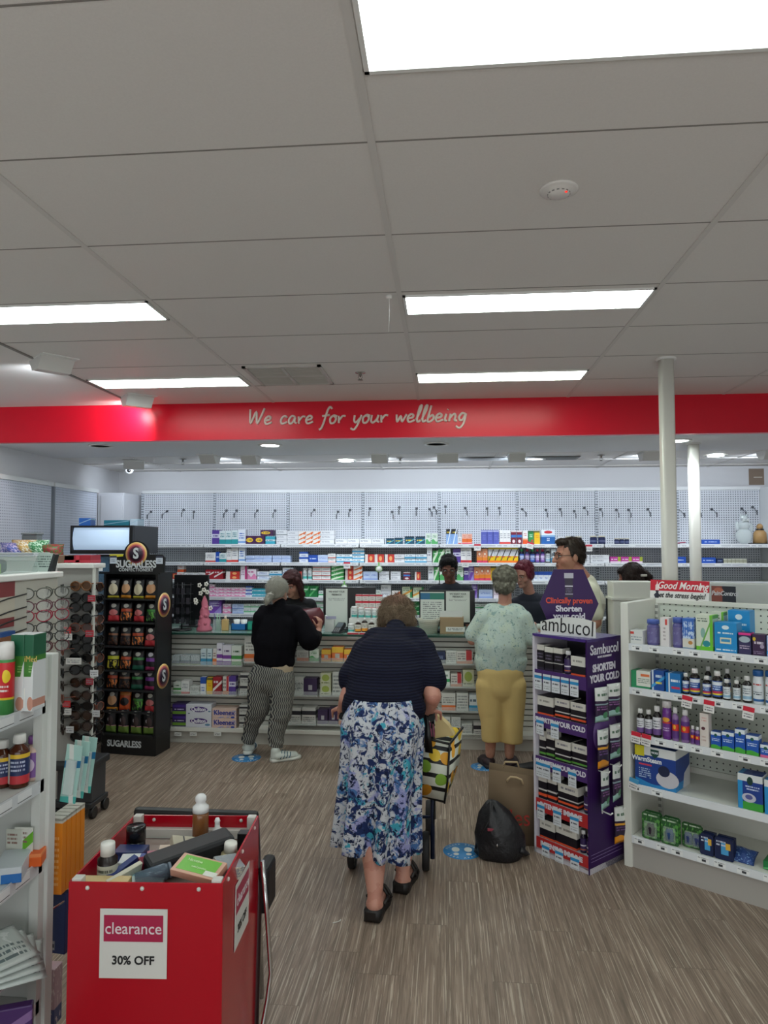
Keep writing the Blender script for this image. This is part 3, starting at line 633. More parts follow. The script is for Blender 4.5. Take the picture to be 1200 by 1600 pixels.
R1 = [(330,342,828,'pur'),(342,361,829,'tea',2),(361,371,828,'tea'),(371,383,827,'wbl'),(383,413,837,'pye',2),(406,426,828,'pye',1,1,837),(414,429,838,'cyn'),(431,448,828,'wgr',1,3),(448,466,830,'wgr',1,3),
 (466,500,830,'wor',3,3),(500,522,829,'wgr',1,3),(523,600,841.5,'wgr',4),(603,615,841,'nyl'),(616,629,840,'nyl'),(632,647,838,'nyl'),(649,664,838,'nyl'),(665,673,833,'lgr'),(674,684,833,'lgr'),
 (697,706,826,'bky'),(706,715,826,'bky'),(716,721,838,'wrd'),(722,738,834,'ora',2),(752,780,828,'vio',3),(781,798,828,'wrd',3),(799,807,829,'mar'),(808,816,829,'mar'),(817,825,829,'wof'),
 (826,834,829,'gre'),(835,844,829,'yel'),(846,868,827,'big'),(872,882,838,'wgr'),(884,895,838,'nj'),(900,911,838,'nj'),(923,935,837,'nj'),(936,948,837,'nj'),(961,969,841,'nj'),(969,977,841,'nj'),(977,985,841,'nj'),
 (1097,1126,843,'blu')]
R2 = [(320,336,863,'wrd'),(336,342,862,'blu'),(342,353,864,'tea'),(353,361,857,'wrd'),(361,371,855,'wrd'),(372,382,855,'wbl'),(383,424,868,'lbl',3,2),(425,453,868,'lbl',2,2),(467,481,862,'bwb',1,2),(481,496,867,'blu'),
 (496,512,867,'lbl'),(512,524,865,'wrd',1,2),(525,550,866,'cya',2,2),(550,569,857,'cya',1,4),(570,600,866,'red',2),(601,616,866,'red'),(616,632,866,'wgr',1,2),(632,667,866,'cya',2,2),(667,675,854,'wgr'),
 (676,685,860,'grn'),(685,695,858,'grn'),(696,704,857,'lgr'),(708,720,857,'pur'),(720,737,854,'wrd',2),(745,762,857,'ofc',2),(763,810,854,'yd',5),(812,820,858,'mc'),(821,828,858,'mr'),(829,836,858,'mc'),(837,844,858,'mr'),
 (845,852,858,'mr'),(853,861,857,'wl'),(862,869,858,'cya'),(915,922,867,'wgr',1,2),(923,953,867,'wgr',1,2),(954,1005,870,'mag',3),(1049,1073,870,'blu'),(1087,1094,867,'vw'),(1096,1120,871,'blu'),(1121,1131,873,'nav'),(1132,1168,873,'sil',3)]
R3 = [(250,264,894,'mar'),(265,275,895,'red'),(276,286,883,'wof',1,2),(287,320,895,'wrd',2,2),(320,347,890,'dkr',2),(352,374,893,'red',1,2),(375,385,884,'mgw'),(386,400,889,'pin'),(401,420,893,'wbl',1,2),(420,440,892,'cya',1,2),
 (441,458,887,'wbl',1,2),(463,471,893,'red'),(472,479,888,'vw'),(480,487,888,'vw'),(488,516,881,'wrd',2,4),(517,537,881,'grn',1,4),(539,552,883,'red',1,3),(552,566,884,'wor',1,3),(567,590,893,'lbl',2),(592,608,893,'wgr',1,3),
 (610,626,893,'wgr',1,2),(630,641,894,'mar'),(648,657,894,'red'),(669,678,882,'wgr'),(678,686,886,'grn'),(687,697,886,'lgr'),(714,724,885,'lgr'),(725,732,886,'pur'),(732,741,883,'lav'),(741,749,886,'ofc'),(749,767,883,'ofc',2),(767,776,884,'yel'),
 (833,866,893,'bwb',4)]
R4 = [(326,334,913,'pin',1,3),(334,383,918,'pin',4,3),(383,393,916,'bwb',1,3),(393,430,920,'cyn',3,2),(470,496,915,'gpk',2),(497,505,923,'gw'),(587,595,922,'gw'),(595,611,914,'wgr',1,2),(612,625,923,'wor'),
 (628,644,917,'gyb'),(645,662,918,'gyb'),(738,746,912,'lav'),(748,770,921,'lbl'),(771,784,918,'mgw')]
R5 = [(325,345,938,'lav'),(347,360,944,'pin',1,2),(362,380,944,'lbl',2,2),(380,412,944,'gw',3,2),(486,505,938,'gw',1,3),(618,634,941,'gw',1,2),(640,656,936,'gpk',2,3),(656,664,938,'gpk',1,2),(740,762,944,'gw',2,2)]
for nm_, R, z, yb in (('top wall shelf', R1, ZT[0], 847), ('wall shelf two', R2, ZT[1], 875), ('wall shelf three', R3, ZT[2], 902), ('wall shelf four', R4, ZT[3], 930), ('wall shelf five', R5, ZT[4], 957)):
    place_row(nm_, 'medicine packs on the '+nm_, WP, 0, z, R, yb, .13, .01)
# hanging and standing oddments on the wall shelving
def wobbler(x, y, r, lab, Yp=YP-.39):
    p = at(x, y, Y=Yp); t = thing('shelf_wobbler', lab, 'shelf sign', tuple(p), 0, 'round green shelf wobblers')
    MB().lathe([(.0005, -.001), (r, -.001), (r, .001), (.0005, .001)], n=28, M=Matrix.Rotation(pi/2, 4, 'X')).obj('disc', mat('#e9ece4', .4), t)
    MB().lathe([(r*.84, .0), (r*1.0, .0), (r, .003), (r*.84, .003)], n=28, M=Matrix.Rotation(pi/2, 4, 'X'), cap=False).obj('green_ring', mat('#7fb66a', .4), t)
    MB().bx(-.008, .008, .0, .001, r*.9, r*1.9).obj('strip', mat('#7fc46a', .4), t)
wobbler(592, 889, .038, 'round white and green wobbler hanging from wall shelf two')
wobbler(538, 918, .036, 'round wobbler hanging above the left counter monitor')
for x, y, lab in ((829, 850, 'tilted white price card with red top under wall shelf one'), (746, 853, 'white price card with red top left of the tilted one'), (542, 881, 'white price card with red top above the red packs'), (727, 879, 'white price card with red top right of the male clerk'), (920, 854, 'white price card with red top above the man in cream')):
    p = at(x, y, Y=YP-.385); o = MB().bx(-.035, .035, 0, .002, -.05, .02).obj('price_card', pk('#eceae8', ('b', .72, 1, '#d2354a'), (T, .15, .85, .2, .6, 2, '#8c8c92')), None, loc=p)
    tag(o, lab, 'price card', 'red topped price cards on wall shelves'); o.rotation_euler = (0, .25 if x == 829 else 0, 0)
# glass frog-like ornament (stacked clear spheres) and wooden figure, right end
t = thing('glass_ornament', 'clear glass figure ornament on the right end of top wall shelf', 'ornament', (at(1166, 846, Y=7.5).x, 7.55, ZT[0]))
gm = glass('#dfe8e6', .08, alpha=.45); m = MB(); m.ell((0, 0, .085), (.085, .07, .085)); m.ell((0, 0, .2), (.06, .05, .055)); m.ell((-.07, -.01, .19), (.02, .02, .05)); m.ell((.07, -.01, .17), (.02, .02, .05)); m.obj('body', gm, t, True)
m = MB(); m.ell((0, 0, .275), (.035, .03, .03)); m.ell((-.03, 0, .3), (.01, .01, .016)); m.ell((.03, 0, .3), (.01, .01, .016)); m.obj('head', gm, t, True)
m = MB(); m.prism([(-.03, .235), (0, .25), (.03, .235), (.03, .262), (0, .25), (-.03, .262)], -.06, -.045); m.obj('bow', mat('#cfd4d0', .3), t)
t = thing('wooden_figure', 'small wooden figure with a black belt at the far right shelf end', 'ornament', (at(1191, 846, Y=7.5).x, 7.55, ZT[0]))
m = MB(); m.lathe([(.0005, 0), (.07, 0), (.06, .12), (.035, .15), (.0005, .15)]); m.ell((0, 0, .18), (.032, .032, .035)); m.obj('body', mat('#b08a58', .5), t)
MB().lathe([(.036, .14), (.04, .15), (.036, .16)], cap=False).obj('belt', BLACK, t); MB().bx(-.09, .09, -.07, .07, 0, .012).obj('plinth', DGREY, t)
t = thing('folded_spectacles', 'magenta framed spectacles lying on the top wall shelf beside the column', 'spectacles', (at(1058, 847, Y=7.5).x, 7.46, ZT[0]))
m = MB(); m.tube([(-.06, 0, .012), (-.02, -.01, .01), (.02, -.01, .016), (.07, 0, .02)], .006); m.obj('frame', mat('#a02850', .3), t)
tag(MB().bx(-.05, .05, -.04, .04, 0, .05, .008).obj('plastic_tub', glass('#e8ecec', .1, alpha=.6), None, loc=(at(1161, 929, Y=7.5).x, 7.5, ZT[3])), 'small clear plastic tub on a wall shelf at far right', 'tub')
# ------------------------------------------------------------------ service counter
CY = 5.84; CT = .94; CX0, CX1 = -2.62, 1.12
t = thing('service_counter', 'long slat fronted service counter with a green edged glass top', 'counter', (0, 0, 0))
SL = pk('#cdccc6', rough=.4)
m = MB()
nsl = 17; pit = (.92-.13)/nsl
for i in range(nsl): m.bx(CX0+.05, CX1, 5.975, 5.99, .13+i*pit, .13+(i+1)*pit-.009, .002)
m.obj('slat_front', mat('#cfcdc6', .35), t)
MB().bx(CX0+.05, CX1, 5.99, 6.0, .12, .92).obj('slat_backing', mat('#5c5a54', .6), t)
MB().bx(CX0, CX1, CY+.03, 6.5, 0, .1).obj('plinth', mat('#bfbcb4', .45), t)
MB().bx(CX0+.02, CX1, CY, 6.0, .1, .135, .004).obj('base_shelf', mat('#dedcd4', .35), t)
MB().bx(CX0, CX0+.05, CY+.01, 6.5, .1, .92).obj('end_panel', mat('#55565a', .4), t)
MB().bx(CX0, CX1, 6.0, 6.5, .9, .92).obj('worktop', mat('#d5d4ce', .4), t)
MB().bx(CX0-.01, CX1, CY-.005, 6.5, .922, .94, .002).obj('glass_top', glass('#8fb5a6', .03, alpha=.6), t)
MB().bx(CX0-.01, CX1, CY-.009, CY-.0052, .922, .94).obj('glass_edge', mat('#22463c', .15), t)
CP = (0, CY+.012)
def shelf_front(x0, x1, z, ylab, nm_):
    a = at(x0, 1040, Y=CY).x; b = at(x1, 1040, Y=CY).x
    s = thing('acrylic_shelf', nm_, 'shelf', (a, CY, z), 0, 'clear acrylic trays hung on the counter front')
    MB().bx(0, b-a, .005, .13, -.006, 0).obj('tray', mat('#c9ccc8', .15), s)
    MB().bx(0, b-a, 0, .004, -.012, .032).obj('lip', glass('#eef4f2', .05, alpha=.22), s)
    for q in (0, b-a): MB().bx(q-.002, q+.002, 0, .13, -.006, .05).obj('end', glass('#eef4f2', .05, alpha=.3), s)
tr = [(268, 378, 1039, 'upper left', [(268,280,1024,'sil2'),(281,296,1024,'sil2'),(297,312,1024,'sil2'),(313,322,1014,'thb'),(323,331,1014,'thb'),(332,338,1014,'tho'),(338,347,1005,'thr'),(347,361,1008,'thr'),(361,377,1009,'thg')]),
 (380, 402, 1034, 'upper, beside the black sweater,', [(381,401,994,'olw')]),
 (268, 370, 1085, 'middle left', [(270,282,1066,'thg'),(282,295,1064,'wrd'),(296,311,1073,'wtx'),(312,321,1058,'bwb'),(322,331,1059,'yel'),(332,346,1058,'dkr'),(347,357,1057,'wtr'),(357,368,1057,'pur')]),
 (373, 394, 1085, 'middle, by patterned trousers,', [(374,393,1052,'dkb',1,2)]),
 (440, 499, 1033, 'upper centre', [(463,482,1016,'olw'),(483,498,1015,'lgr')]), (501, 560, 1034, 'upper, beside the navy top,', [(502,517,1015,'oyl'),(518,536,1011,'oyl'),(537,553,1015,'oyl')]),
 (440, 496, 1086, 'middle centre', [(457,474,1058,'bag'),(474,495,1060,'pd')]), (499, 560, 1087, 'middle, beside the navy top,', [(500,517,1070,'lim'),(500,517,1052,'lim',1,1,1070),(519,534,1050,'wtx')]),
 (440, 494, 1131, 'lower centre', [(448,470,1106,'dkb'),(471,493,1106,'dkb')]), (496, 545, 1132, 'lower, beside the floral skirt,', [(496,512,1109,'pd'),(513,528,1107,'pd'),(529,540,1112,'olw')]),
 (668, 744, 1037, 'upper right', [(672,696,1019,'nav'),(697,713,1017,'wtx'),(713,739,1018,'wtr')]), (684, 744, 1073, 'second right', [(690,703,1049,'gw'),(704,722,1053,'wtr'),(723,741,1047,'lim')]),
 (684, 750, 1111, 'third right', [(690,712,1083,'olw'),(713,732,1083,'wtx'),(733,749,1086,'cya')]), (684, 756, 1152, 'fourth right', [(690,704,1120,'wtx'),(705,720,1121,'wtx',1,2),(721,738,1131,'wtx',1,2),(740,754,1129,'dkb')])]
for x0, x1, yb, nm_, its in tr:
    z = onplane((x0+x1)/2, yb, CP, 0)[1]
    nm_ = nm_.rstrip(',')
    shelf_front(x0, x1, z, 0, 'clear acrylic tray on the counter front, %s' % nm_)
    place_row(nm_.replace(',', '')+' counter tray', 'packs on the %s counter tray' % nm_.replace(',', ''), CP, 0, z, its, yb, .1, .0)
# tissue boxes on the counter base shelf
def big_box(x0, x1, y0, y1, mt_, nm_, lab, letters, col, size, grp=None, d=.13, Yp=CY+.005, z0=.136):
    a = at(x0, y1, Y=Yp); b = at(x1, y1, Y=Yp); zt = at(x0, y0, Y=Yp).z; w_ = b.x-a.x
    t = thing(nm_, lab, 'tissue box', ((a.x+b.x)/2, Yp, z0), 0, grp); h = zt-z0 if y1 is not None else 0
    MB().bx(-w_/2, w_/2, 0, d, 0, h-.001, .004).obj('carton', mt_, t)
    for s_, fz, c_ in letters: text(s_, size, mat(c_, .4), t, (0, -.002, h*fz), sx=.9, off=.0015)
    return t, w_, h
q1 = pk('#dcdde6', ('o', .5, .78, .34, .12, '#4a2a80'), ('o', .5, .28, .34, .12, '#4a2a80'), ('o', .85, .12, .1, .05, '#6a90b0'), ('o', .12, .6, .04, .02, '#50607a'), ('o', .92, .7, .05, .03, '#6a88a0'))
big_box(290, 330, 1100, 1144, q1, 'toilet_roll_pack', 'pale lilac two storey toilet roll pack at the counter foot', [('Quilton', .78, '#f2f0f8'), ('Quilton', .28, '#f2f0f8')], 0, .045)
k1 = pk('#e2c4b6', ('n', 5, .58, 0, 1, '#a8a6d0'), ('o', .85, .1, .08, .1, '#3a50b0'))
za = .136; ha = at(331, 1122, Y=CY).z-.136
for i, (zz, lab) in enumerate(((.136, 'peach and blue tissue box, the lower of two at the counter foot'), (.136+ha, 'peach and blue tissue box, the upper of two at the counter foot'))):
    a = at(331, 1144, Y=CY+.005); b = at(369, 1144, Y=CY+.005); w_ = b.x-a.x
    t = thing('tissue_box', lab, 'tissue box', ((a.x+b.x)/2, CY+.005, zz), 0, 'two stacked tissue boxes')
    MB().bx(-w_/2, w_/2, 0, .13, 0, ha-.001, .003).obj('carton', k1, t); text('Kleenex', .058, mat('#2c3a9a', .4), t, (0, -.002, ha*.55), off=.0012, sx=.95)
place_row('counter foot', 'packs on the counter base shelf', (0, CY+.01), 0, .136, [(268,290,1100,'spl',1,2),(373,392,1102,'dkb',1,3)], 1144, .12)
for i, x in enumerate((278, 302, 340)):
    p = at(x, 1147, Y=CY-.004); tag(MB().bx(-.03, .03, 0, .002, -.015, .015).obj('price_ticket', pk('#e2e2de', (T, .1, .9, .2, .8, 2, '#77777a')), None, loc=p), 'small white price ticket on the counter base shelf, %s from left' % ORD[i], 'price ticket', 'tickets on the counter base')
# things on the counter top
def monitor(x0, x1, y0, Yp, lab, deep=.03, z0=.94):
    a = at(x0, y0, Y=Yp); b = at(x1, y0, Y=Yp); w_ = b.x-a.x; t = thing('computer_monitor', lab, 'monitor', ((a.x+b.x)/2, Yp, z0)); h = a.z-z0
    MB().bx(-w_/2, w_/2, 0, deep, .07, h, .006).obj('screen_housing', mat('#101114', .35), t)
    MB().bx(-.03, .03, deep, deep+.03, .01, .2).obj('neck', DGREY, t); MB().bx(-.1, .1, -.02, .14, 0, .012, .004).obj('foot', DGREY, t); return t
monitor(505, 587, 917, 6.12, 'black monitor with one paper notice at the counter, seen from behind')
monitor(655, 742, 922, 6.05, 'black monitor carrying two paper notices, in front of the male clerk')
monitor(272, 326, 898, 6.22, 'large black screen at the left end of the counter')
def notice(x0, x1, y0, y1, Yp, lab, head, grn=False):
    a = at(x0, y1, Y=Yp); b = at(x1, y0, Y=Yp); w_ = b.x-a.x; h = b.z-a.z; t = thing('paper_notice', lab, 'notice', ((a.x+b.x)/2, Yp, a.z))
    lay = [(T, .1, .9, .08, .72, 11, '#8c9090')] if grn else [(T, .12, .88, .68, .76, 2, '#a4a8a6')]
    if grn: lay += [('b', .78, .97, '#2f7f70'), ('r', .0, .4, .78, .97, '#2f6f98')]
    MB().bx(-w_/2, w_/2, 0, .0012, 0, h).obj('sheet', pk('#d4dbd4', *lay), t)
    for s_, f in head: text(s_, .021, mat('#3a3f40', .5), t, (0, -.001, h*f), off=.0004, ext=.0003, sx=.85)
notice(509, 543, 920, 979, 6.115, 'white portrait notice taped to the left monitor', [('WE WANT YOUR', .92), ('FEEDBACK!', .84)])
notice(657, 694, 925, 978, 6.044, 'notice with a green header on the right monitor', [('', .5)], True)
notice(697, 734, 924, 972, 6.044, 'white portrait notice on the right monitor beside the green headed one', [('WE WANT YOUR', .91), ('FEEDBACK!', .82)])
# black earring rack
t = thing('earring_rack', 'black wire rack of small hanging items at the left end of the counter', 'display rack', (at(282, 975, Y=5.95).x, 5.98, .94)); m = MB()
m.lathe([(.0005, 0), (.09, 0), (.09, .012), (.0005, .015)]); m.obj('base', BLACK, t)
m = MB(); m.cyl((0, 0, .01), (0, 0, .42), .006)
for i in range(5):
    z = .08+i*.08; m.tube([(-.09, -.03, z), (.09, -.03, z)], .002, 5); m.tube([(-.09, .03, z), (.09, .03, z)], .002, 5)
for x in (-.09, -.03, .03, .09): m.tube([(x, -.032, .06), (x, -.032, .42)], .0018, 5)
m.obj('wire_frame', DGREY, t)
for r_ in range(4):
    for c in range(4): MB().box((-.07+c*.046, -.04, .09+r_*.085), (.03, .003, .055)).obj('earring_card', mat(('#23242a', '#2e2c34', '#3c3a42')[(r_+c) % 3], .4), t)
# pink ornament with white flowers
p = at(318, 981, Y=5.93); t = thing('pink_flower_ornament', 'dusty pink ornament topped with white blossoms on the counter', 'ornament', (p.x, 5.95, .94)); m = MB()
m.lathe([(.0005, 0), (.065, 0), (.07, .02), (.05, .05), (.055, .09), (.035, .12), (.042, .17), (.025, .21), (.028, .25), (.01, .3), (.0005, .31)], n=16)
for i in range(16): a_ = i*1.3; m.ell((.05*cos(a_)*(1-i/22), .05*sin(a_)*(1-i/22), .02+i*.013), (.018, .018, .022))
m.obj('body', mat('#c0687c', .6), t, True); m = MB()
for x, z in ((-.03, .33), (.0, .36), (.03, .34), (-.04, .4), (.02, .41), (-.075, .27), (-.07, .25), (.06, .2)):
    for j in range(5): m.ell((x+.013*cos(j*1.26), -.02, z+.013*sin(j*1.26)), (.008, .005, .009))
m.obj('blossoms', mat('#e4e0d8', .6), t); m = MB()
for e in ((-.03, .33), (.03, .34), (-.04, .4), (.02, .41), (-.075, .27)): m.tube([(0, 0, .24), (e[0]*.5, -.01, (e[1]+.26)/2), (e[0], -.015, e[1])], .002, 5)
m.obj('stems', mat('#4a5a40', .6), t)
t = thing('pen_jar', 'clear jar of pens on the counter beside the pink ornament', 'pen jar', (at(338, 980, Y=5.97).x, 5.99, .94))
MB().lathe([(.03, 0), (.035, .002), (.035, .1)], cap=False).obj('jar', glass('#dfeee8', .05, alpha=.35), t)
for i, c in enumerate(('#7fa890', '#c8c8c0', '#4a4a80', '#8ac0a0')): MB().cyl((.012*cos(i*1.6), .012*sin(i*1.6), .004), (.025*cos(i*1.6+.3), .025*sin(i*1.6+.3), .15), .004, n=8).obj('pen', mat(c, .4), t)
t = thing('perfume_tester', 'gold and clear bottle group on the counter beside the pen jar', 'bottle', (at(351, 980, Y=5.97).x, 5.99, .94))
MB().bx(-.03, .03, -.02, .02, 0, .1, .006).obj('bottle', mat('#c9a870', .2), t); MB().lathe([(.012, .1), (.012, .13), (.0005, .13)]).obj('stopper', mat('#d8cfc0', .3), t)
def tray(x0, x1, y0, y1, col, lab, Yp=6.02):
    a = at(x0, y1, Y=Yp); b = at(x1, y1, Y=Yp); w_ = b.x-a.x; h = at(x0, y0, Y=Yp).z-a.z; t = thing('counter_tray', lab, 'tray', ((a.x+b.x)/2, Yp, .94)); m = MB()
    m.bx(-w_/2, w_/2, 0, .1, 0, .006); m.bx(-w_/2, w_/2, 0, .006, 0, h); m.bx(-w_/2, w_/2, .094, .1, 0, h); m.bx(-w_/2, -w_/2+.006, 0, .1, 0, h); m.bx(w_/2-.006, w_/2, 0, .1, 0, h)
    m.obj('tray_body', mat(col, .4), t); return t, w_, h
t, w_, h = tray(361, 384, 968, 978, '#1d6cb4', 'blue tray with white paper tubs on the counter')
for i, x in enumerate((-.03, .035)): tag(MB().lathe([(.0005, .01), (.02, .01), (.03, .09), (.0005, .09)], n=16).obj('paper_tub', mat('#e4e6e6', .6), None, loc=(t.location.x+x, t.location.y+.05, .94)), 'white paper tub in the blue counter tray, %s one' % ('left', 'right')[i], 'tub', 'paper tubs in the blue tray')
tray(386, 404, 965, 978, '#1f9c84', 'teal green tray beside the blue tray on the counter')
# payment terminal and stand
p = at(528, 985, Y=5.95); t = thing('payment_terminal', 'black handheld payment terminal standing on the counter', 'payment terminal', (p.x, 5.93, .94), -.3)
Q = Matrix.Translation((0, .03, .03)) @ Matrix.Rotation(.55, 4, 'X')
MB().box((0, 0, 0), (.075, .15, .035), .008, Q).obj('body', mat('#17181b', .35), t); MB().box((0, .03, .0185), (.055, .06, .002), 0, Q).obj('screen', mat('#59636a', .15), t)
m = MB()
for i in range(3):
    for j in range(4): m.box((-.018+i*.018, -.055+j*.014, .0185), (.013, .009, .003), .001, Q)
m.obj('keypad', mat('#8f9294', .4), t); MB().bx(-.045, .045, -.03, .09, 0, .012, .004).obj('dock', DGREY, t)
p = at(514, 984, Y=5.98); t = thing('card_holder', 'small white card holder beside the payment terminal', 'card holder', (p.x, 6.0, .94)); MB().prism([(-.04, 0), (.04, 0), (.04, .1), (-.04, .14)], 0, .05).obj('body', mat('#d8dad8', .35), t); MB().bx(-.03, .06, -.005, -.001, .11, .135).obj('lavender_card', mat('#a9a8c4', .4), t)
# stepped vitamin display
p = at(575, 998, Y=5.86); t = thing('vitamin_display', 'stepped white and red cardboard display of vitamin bottles on the counter', 'display stand', (at(573, 990, Y=5.9).x, 5.86, .94))
m = MB(); m.bx(-.16, .16, .0, .1, 0, .012); m.bx(-.16, .16, .1, .2, 0, .12); m.bx(-.16, .16, .2, .28, 0, .2); m.obj('steps', mat('#e3e2de', .5), t)
MB().bx(-.16, .05, -.006, 0, -.035, .012).obj('front_lip', pk('#e4e2de', ('b', .68, 1, '#c9283c'), ('v', .46, .49, '#b9b6b2')), t)
dz = t.location
for i, (x, y, z, key, h) in enumerate(((-.135, .05, .012, 'vw', .07), (-.075, .05, .012, 'vn', .1), (-.02, .055, .012, 'vn', .12), (.04, .05, .012, 'vn', .1), (-.12, .15, .12, 'vw', .1), (-.06, .15, .12, 'vw', .09), (0, .15, .12, 'vw', .085), (.06, .15, .12, 'vw', .085))):
    b = bottle_proto(key, .026, h, 'vitamin bottle on the counter display, %s, %s from the left' % ('front step' if i < 4 else 'rear step', ORD[i % 4]), 'bottle', 'vitamin bottles on the counter display', 'vitamin_bottle'); b.location = (dz.x+x, dz.y+y, dz.z+z)
for i in range(4):
    for j in range(2):
        tag(MB().bx(-.028, .028, 0, .06, 0, .058, .001).obj('vitamin_carton', pk('#dedcd8', ('b', .75, 1, '#cc2a3e'), ('b', .0, .08, '#cc2a3e'), (T, .15, .85, .2, .65, 2, '#a0807c')), None, loc=(dz.x-.09+i*.059, dz.y+.21, dz.z+.2+j*.059)),
            'red topped white carton on the counter display, %s row, %s from left' % (('lower', 'upper')[j], ORD[i]), 'box', 'red topped cartons on the counter display')
# basket, cardboard box, white slips
p = at(670, 992, Y=5.92); t = thing('woven_basket', 'white woven basket with flared rim on the counter', 'basket', (p.x, 5.97, .94)); m = MB()
m.lathe([(.0005, .003), (.07, .003), (.09, .1), (.105, .125), (.1, .125), (.085, .1), (.066, .008), (.0005, .008)], n=32)
o = m.obj('weave', None, t)
n = NT('weave', .6); n.coord('Object'); wv = n.n('TexWave'); wv.bands_direction = 'Z'; wv.inputs['Scale'].default_value = 40; wv.inputs['Distortion'].default_value = 2; n.put(wv.inputs[0], n.vec)
n.bump(wv.outputs[1], .6, .004); o.data.materials[0] = n.done(n.mix(wv.outputs[1], lin('#b5b3a4'), lin('#dddccd')))
p = at(706, 990, Y=5.93); t = thing('cardboard_box', 'brown cardboard box with white label on the counter', 'box', (p.x, 5.93, .94)); MB().bx(-.1, .1, 0, .12, 0, .14, .002).obj('carton', mat('#a08a6c', .8), t); MB().bx(-.05, .11, -.002, -.0005, .02, .06).obj('label', pk('#dfe0dc', (T, .1, .9, .25, .8, 2, '#55585a')), t)
tag(MB().bx(-.1, .09, .0, .03, 0, .05).obj('paper_slips', mat('#d5dad8', .6), None, loc=(p.x, 5.96, 1.08)), 'stack of white slips on top of the cardboard box', 'paper')
# ------------------------------------------------------------------ purple syrup stand
S0 = (.488, 3.987); S1 = (.736, 3.725); SA = atan2(-.262, .248); SE = SA+pi/2; SW, SD = .361, .306
PURP = mat('#331650', .4, 0, .3); PURD = mat('#2a153f', .4)
t = thing('purple_display_stand', 'purple cardboard floor stand of dark syrup packs', 'display stand', (S0[0], S0[1], 0), SA); SST = t
m = MB(); m.bx(.0, SW-.008, SD-.01, SD, .0, 1.19); m.obj('back_panel', mat('#4c4a52', .6), t)
MB().bx(0, .014, 0, SD, 0, 1.19).obj('side_panel', mat('#cfcbd6', .45), t)
MB().bx(0, SW, 0, SD, 1.185, 1.2).obj('top_panel', mat('#46307a', .25), t)
sp = MB().bx(SW-.008, SW, -.002, SD, 0, 1.198).obj('side_panel', PURP, t)
TW = mat('#dcd8e2', .5)
text('Sambucol', .073, TW, sp, (SW+.002, SD*.5, 1.14), (pi/2, 0, pi/2), off=.001, shear=.0, sx=.92)
text('BLACK ELDERBERRY', .014, TW, sp, (SW+.002, SD*.5, 1.102), (pi/2, 0, pi/2), off=.0003)
text('SHORTEN', .052, TW, sp, (SW+.002, SD*.48, 1.045), (pi/2, 0, pi/2), off=.0024, sx=.88); text('YOUR COLD', .052, TW, sp, (SW+.002, SD*.5, .99), (pi/2, 0, pi/2), off=.0024, sx=.88)
m = MB()
for i in range(3): m.bx(SW, SW+.0008, .01, SD-.02, .06+i*.017, .062+i*.017)
m.obj('stripes', mat('#8a76a8', .5), sp)
MB().lathe([(.0005, 0), (.11, 0), (.11, .001), (.0005, .001)], n=36, M=Matrix.Translation((SW, SD*.5, .70)) @ Matrix.Rotation(pi/2, 4, 'Y')).obj('printed_roundel', mat('#5a3a78', .4), sp)
ZS = [1.0, .755, .525, .295, .085]; RD = mat('#b32a2c', .45)
tk = {0: [.03, .09, .15, .21, .27], 1: [.04, .14], 2: [.035, .08, .15, .25], 3: [.04, .15, .26], 4: [.07, .16, .26]}
for i, z in enumerate(ZS):
    sh = MB().bx(.014, SW-.008, .004, SD-.01, z-.012, z).obj('shelf', mat('#b4b0b8', .5), t)
    red = i > 2; h = .085
    MB().bx(.014, SW-.008, 0, .004, z-h+.02, z+.004).obj('shelf_edge', RD if red else mat('#4a2c6c', .4), sh)
    if i: text('INTENSIVE IMMUNE' if red else 'SHORTEN YOUR COLD', .036, TW, sh, (SW*.5, -.0015, z-.025), off=.0014, sx=.86)
    for q, x in enumerate(tk[i]):
        MB().box((x+.012, -.006, z-.06), (.052, .0015, .09), rz=.05*((q % 3)-1)).obj('price_ticket', pk('#d6dadf', ('b', .68, .86, '#2f8fc8'), (T, .12, .88, .42, .6, 1, '#55565e'), (T, .1, .9, .08, .34, 2, '#a4a8ac')), sh)
MB().bx(.0, SW, .0, SD, 0, .03).obj('plinth', mat('#c4c0c8', .5), t)
SR = [[(834,846,1007,'sam'),(848,861,1011,'sam'),(861,875,1013,'sam'),(876,887,1018,'sw'),(888,911,1026,'samf')],
 [(836,861,1089,'samf'),(863,886,1093,'samo'),(888,912,1099,'samo')], [(838,848,1142,'samg'),(849,862,1138,'samg'),(864,888,1158,'samg'),(889,914,1165,'samg')],
 [(838,851,1205,'samo'),(852,866,1208,'samo'),(868,900,1228,'samo'),(905,917,1232,'sw')], [(840,864,1283,'samf'),(865,898,1290,'samf'),(900,909,1300,'sw'),(910,918,1305,'sw')]]
for i, (r_, z) in enumerate(zip(SR, ZS)):
    nm_ = ('top', 'second', 'third', 'fourth', 'bottom')[i]
    place_row('%s purple stand shelf' % nm_, 'syrup packs on the %s shelf of the purple stand' % nm_, (S0[0]+.0, S0[1]), SA, z, r_, (1045, 1112, 1178, 1243, 1310)[i], .16, .014)
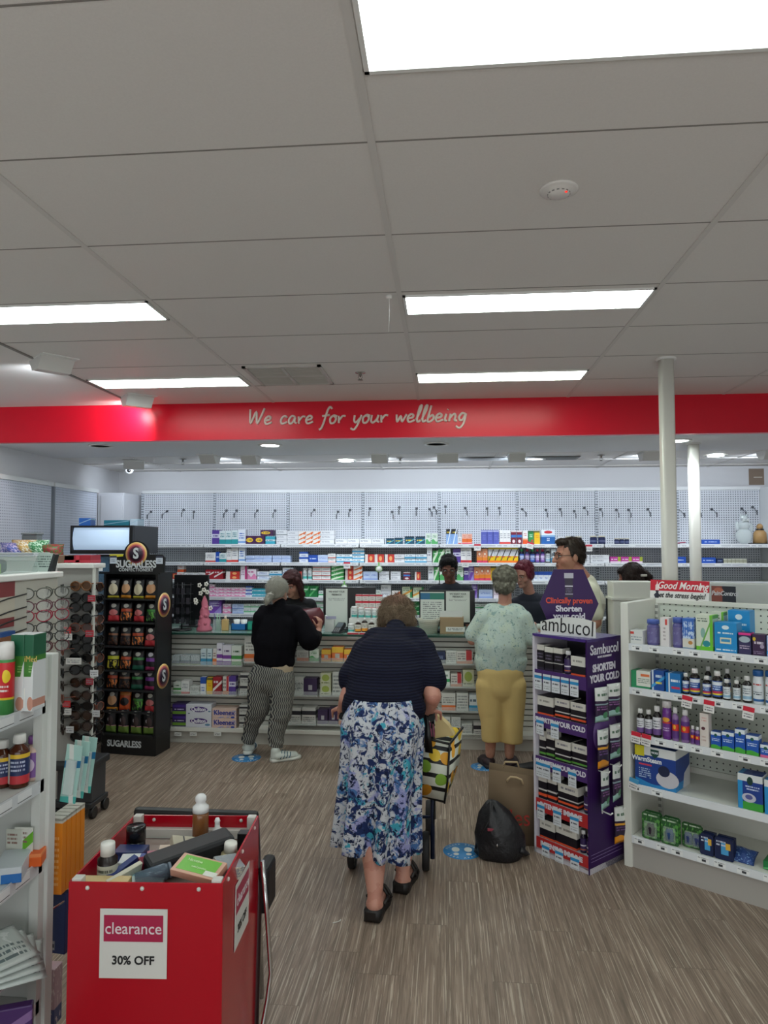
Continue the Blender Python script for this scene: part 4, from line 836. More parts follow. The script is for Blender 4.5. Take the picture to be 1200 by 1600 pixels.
def pouch_mesh(w_, h, d=.02, seal=.012, n=10, m_=12):
    mb = MB(); R = []
    for s in (-1, 1):
        for j in range(m_+1):
            row = []
            for i in range(n+1):
                u, v = i/n, j/m_; b = (sin(pi*u)*sin(pi*v))**.55 if 0 < u < 1 and 0 < v < 1 else 0
                row.append(V(((u-.5)*w_*(1-.06*sin(pi*v)), s*(d/2*b*(1+.25*sin(9*u+5*v)))-(0 if b else 0), v*h)))
            R.append(row)
    F = [mb.b.verts.new(p) for r in R[:m_+1] for p in r]; B = [mb.b.verts.new(p) for r in R[m_+1:] for p in r]
    for L, fl in ((F, 0), (B, 1)):
        for j in range(m_):
            for i in range(n):
                q = [L[j*(n+1)+i], L[j*(n+1)+i+1], L[(j+1)*(n+1)+i+1], L[(j+1)*(n+1)+i]]; f = mb.b.faces.new(q[::-1] if fl else q); f.smooth = True
    bmesh.ops.remove_doubles(mb.b, verts=mb.b.verts[:], dist=1e-5); return mb
PM = [pk('#2a1438', ('b', .62, 1, '#d4d6d2'), (T, .15, .85, .72, .86, 1, '#55705c'), ('b', .5, .54, '#8aa0a8'), (T, .1, .8, .34, .48, 2, '#8a5a90'), ('w', .16, .05, 5, 0, '#9cc4bc'), ('o', .65, .2, .16, .1, '#4a8a60')),
      pk('#241230', ('b', .62, 1, '#d4d6d2'), (T, .15, .85, .72, .86, 1, '#55705c'), ('b', .5, .56, '#d89a30'), (T, .1, .8, .34, .48, 2, '#6a4a80'), ('w', .18, .05, 5, 0, '#e0901c'))]
pp = [(931, 1072, 1126, 0), (933, 1137, 1197, 1), (936, 1200, 1260, 0), (950, 1066, 1117, 0), (952, 1129, 1182, 0), (954, 1190, 1247, 0), (961, 1256, 1313, 1)]
for i, (x, ya, yb, k_) in enumerate(pp):
    s_, z1 = onplane(x, ya, S1, SE); _, z0 = onplane(x, yb, S1, SE); u = V((cos(SE), sin(SE), 0)); nrm = V((sin(SE), -cos(SE), 0))
    p = V((S1[0], S1[1], z0))+u*s_+nrm*.035
    t = thing('hanging_pouch', 'hanging purple and white pouch on the stand side, %s column, %s from top' % (('front', 'rear')[i > 2], ORD[i if i < 3 else i-3]), 'pouch', p, SE+.18*((i % 3)-1), 'pouches hung on the purple stand')
    pouch_mesh(.1, z1-z0, .03).obj('pouch', PM[k_], t, True); MB().tube([(0, .035, z1-z0-.012), (0, -.0, z1-z0-.014), (0, -.022, z1-z0-.012), (0, -.028, z1-z0-.002)], .003, 6).obj('hook', WHITE, t)
s_, z0 = onplane(940, 1267, S1, SE); p = V((S1[0], S1[1], z0))+V((cos(SE), sin(SE), 0))*s_
tag(MB().tube([(-.0, 0, -.012), (0, 0, .012), (0, 0, 0), (0, -.05, -.004), (0, -.062, .008)], .004, 6).obj('display_hook', WHITE, None, loc=p+V((.003, -.003, 0)), rz=SE), 'empty white hook on the purple side panel', 'hook')
# hexagonal header sign and curved name board
c = at(889, 943, Y=4.08); t = thing('hexagon_sign', 'purple hexagonal header sign on the stand reading Clinically proven', 'sign', (c.x, 4.08, 1.2), 0)
hw, hh = 44*4.08/FPX, 52*4.08/FPX; zc = c.z-1.2
MB().prism([(hw*cos(i*pi/3)*1.0, zc+hh*sin(i*pi/3)/.866) for i in range(6)], -.004, .004).obj('board', PURP, t)
text('Clinically proven', .046, mat('#d84a34', .5), t, (0, -.006, zc+.016), off=.0012, sx=.85); text('Shorten', .046, TW, t, (-.002, -.006, zc-.03), off=.0016); text('your cold', .046, TW, t, (.0, -.006, zc-.072), off=.0016)
MB().bx(-.026, .026, -.0055, -.0045, zc+.145, zc+.175).obj('pictured_lid', mat('#b7b4c0', .5), t); MB().bx(-.022, .022, -.0055, -.0045, zc+.035, zc+.145).obj('pictured_pack', pk('#2a2038', ('b', .55, .62, '#c8c4d0'), ('b', .15, .2, '#a29ab0'), (T, .1, .9, .25, .5, 3, '#6a6280')), t)
MB().bx(-.02, .02, .004, .03, -.0, .1).obj('strut', PURD, t)
a = at(845, 992, Y=3.96); b = at(931, 992, Y=3.80); ang = atan2(b.y-a.y, b.x-a.x); Lw = (b.xy-a.xy).length
t = thing('name_board', 'curved white board with bold black lettering on top of the purple stand', 'sign', (a.x, a.y, 1.2), ang)
n_ = 16; top = [(Lw*i/n_, .04+.062*sin(pi*(.15+.6*i/n_))) for i in range(n_+1)]
MB().prism([(0, .0), (Lw, .0)]+top[::-1], -.003, .003).obj('board', mat('#dadbd8', .4), t)
text('ambucol', .118, mat('#16161a', .4), t, (Lw*.5, -.004, .05), (pi/2, .05, 0), off=-.0005, sx=.74)
# ------------------------------------------------------------------ right gondola
G0 = (.94, 3.857); GA = radians(-37.4); GL_ = 1.35; GD = .40
t = thing('white_gondola', 'white pegboard gondola shelf unit on the right, full of cold remedies', 'shelf unit', (G0[0], G0[1], 0), GA)
GW = mat('#dcdcd4', .4)
MB().bx(0, .042, 0, GD+.04, 0, 1.385, .003).obj('end_panel', GW, t)
MB().bx(0, GL_, GD, GD+.02, .47, 1.36).obj('pegboard', peg_mat('#d2d8ce', '#3f4440', .0335, .13), t)
MB().bx(0, GL_, GD, GD+.02, .1, .468).obj('back_panel', GW, t)
MB().bx(0, GL_, GD-.012, GD+.03, 1.36, 1.385, .003).obj('top_rail', GW, t)
MB().bx(.043, .06, GD-.03, GD, .1, 1.36).obj('upright', pk('#d5d6d0', (T, 0, 1, 0, 1, 36, '#6a6c68')), t)
MB().bx(0, GL_, .015, GD, 0, .125).obj('plinth', mat('#aaa6a0', .45), t)
ZG = [1.168, .938, .695, .436]
for z in ZG+[.165]:
    s = MB().bx(.043, GL_, .008, GD, z-.022, z, .002).obj('shelf', GW, t)
    MB().bx(.043, GL_, .0, .007, z-.034, z+.004).obj('price_strip', mat('#e2e6ea', .25), s)
    for i in range(13 if z != .436 else 2):
        x = .06+i*.1+random.uniform(-.015, .015)
        MB().bx(x, x+.055, -.0015, -.0005, z-.03, z-.004 if z > .2 else z-.002).obj('price_ticket', pk('#eceeee', ('r', .4, .75, .2, .6, '#3c3f44'), (T, .05, .95, .6, .95, 1, '#9a9ea2')), s)
def card(x, y, z, lab, tilt=0, col='#d2293f', w_=.05, h=.06):
    s_, zz = onplane(x, y, G0, GA); u = V((cos(GA), sin(GA), 0)); v = V((-sin(GA), cos(GA), 0)); p = V((G0[0], G0[1], zz))+u*s_-v*.008
    o = MB().bx(-w_/2, w_/2, 0, .0015, -h, .0).obj('price_card', pk('#e6e4e2', ('b', .62, 1, col), (T, .12, .88, .1, .5, 2, '#77777c')), None, loc=p, rz=GA); o.rotation_euler[1] = tilt; tag(o, lab, 'price card', 'price cards on the right gondola')
card(1075, 1087, 0, 'red topped price card under the blue syrup bottles', .12); card(1109, 1094, 0, 'red topped price card under the pale labelled bottles', .08); card(1171, 1104, 0, 'red topped price card under the blue capped aerosols', .12)
card(995, 1143, 0, 'red topped price card above the humidifier box, left one', .1); card(1011, 1147, 0, 'red topped price card above the humidifier box, right one', .1); card(992, 1216, 0, 'blue topped price card below the humidifier box', .2, '#4a9cc8')
S.update({
 'g1': ('box', 'small white medicine carton with red tab', pk('#d8dad8', ('r', .0, .3, .72, .9, '#c84038'), (T, .08, .92, .25, .6, 2, '#8a98a0'))),
 'g2': ('box', 'white and pink slim carton', pk('#e0dcdc', ('r', .55, .8, .75, .95, '#d05048'), (T, .3, .6, .2, .7, 4, '#b0a8a8'))),
 'g3': ('box', 'blue picture carton of a nasal rinse', pk('#3a6cc0', ('n', 7, .52, .3, .9, '#c4d8f0'), ('b', 0, .35, '#d8d6cc'), ('o', .7, .22, .2, .06, '#c08848'), ('b', .0, .06, '#7c98b0'))),
 'g4': ('box', 'white and lime carton of a steam inhaler', pk('#d4dccc', ('v', .82, 1, '#6cc030'), ('b', 0, .12, '#6cc030'), ('o', .42, .5, .14, .14, '#8ab4a8'), ('d', 1.2, -.3, -.18, '#6fae50'), ('o', .62, .2, .22, .09, '#2a8a94'), (T, .1, .7, .8, .93, 2, '#5c7060'))),
 'g5': ('box', 'bright blue carton with a white circle', pk('#1d8ccc', ('o', .5, .84, .16, .07, '#d8e8ee'), ('r', .25, .75, .3, .5, '#d8d8bc'), ('r', .3, .7, .36, .45, '#3f92c0'), (T, .05, .95, .05, .14, 1, '#d4e8f0'), (T, .15, .85, .6, .7, 1, '#d4e8f0'))),
 'g6': ('box', 'navy and pink carton', pk('#2a2850', ('b', 0, .1, '#e0358c'), ('b', .9, 1, '#e0358c'), ('w', .6, .1, 4, 1, '#34305a'), ('o', .5, .7, .45, .14, '#a8b8c0'), (T, .1, .9, .25, .45, 2, '#c8b8cc'))),
 'g7': ('box', 'deep purple carton with yellow dot', pk('#3b2448', ('o', .15, .78, .12, .09, '#d8b830'), (T, .15, .9, .5, .72, 1, '#cfc4d4'), ('o', .75, .45, .16, .1, '#a898b0'), (T, .1, .9, .08, .24, 2, '#8a789a'))),
 'g8': ('box', 'white and green herbal carton', pk('#dfe0d6', ('v', 0, .28, '#2f9060'), ('b', 0, .14, '#2f9060'), ('r', .5, .95, .7, .85, '#e07848'), (T, .35, .95, .3, .6, 3, '#7a9080'))),
 'g9': ('box', 'royal blue cold remedy carton', pk('#1c4c98', ('v', .06, .2, '#c8d4e4'), ('d', .5, .1, .25, '#3f9fd8'), (T, .3, .9, .3, .5, 1, '#e8d84c'), (T, .3, .9, .6, .85, 1, '#c8dcf0'))),
 'g10': ('box', 'blue nasal spray carton', pk('#1f74b8', ('v', .2, .3, '#cfdde6'), (T, .35, .95, .5, .75, 1, '#e4f0f8'), ('r', .4, .95, .2, .32, '#d03a58'))),
 'gv': ('box', 'blue and green chest rub carton', pk('#1c56b4', ('w', .2, .05, 4, 0, '#48a83c'), ('w', 0, 0, 0, 0, '#000000'), ('b', .82, 1, '#dfe6ec'), ('o', .5, .82, .14, .09, '#1a5a4a'), (T, .12, .88, .45, .65, 2, '#cfe0f4'))),
 'gw2': ('box', 'blue and pink inhalant carton', pk('#1c56b4', ('b', 0, .22, '#e06a98'), ('b', .75, 1, '#dfe6ec'), ('o', .4, .75, .14, .12, '#1a5a4a'), (T, .12, .88, .4, .65, 2, '#cfe0f4'))),
 'gwt': ('box', 'tall white and pink ointment carton', pk('#dcd2cc', ('o', .4, .55, .22, .05, '#5a2a38'), (T, .2, .8, .75, .9, 2, '#d8a49c'), (T, .2, .7, .15, .35, 2, '#c0a8a0'))),
 'gi': ('box', 'blue and green inhaler box with white top', pk('#1d3f90', ('b', 0, .22, '#3fa03c'), ('v', 0, .2, '#2a92d0'), ('b', .8, 1, '#dfe4e6'), ('o', .5, .82, .12, .12, '#153c34'), ('o', .45, .34, .28, .13, '#c4c6d4'), ('o', .45, .36, .15, .07, '#5a60a0'), (T, .3, .9, .55, .7, 2, '#c8d4ec'))),
})
BOT['ca'] = ('blue and white aerosol can', '#d3d9de', '#1f5c9c', pk('#d6dce0', ('b', 0, .12, '#1f5c9c'), (T, .1, .9, .3, .5, 2, '#46505a'), (T, .1, .9, .75, .9, 1, '#c04038')))
BOT['cp'] = ('purple aerosol can with white cap', '#6a3088', '#dcd8d8', pk('#6a3088', ('o', .5, .72, .4, .1, '#e0a030'), ('b', .55, .62, '#c8382c'), (T, .15, .85, .2, .4, 2, '#c8b0d8')))
BOT['pb'] = ('lilac translucent bottle', '#5e5a94', '#4f66b4', pk('#6a6498', ('n', 4, .6, 0, 1, '#7a78a8')))
GR = [(ZG[0], 1008, 'top', [(983,1003,985,'g1'),(1005,1025,969,'pb'),(1030,1044,965,'g2'),(1046,1064,966,'pb'),(1065,1083,966,'g3'),(1085,1112,961,'g4'),(1114,1150,973,'g5'),(1152,1172,989,'g6'),(1173,1194,992,'g7'),(1196,1216,994,'g9')]),
 (ZG[1], 1075, 'second', [(984,1015,1049,'g8'),(1016,1036,1048,'g9'),(1037,1061,1053,'g10'),(1062,1073,1053,'vb'),(1074,1090,1046,'vb'),(1093,1107,1058,'vb'),(1109,1125,1051,'vb'),(1126,1138,1063,'wl'),(1140,1154,1065,'wl'),(1156,1171,1058,'wl'),(1172,1190,1049,'ca'),(1192,1208,1050,'ca')]),
 (ZG[2], 1150, 'third', [(991,1003,1109,'dk'),(1004,1015,1111,'dk'),(1016,1030,1105,'dk'),(1031,1046,1097,'cp'),(1047,1058,1107,'cl'),(1060,1074,1111,'cl'),(1075,1083,1136,'cl'),(1084,1091,1137,'cl'),(1092,1106,1115,'gwt'),(1108,1124,1145,'gv'),(1126,1145,1145,'gv'),(1146,1162,1141,'gv'),(1163,1183,1151,'gv'),(1185,1207,1166,'gw2')]),
 (ZG[3], 1235, 'fourth', [(1150,1190,1212,'gi'),(1192,1225,1222,'gi')])]
for z, yb, nm_, its in GR: place_row('%s right gondola shelf' % nm_, 'remedies on the %s shelf of the right gondola' % nm_, G0, GA, z, its, yb, .09, .012)
place_row('second right gondola shelf, behind', 'spare bottles behind on the right gondola', G0, GA, ZG[1], [(1086,1097,1047,'vb'),(1104,1114,1058,'wl'),(1118,1128,1051,'vb'),(1134,1144,1064,'wl'),(1165,1176,1058,'wl')], 1070, .09, .12)
place_row('top right gondola shelf, behind', 'spare cartons behind on the right gondola', G0, GA, ZG[0], [(1122,1158,957,'g5'),(1096,1116,959,'g4')], 1008, .09, .15)
def gp(x, y, z, dy): s_, _ = onplane(x, y, G0, GA); u = V((cos(GA), sin(GA), 0)); v = V((-sin(GA), cos(GA), 0)); p = V((G0[0], G0[1], z))+u*s_+v*dy; return p
# humidifier box
pa = gp(985, 1230, ZG[3], .015); pa = pa+V((cos(GA), sin(GA), 0))*.02; s0, zt = onplane(985, 1160, G0, GA); s0 += .02; s1 = onplane(1056, 1240, G0, GA)[0]; h = zt-ZG[3]-.008; wd = s1-s0
t = thing('humidifier_box', 'large blue and white humidifier box with pictured white device on the right gondola', 'box', pa, GA)
MB().bx(0, wd, 0, .2, 0, h, .002).obj('carton', pk('#1c3f8c', ('w', .14, .06, 5, 2.2, '#2a86c4'), ('b', .78, 1, '#dcdfdf'), ('w', 0, 0, 0, 0, '#000000'), ('r', 0, .24, .74, 1, '#d8cc2c'), ('r', .38, .6, 0, 0, '#d8cc2c'), ('r', .1, .42, .52, .56, '#d04058'), (T, .1, .4, .2, .46, 5, '#a8bcd8')), t)
text('WarmSteam', .034, mat('#e8ecf2', .5), t, (wd*.3, -.0015, h*.67), off=.001, sx=.9)
MB().prism([(wd*.5-.022, h*.95), (wd*.5+.022, h*.95), (wd*.5+.02, h*.82), (wd*.5, h*.73), (wd*.5-.02, h*.82)], -.0012, -.0002).obj('crest', mat('#17443a', .5), t); text('VICKS', .013, mat('#e8ecf2', .5), t, (wd*.5, -.002, h*.87), off=.0004)
m = MB(); m.prism([(wd*.8+.058*cos(i*pi/9), h*.27+.043*sin(i*pi/9)) for i in range(18)], -.001, -.0002); m.obj('pictured_humidifier', mat('#c6c4cc', .5), t)
m = MB(); m.prism([(wd*.72+.03*cos(i*pi/7), h*.46+.028*sin(i*pi/7)) for i in range(14)], -.002, -.001); m.obj('pictured_lid', mat('#1c2444', .5), t)
MB().prism([(.19-.09, .0), (.2, .0), (.2, h*.5), (.12, h*.35)], -.0012, 0, Matrix.Translation((wd+.0002, -.0, 0)) @ Matrix.Rotation(pi/2, 4, 'Z')).obj('side_print', mat('#cfd0d4', .5), t)
# blister packs on the bottom shelf
def blister(x0, x1, yt, yb, k_, lab, dy=.02, dbl=True):
    a = gp(x0, yb, .167, dy); s0 = onplane(x0, yb, G0, GA)[0]; s1 = onplane(x1, yb, G0, GA)[0]; zt = onplane((x0+x1)/2, yt, G0, GA)[1]; w_ = s1-s0; h = zt-.167
    base = ('#2a5a30', '#2a5a30', '#255028', '#16224a', '#16224a')[k_]
    lay = [('n', 5, .55, 0, 1, '#5a9a48'), (T, .1, .9, .84, .95, 1, '#b8c8b0')] if k_ < 3 else [('r', .35, .75, .25, .8, '#4a9fd4'), ('r', .6, .85, .5, .8, '#e0b040'), (T, .1, .6, .6, .9, 2, '#c8d0e0')]
    for j in range(2 if dbl else 1):
        t = thing('blister_pack', lab+(', rear one', ', front one')[j] if dbl else lab, 'blister pack', V(a)+V((-sin(GA), cos(GA), 0))*(.035*(1-j)), GA+.03*j, 'blister packs on the bottom gondola shelf')
        MB().prism([(.006, 0), (w_-.006, 0), (w_, .006), (w_, h-.01), (w_-.01, h), (.01, h), (0, h-.01), (0, .006)], .0, .0015).obj('backing_card', pk(base, *lay), t)
        if k_ < 3:
            m = MB()
            for c in ([.5] if k_ < 2 else [.32, .72]): m.lathe([(.0005, h*.12), (.02, h*.15), (.022, h*.45), (.016, h*.6), (.0005, h*.62)], c=(w_*c, -.004, 0), n=14, sy=.5)
            m.obj('eye_bottle' if k_ else 'inhaler_stick', mat(('#2a2030', '#2c4878', '#303c70')[k_], .2), t)
            MB().bx(w_*.15, w_*.85, -.014, -.0005, h*.08, h*.68, .006).obj('plastic_bubble', glass('#cfe4cc', .05, alpha=.2), t)
        else: MB().bx(.003, w_-.003, .0016, .03, 0, h*.96).obj('carton', mat(base, .4), t)
blister(1001, 1029, 1272, 1312, 0, 'green blister pack with a dark inhaler stick'); blister(1031, 1058, 1281, 1322, 1, 'green blister pack with one blue bottle')
blister(1060, 1093, 1292, 1334, 2, 'green blister pack with two blue bottles', dbl=False); blister(1092, 1113, 1306, 1348, 3, 'navy and yellow carton pack on the bottom shelf, left'); blister(1115, 1144, 1313, 1356, 4, 'navy and yellow carton pack on the bottom shelf, right')
p = gp(1150, 1358, .167, .05); t = thing('sleep_mask_pack', 'blue bag of a dark travel mask lying on the bottom shelf', 'pack', p, GA); pouch_mesh(.13, .1, .05).obj('bag', pk('#2c4a8a', ('n', 12, .6, 0, 1, '#8ab0dc')), t, True); t.rotation_euler[0] = -1.2
p = gp(1188, 1368, .167, .05); t = thing('mask_carton', 'dark green carton lying at the right end of the bottom shelf', 'pack', p, GA); MB().bx(0, .16, 0, .1, 0, .04, .002).obj('carton', S['gpk'][2], t)
# top signs
def topsign(x0, x1, y0, y1, lab, mt_, rz, Yo=0):
    v_ = V((-sin(GA), cos(GA), 0)); u_ = V((cos(GA), sin(GA), 0)); B0 = V((G0[0], G0[1], 0))+v_*(.40+Yo)
    a, b = [B0+u_*onplane(x_, 940, B0, GA)[0]+V((0, 0, 1.386)) for x_ in (x0, x1)]; w_ = (b-a).length; t = thing('shelf_sign', lab, 'sign', a, GA)
    return t, w_
t, w_ = topsign(1016, 1108, 0, 0, 'red and white card sign reading Good Morning on the right gondola', None, 0); h = .108
t.rotation_euler[0] = -.12; MB().bx(0, w_, -.002, .002, 0, h).obj('card', pk('#e4e2e0', ('b', .42, 1, '#c81f35')), t)
text('Good Morning', .058, mat('#f0e8e6', .5), t, (w_*.55, -.004, h*.7), off=.0008, shear=.35, sx=.8); text('Let the stress begin!', .042, mat('#1c1c20', .5), t, (w_*.52, -.004, h*.2), off=.0006, shear=.35, sx=.78)
m = MB(); m.prism([(.03, h*.45), (.05, h*.45), (.05, h*.7), (.042, h*.8), (.042, h*.9), (.038, h*.9), (.038, h*.8), (.03, h*.7)], -.004, -.0025); m.prism([(w_-.05, h*.5), (w_-.042, h*.5), (w_-.04, h*.66), (w_-.03, h*.7), (w_-.04, h*.74), (w_-.045, h*.9), (w_-.05, h*.74), (w_-.06, h*.7), (w_-.05, h*.66)], -.004, -.0025); m.obj('bottle_print', mat('#ead9d6', .5), t)
m = MB(); m.prism([(.03, .004), (.05, .004), (.055, h*.2), (.045, h*.32), (.05, h*.42), (.03, h*.42), (.035, h*.32), (.022, h*.2)], -.004, -.0025); m.obj('figure_print', mat('#26263a', .5), t)
t, w_ = topsign(1112, 1150, 0, 0, 'dark sign with brown left half behind the red and white sign', None, 0, .01)
MB().bx(0, w_, -.002, .002, 0, .085).obj('card', pk('#20242e', ('v', 0, .45, '#7a4038'), ('o', .3, .7, .2, .2, '#a8604c')), t); text('PainControl', .034, mat('#c8c8cc', .5), t, (w_*.55, -.004, .045), off=.0006, shear=.2, sx=.8)
# dispensary partitions behind the gondola
a = at(958, 909, Y=4.75); b = at(1024, 905, Y=4.75)
t = thing('dispensary_partition', 'white boxed partition end standing between the stand and gondola', 'partition', (a.x, 4.75, 0)); wd = b.x-a.x
MB().bx(0, wd, 0, .17, 0, a.z, .004).obj('body', GW, t); MB().bx(-.012, wd+.012, -.012, .18, a.z-.12, a.z-.105).obj('moulding', GW, t); MB().bx(.03, wd-.02, -.006, -.001, .1, a.z-.16, .002).obj('front_panel', mat('#d6d6ce', .4), t)
a = at(1098, 905, Y=4.6); t = thing('privacy_screen', 'pale grey privacy screen panel behind the gondola top', 'screen', (a.x, 4.6, 0), -.5); MB().bx(0, .42, 0, .03, .9, 1.46, .01).obj('panel', mat('#c5c9c8', .35), t); MB().bx(.03, .06, -.01, .04, 0, .9).obj('post', METALW, t); MB().bx(.35, .38, -.01, .04, 0, .9).obj('post', METALW, t)
t = thing('wall_notice', 'brown paper notice taped high on the wall at far right', 'notice', tuple(at(1182, 745, Y=YB-.005))); MB().bx(-.08, .08, 0, .003, -.09, .09).obj('paper', mat('#8a7868', .7), t); MB().bx(-.03, .06, -.003, -.0005, -.01, .0).obj('print', mat('#d8d0c4', .6), t)
t = thing('computer_desk_screen', 'black screen with pale paper behind the man in cream', 'monitor', (at(945, 930, Y=5.9).x, 5.62, .94)); MB().bx(-.05, .24, .0, .03, .0, .36, .005).obj('screen_housing', BLACK, t); MB().bx(-.02, .09, -.004, -.001, -.02, .33).obj('paper', mat('#b9c8cc', .5), t)
# ------------------------------------------------------------------ black confectionery stand
c_ = at(155, 1178, Z=0); C0 = (c_.x, c_.y); CA = -.11; CW = .485; CD = .26
t = thing('confectionery_stand', 'tall black stand of lolly bags with round striped S emblems', 'display stand', (C0[0], C0[1], 0), CA)
BK = mat('#0e0e11', .4); BK2 = mat('#17181c', .5)
MB().bx(0, CW, .02, CD, 0, .16, .006).obj('base', BK, t); MB().bx(0, CW, CD-.02, CD, .16, 1.46).obj('back_panel', BK, t)
MB().bx(0, .02, .02, CD, .16, 1.46).obj('side_panel', BK, t); sp = MB().bx(CW-.02, CW, .02, CD, .16, 1.46).obj('side_panel', BK, t)
MB().bx(-.03, CW+.03, 0, CD, 1.455, 1.47).obj('top_panel', BK, t)
hd = [(.07, 1.47), (CW+.07, 1.47), (CW+.075, 1.59), (CW+.05, 1.615), (.42, 1.615)]+[(.31+.115*cos(a_*pi/180), 1.615+.11*sin(a_*pi/180)) for a_ in range(15, 170, 12)]+[(.19, 1.6), (.09, 1.59), (.065, 1.57)]
h_ = MB().prism(hd, -.012, .004).obj('header_board', BK, t)
SIL = mat('#cfd3d6', .35); 
def roundel(r, M, parent):
    for i, (f, c) in enumerate(((1, '#e8c67a'), (.9, '#e09a5c'), (.8, '#b04a5c'), (.68, '#5a2438'), (.56, '#2c1830'))):
        MB().lathe([(.0005, 0), (r*f, 0), (r*f, .0012), (.0005, .0012)], n=36, M=M @ Matrix.Translation((0, 0, .001*i))).obj('roundel_ring', mat(c, .4), parent)
def emblem(r, parent, loc, rot):
    M = Matrix.Translation(loc) @ Euler(rot).to_matrix().to_4x4(); e = MB().lathe([(.0005, -.002), (r*1.01, -.002), (r*1.01, 0), (.0005, 0)], n=36, M=M).obj('emblem', mat('#3a2030', .4), parent)
    roundel(r, M, e); text('S', r*1.25, SIL, e, M @ V((0, 0, .007)), rot, off=.004, sx=.9, name='letter')
emblem(.095, t, (.31, -.015, 1.62), (pi/2, 0, 0))
text('SUGARLESS', .082, SIL, h_, (.31, -.017, 1.535), off=.0025, sx=.86); text('CONFECTIONERY', .036, SIL, h_, (.31, -.017, 1.49), off=.0005, sx=.94, space=1.15)
text('SUGARLESS', .07, SIL, t, (.21, .017, .085), off=.0025, sx=.85)
for x in (.105, CW+.03): MB().bx(x-.03, x+.03, -.0165, -.014, 1.54, 1.605).obj('stuck_card', pk('#c8d0dc', ('b', .75, 1, '#3a3c50'), (T, .2, .8, .2, .6, 2, '#7a8090')), t)
for z in (1.20, .62): emblem(.1, t, (CW+.003, .12, z), (pi/2, 0, pi/2))
ZC_ = [1.255, 1.065, .87, .675, .52, .345, .165]
for i, z in enumerate(ZC_): MB().bx(.02, CW-.02, .0, CD-.02, z-.012, z).obj('shelf', BK2, t)
NB = [pk('#15141a', ('o', .5, .5, .38, .25, '#c8956c'), ('o', .5, .78, .2, .1, '#b8b4ac'), ('b', 0, .16, '#d88c2c')), pk('#15141a', ('o', .5, .45, .36, .28, '#c8bca0'), ('o', .5, .8, .2, .08, '#b8b4ac'), ('b', 0, .12, '#c8b83a')),
      pk('#15141a', ('b', .0, .3, '#b83038'), ('o', .5, .45, .35, .15, '#c06a6a'), ('o', .5, .78, .2, .1, '#b8b4ac')), pk('#15141a', ('n', 6, .5, .05, .5, '#5a9c3c'), ('b', .52, .62, '#3f8a3a'), ('o', .5, .78, .2, .1, '#a8a49c')),
      pk('#15141a', ('n', 6, .5, .05, .45, '#d87a3c'), ('b', .5, .64, '#b84a2c'), ('o', .5, .78, .2, .1, '#b8b4ac')), pk('#15141a', ('n', 5, .5, .05, .45, '#c8b83a'), ('b', .5, .66, '#c0c02c'), ('o', .5, .8, .2, .08, '#b8b4ac')),
      pk('#15141a', ('b', .0, .2, '#9a2c60'), ('b', .45, .62, '#7a3a9a'), ('o', .5, .78, .2, .1, '#c8c4cc')), pk('#15141a', ('b', .0, .25, '#1f5a48'), ('b', .5, .62, '#3f8a4a'), ('o', .5, .78, .2, .1, '#b8b4ac')),
      pk('#15141a', ('n', 7, .5, .0, .4, '#5a3a2a'), ('b', .5, .6, '#8a5a40'), ('o', .5, .78, .2, .1, '#98948c')), pk('#15141a', ('b', 0, .3, '#6c8a3c'), ('b', .3, .33, '#c88a9c'), ('o', .4, .55, .12, .07, '#c8c4cc'), ('o', .6, .5, .2, .2, '#3c2a2c'), ('o', .5, .85, .15, .07, '#a8a49c')),
      pk('#b8481c', ('b', .75, .9, '#c87a3c'), ('o', .5, .45, .36, .2, '#15141a'), ('b', 0, .1, '#a02c1c'))]
ND = ['black bag with tan lollies and orange hem', 'black bag with cream lollies and yellow hem', 'black bag with red base', 'black bag with green leaves', 'black bag with orange fruit', 'black bag with yellow band', 'black bag with purple band', 'black bag with dark green base', 'black bag with brown chocolates', 'black box like bag with olive base', 'orange and black bag']
lay = [[1, 0, 1, 0], [2, 4, 2, 3], [8, 8, 4, 2], [5, 4, 7, 6], [4, 8, 7, 6], [0, 10, 3, 2], [9, 9, 9, 9]]
BAGM = {}
for r_, row in enumerate(lay):
    for c, k_ in enumerate(row):
        h = .165 if r_ < 6 else .2; key = (k_, h)
        p = V((C0[0], C0[1], ZC_[r_]))+V((cos(CA), sin(CA), 0))*(.075+c*.113+(r_ % 2)*.006)+V((-sin(CA), cos(CA), 0))*.04
        if key not in BAGM: BAGM[key] = pouch_mesh(.104, h, .045).mesh('bag', NB[k_], True)
        o = link('confectionery_bag', BAGM[key], None, p, CA+random.uniform(-.15, .15))
        tag(o, '%s, %s row, %s from left' % (ND[k_], ORD[r_], ORD[c]), 'confectionery bag', 'confectionery bags on the black stand')
        if r_ < 6: o.rotation_euler[0] = -.12
# ------------------------------------------------------------------ drinks fridge with lit header
t = thing('drinks_fridge', 'black drinks fridge with a glowing white header behind the confectionery stand', 'fridge', (-3.235, 5.80, 0)); FWd = .56
MB().bx(0, FWd, .02, .5, 0, 1.6, .004).obj('cabinet', mat('#3c3f48', .4), t); 
m = MB(); m.bx(0, FWd, .0, .5, 1.615, 1.86, .004); m.obj('header_housing', mat('#1a1b20', .35), t)
R = []
for z in (1.65, 1.70, 1.75, 1.80, 1.842): R.append([V((x, -.004-.03*cos((z-1.746)*14), z)) for x in (.02, FWd-.035)])
m = MB(); m.rings([[r[0], r[1], r[1]+V((0, .03, 0)), r[0]+V((0, .03, 0))] for r in R]); m.obj('lit_panel', emit('#b4cce6', .62), t)
m = MB(); m.bx(0, FWd, -.035, 0, 1.615, 1.645, .003); m.bx(0, FWd, -.03, 0, 1.845, 1.86, .003); m.bx(0, .016, -.035, 0, 1.62, 1.86); m.bx(FWd-.03, FWd, -.035, 0, 1.62, 1.86); m.obj('header_rim', BK, t)
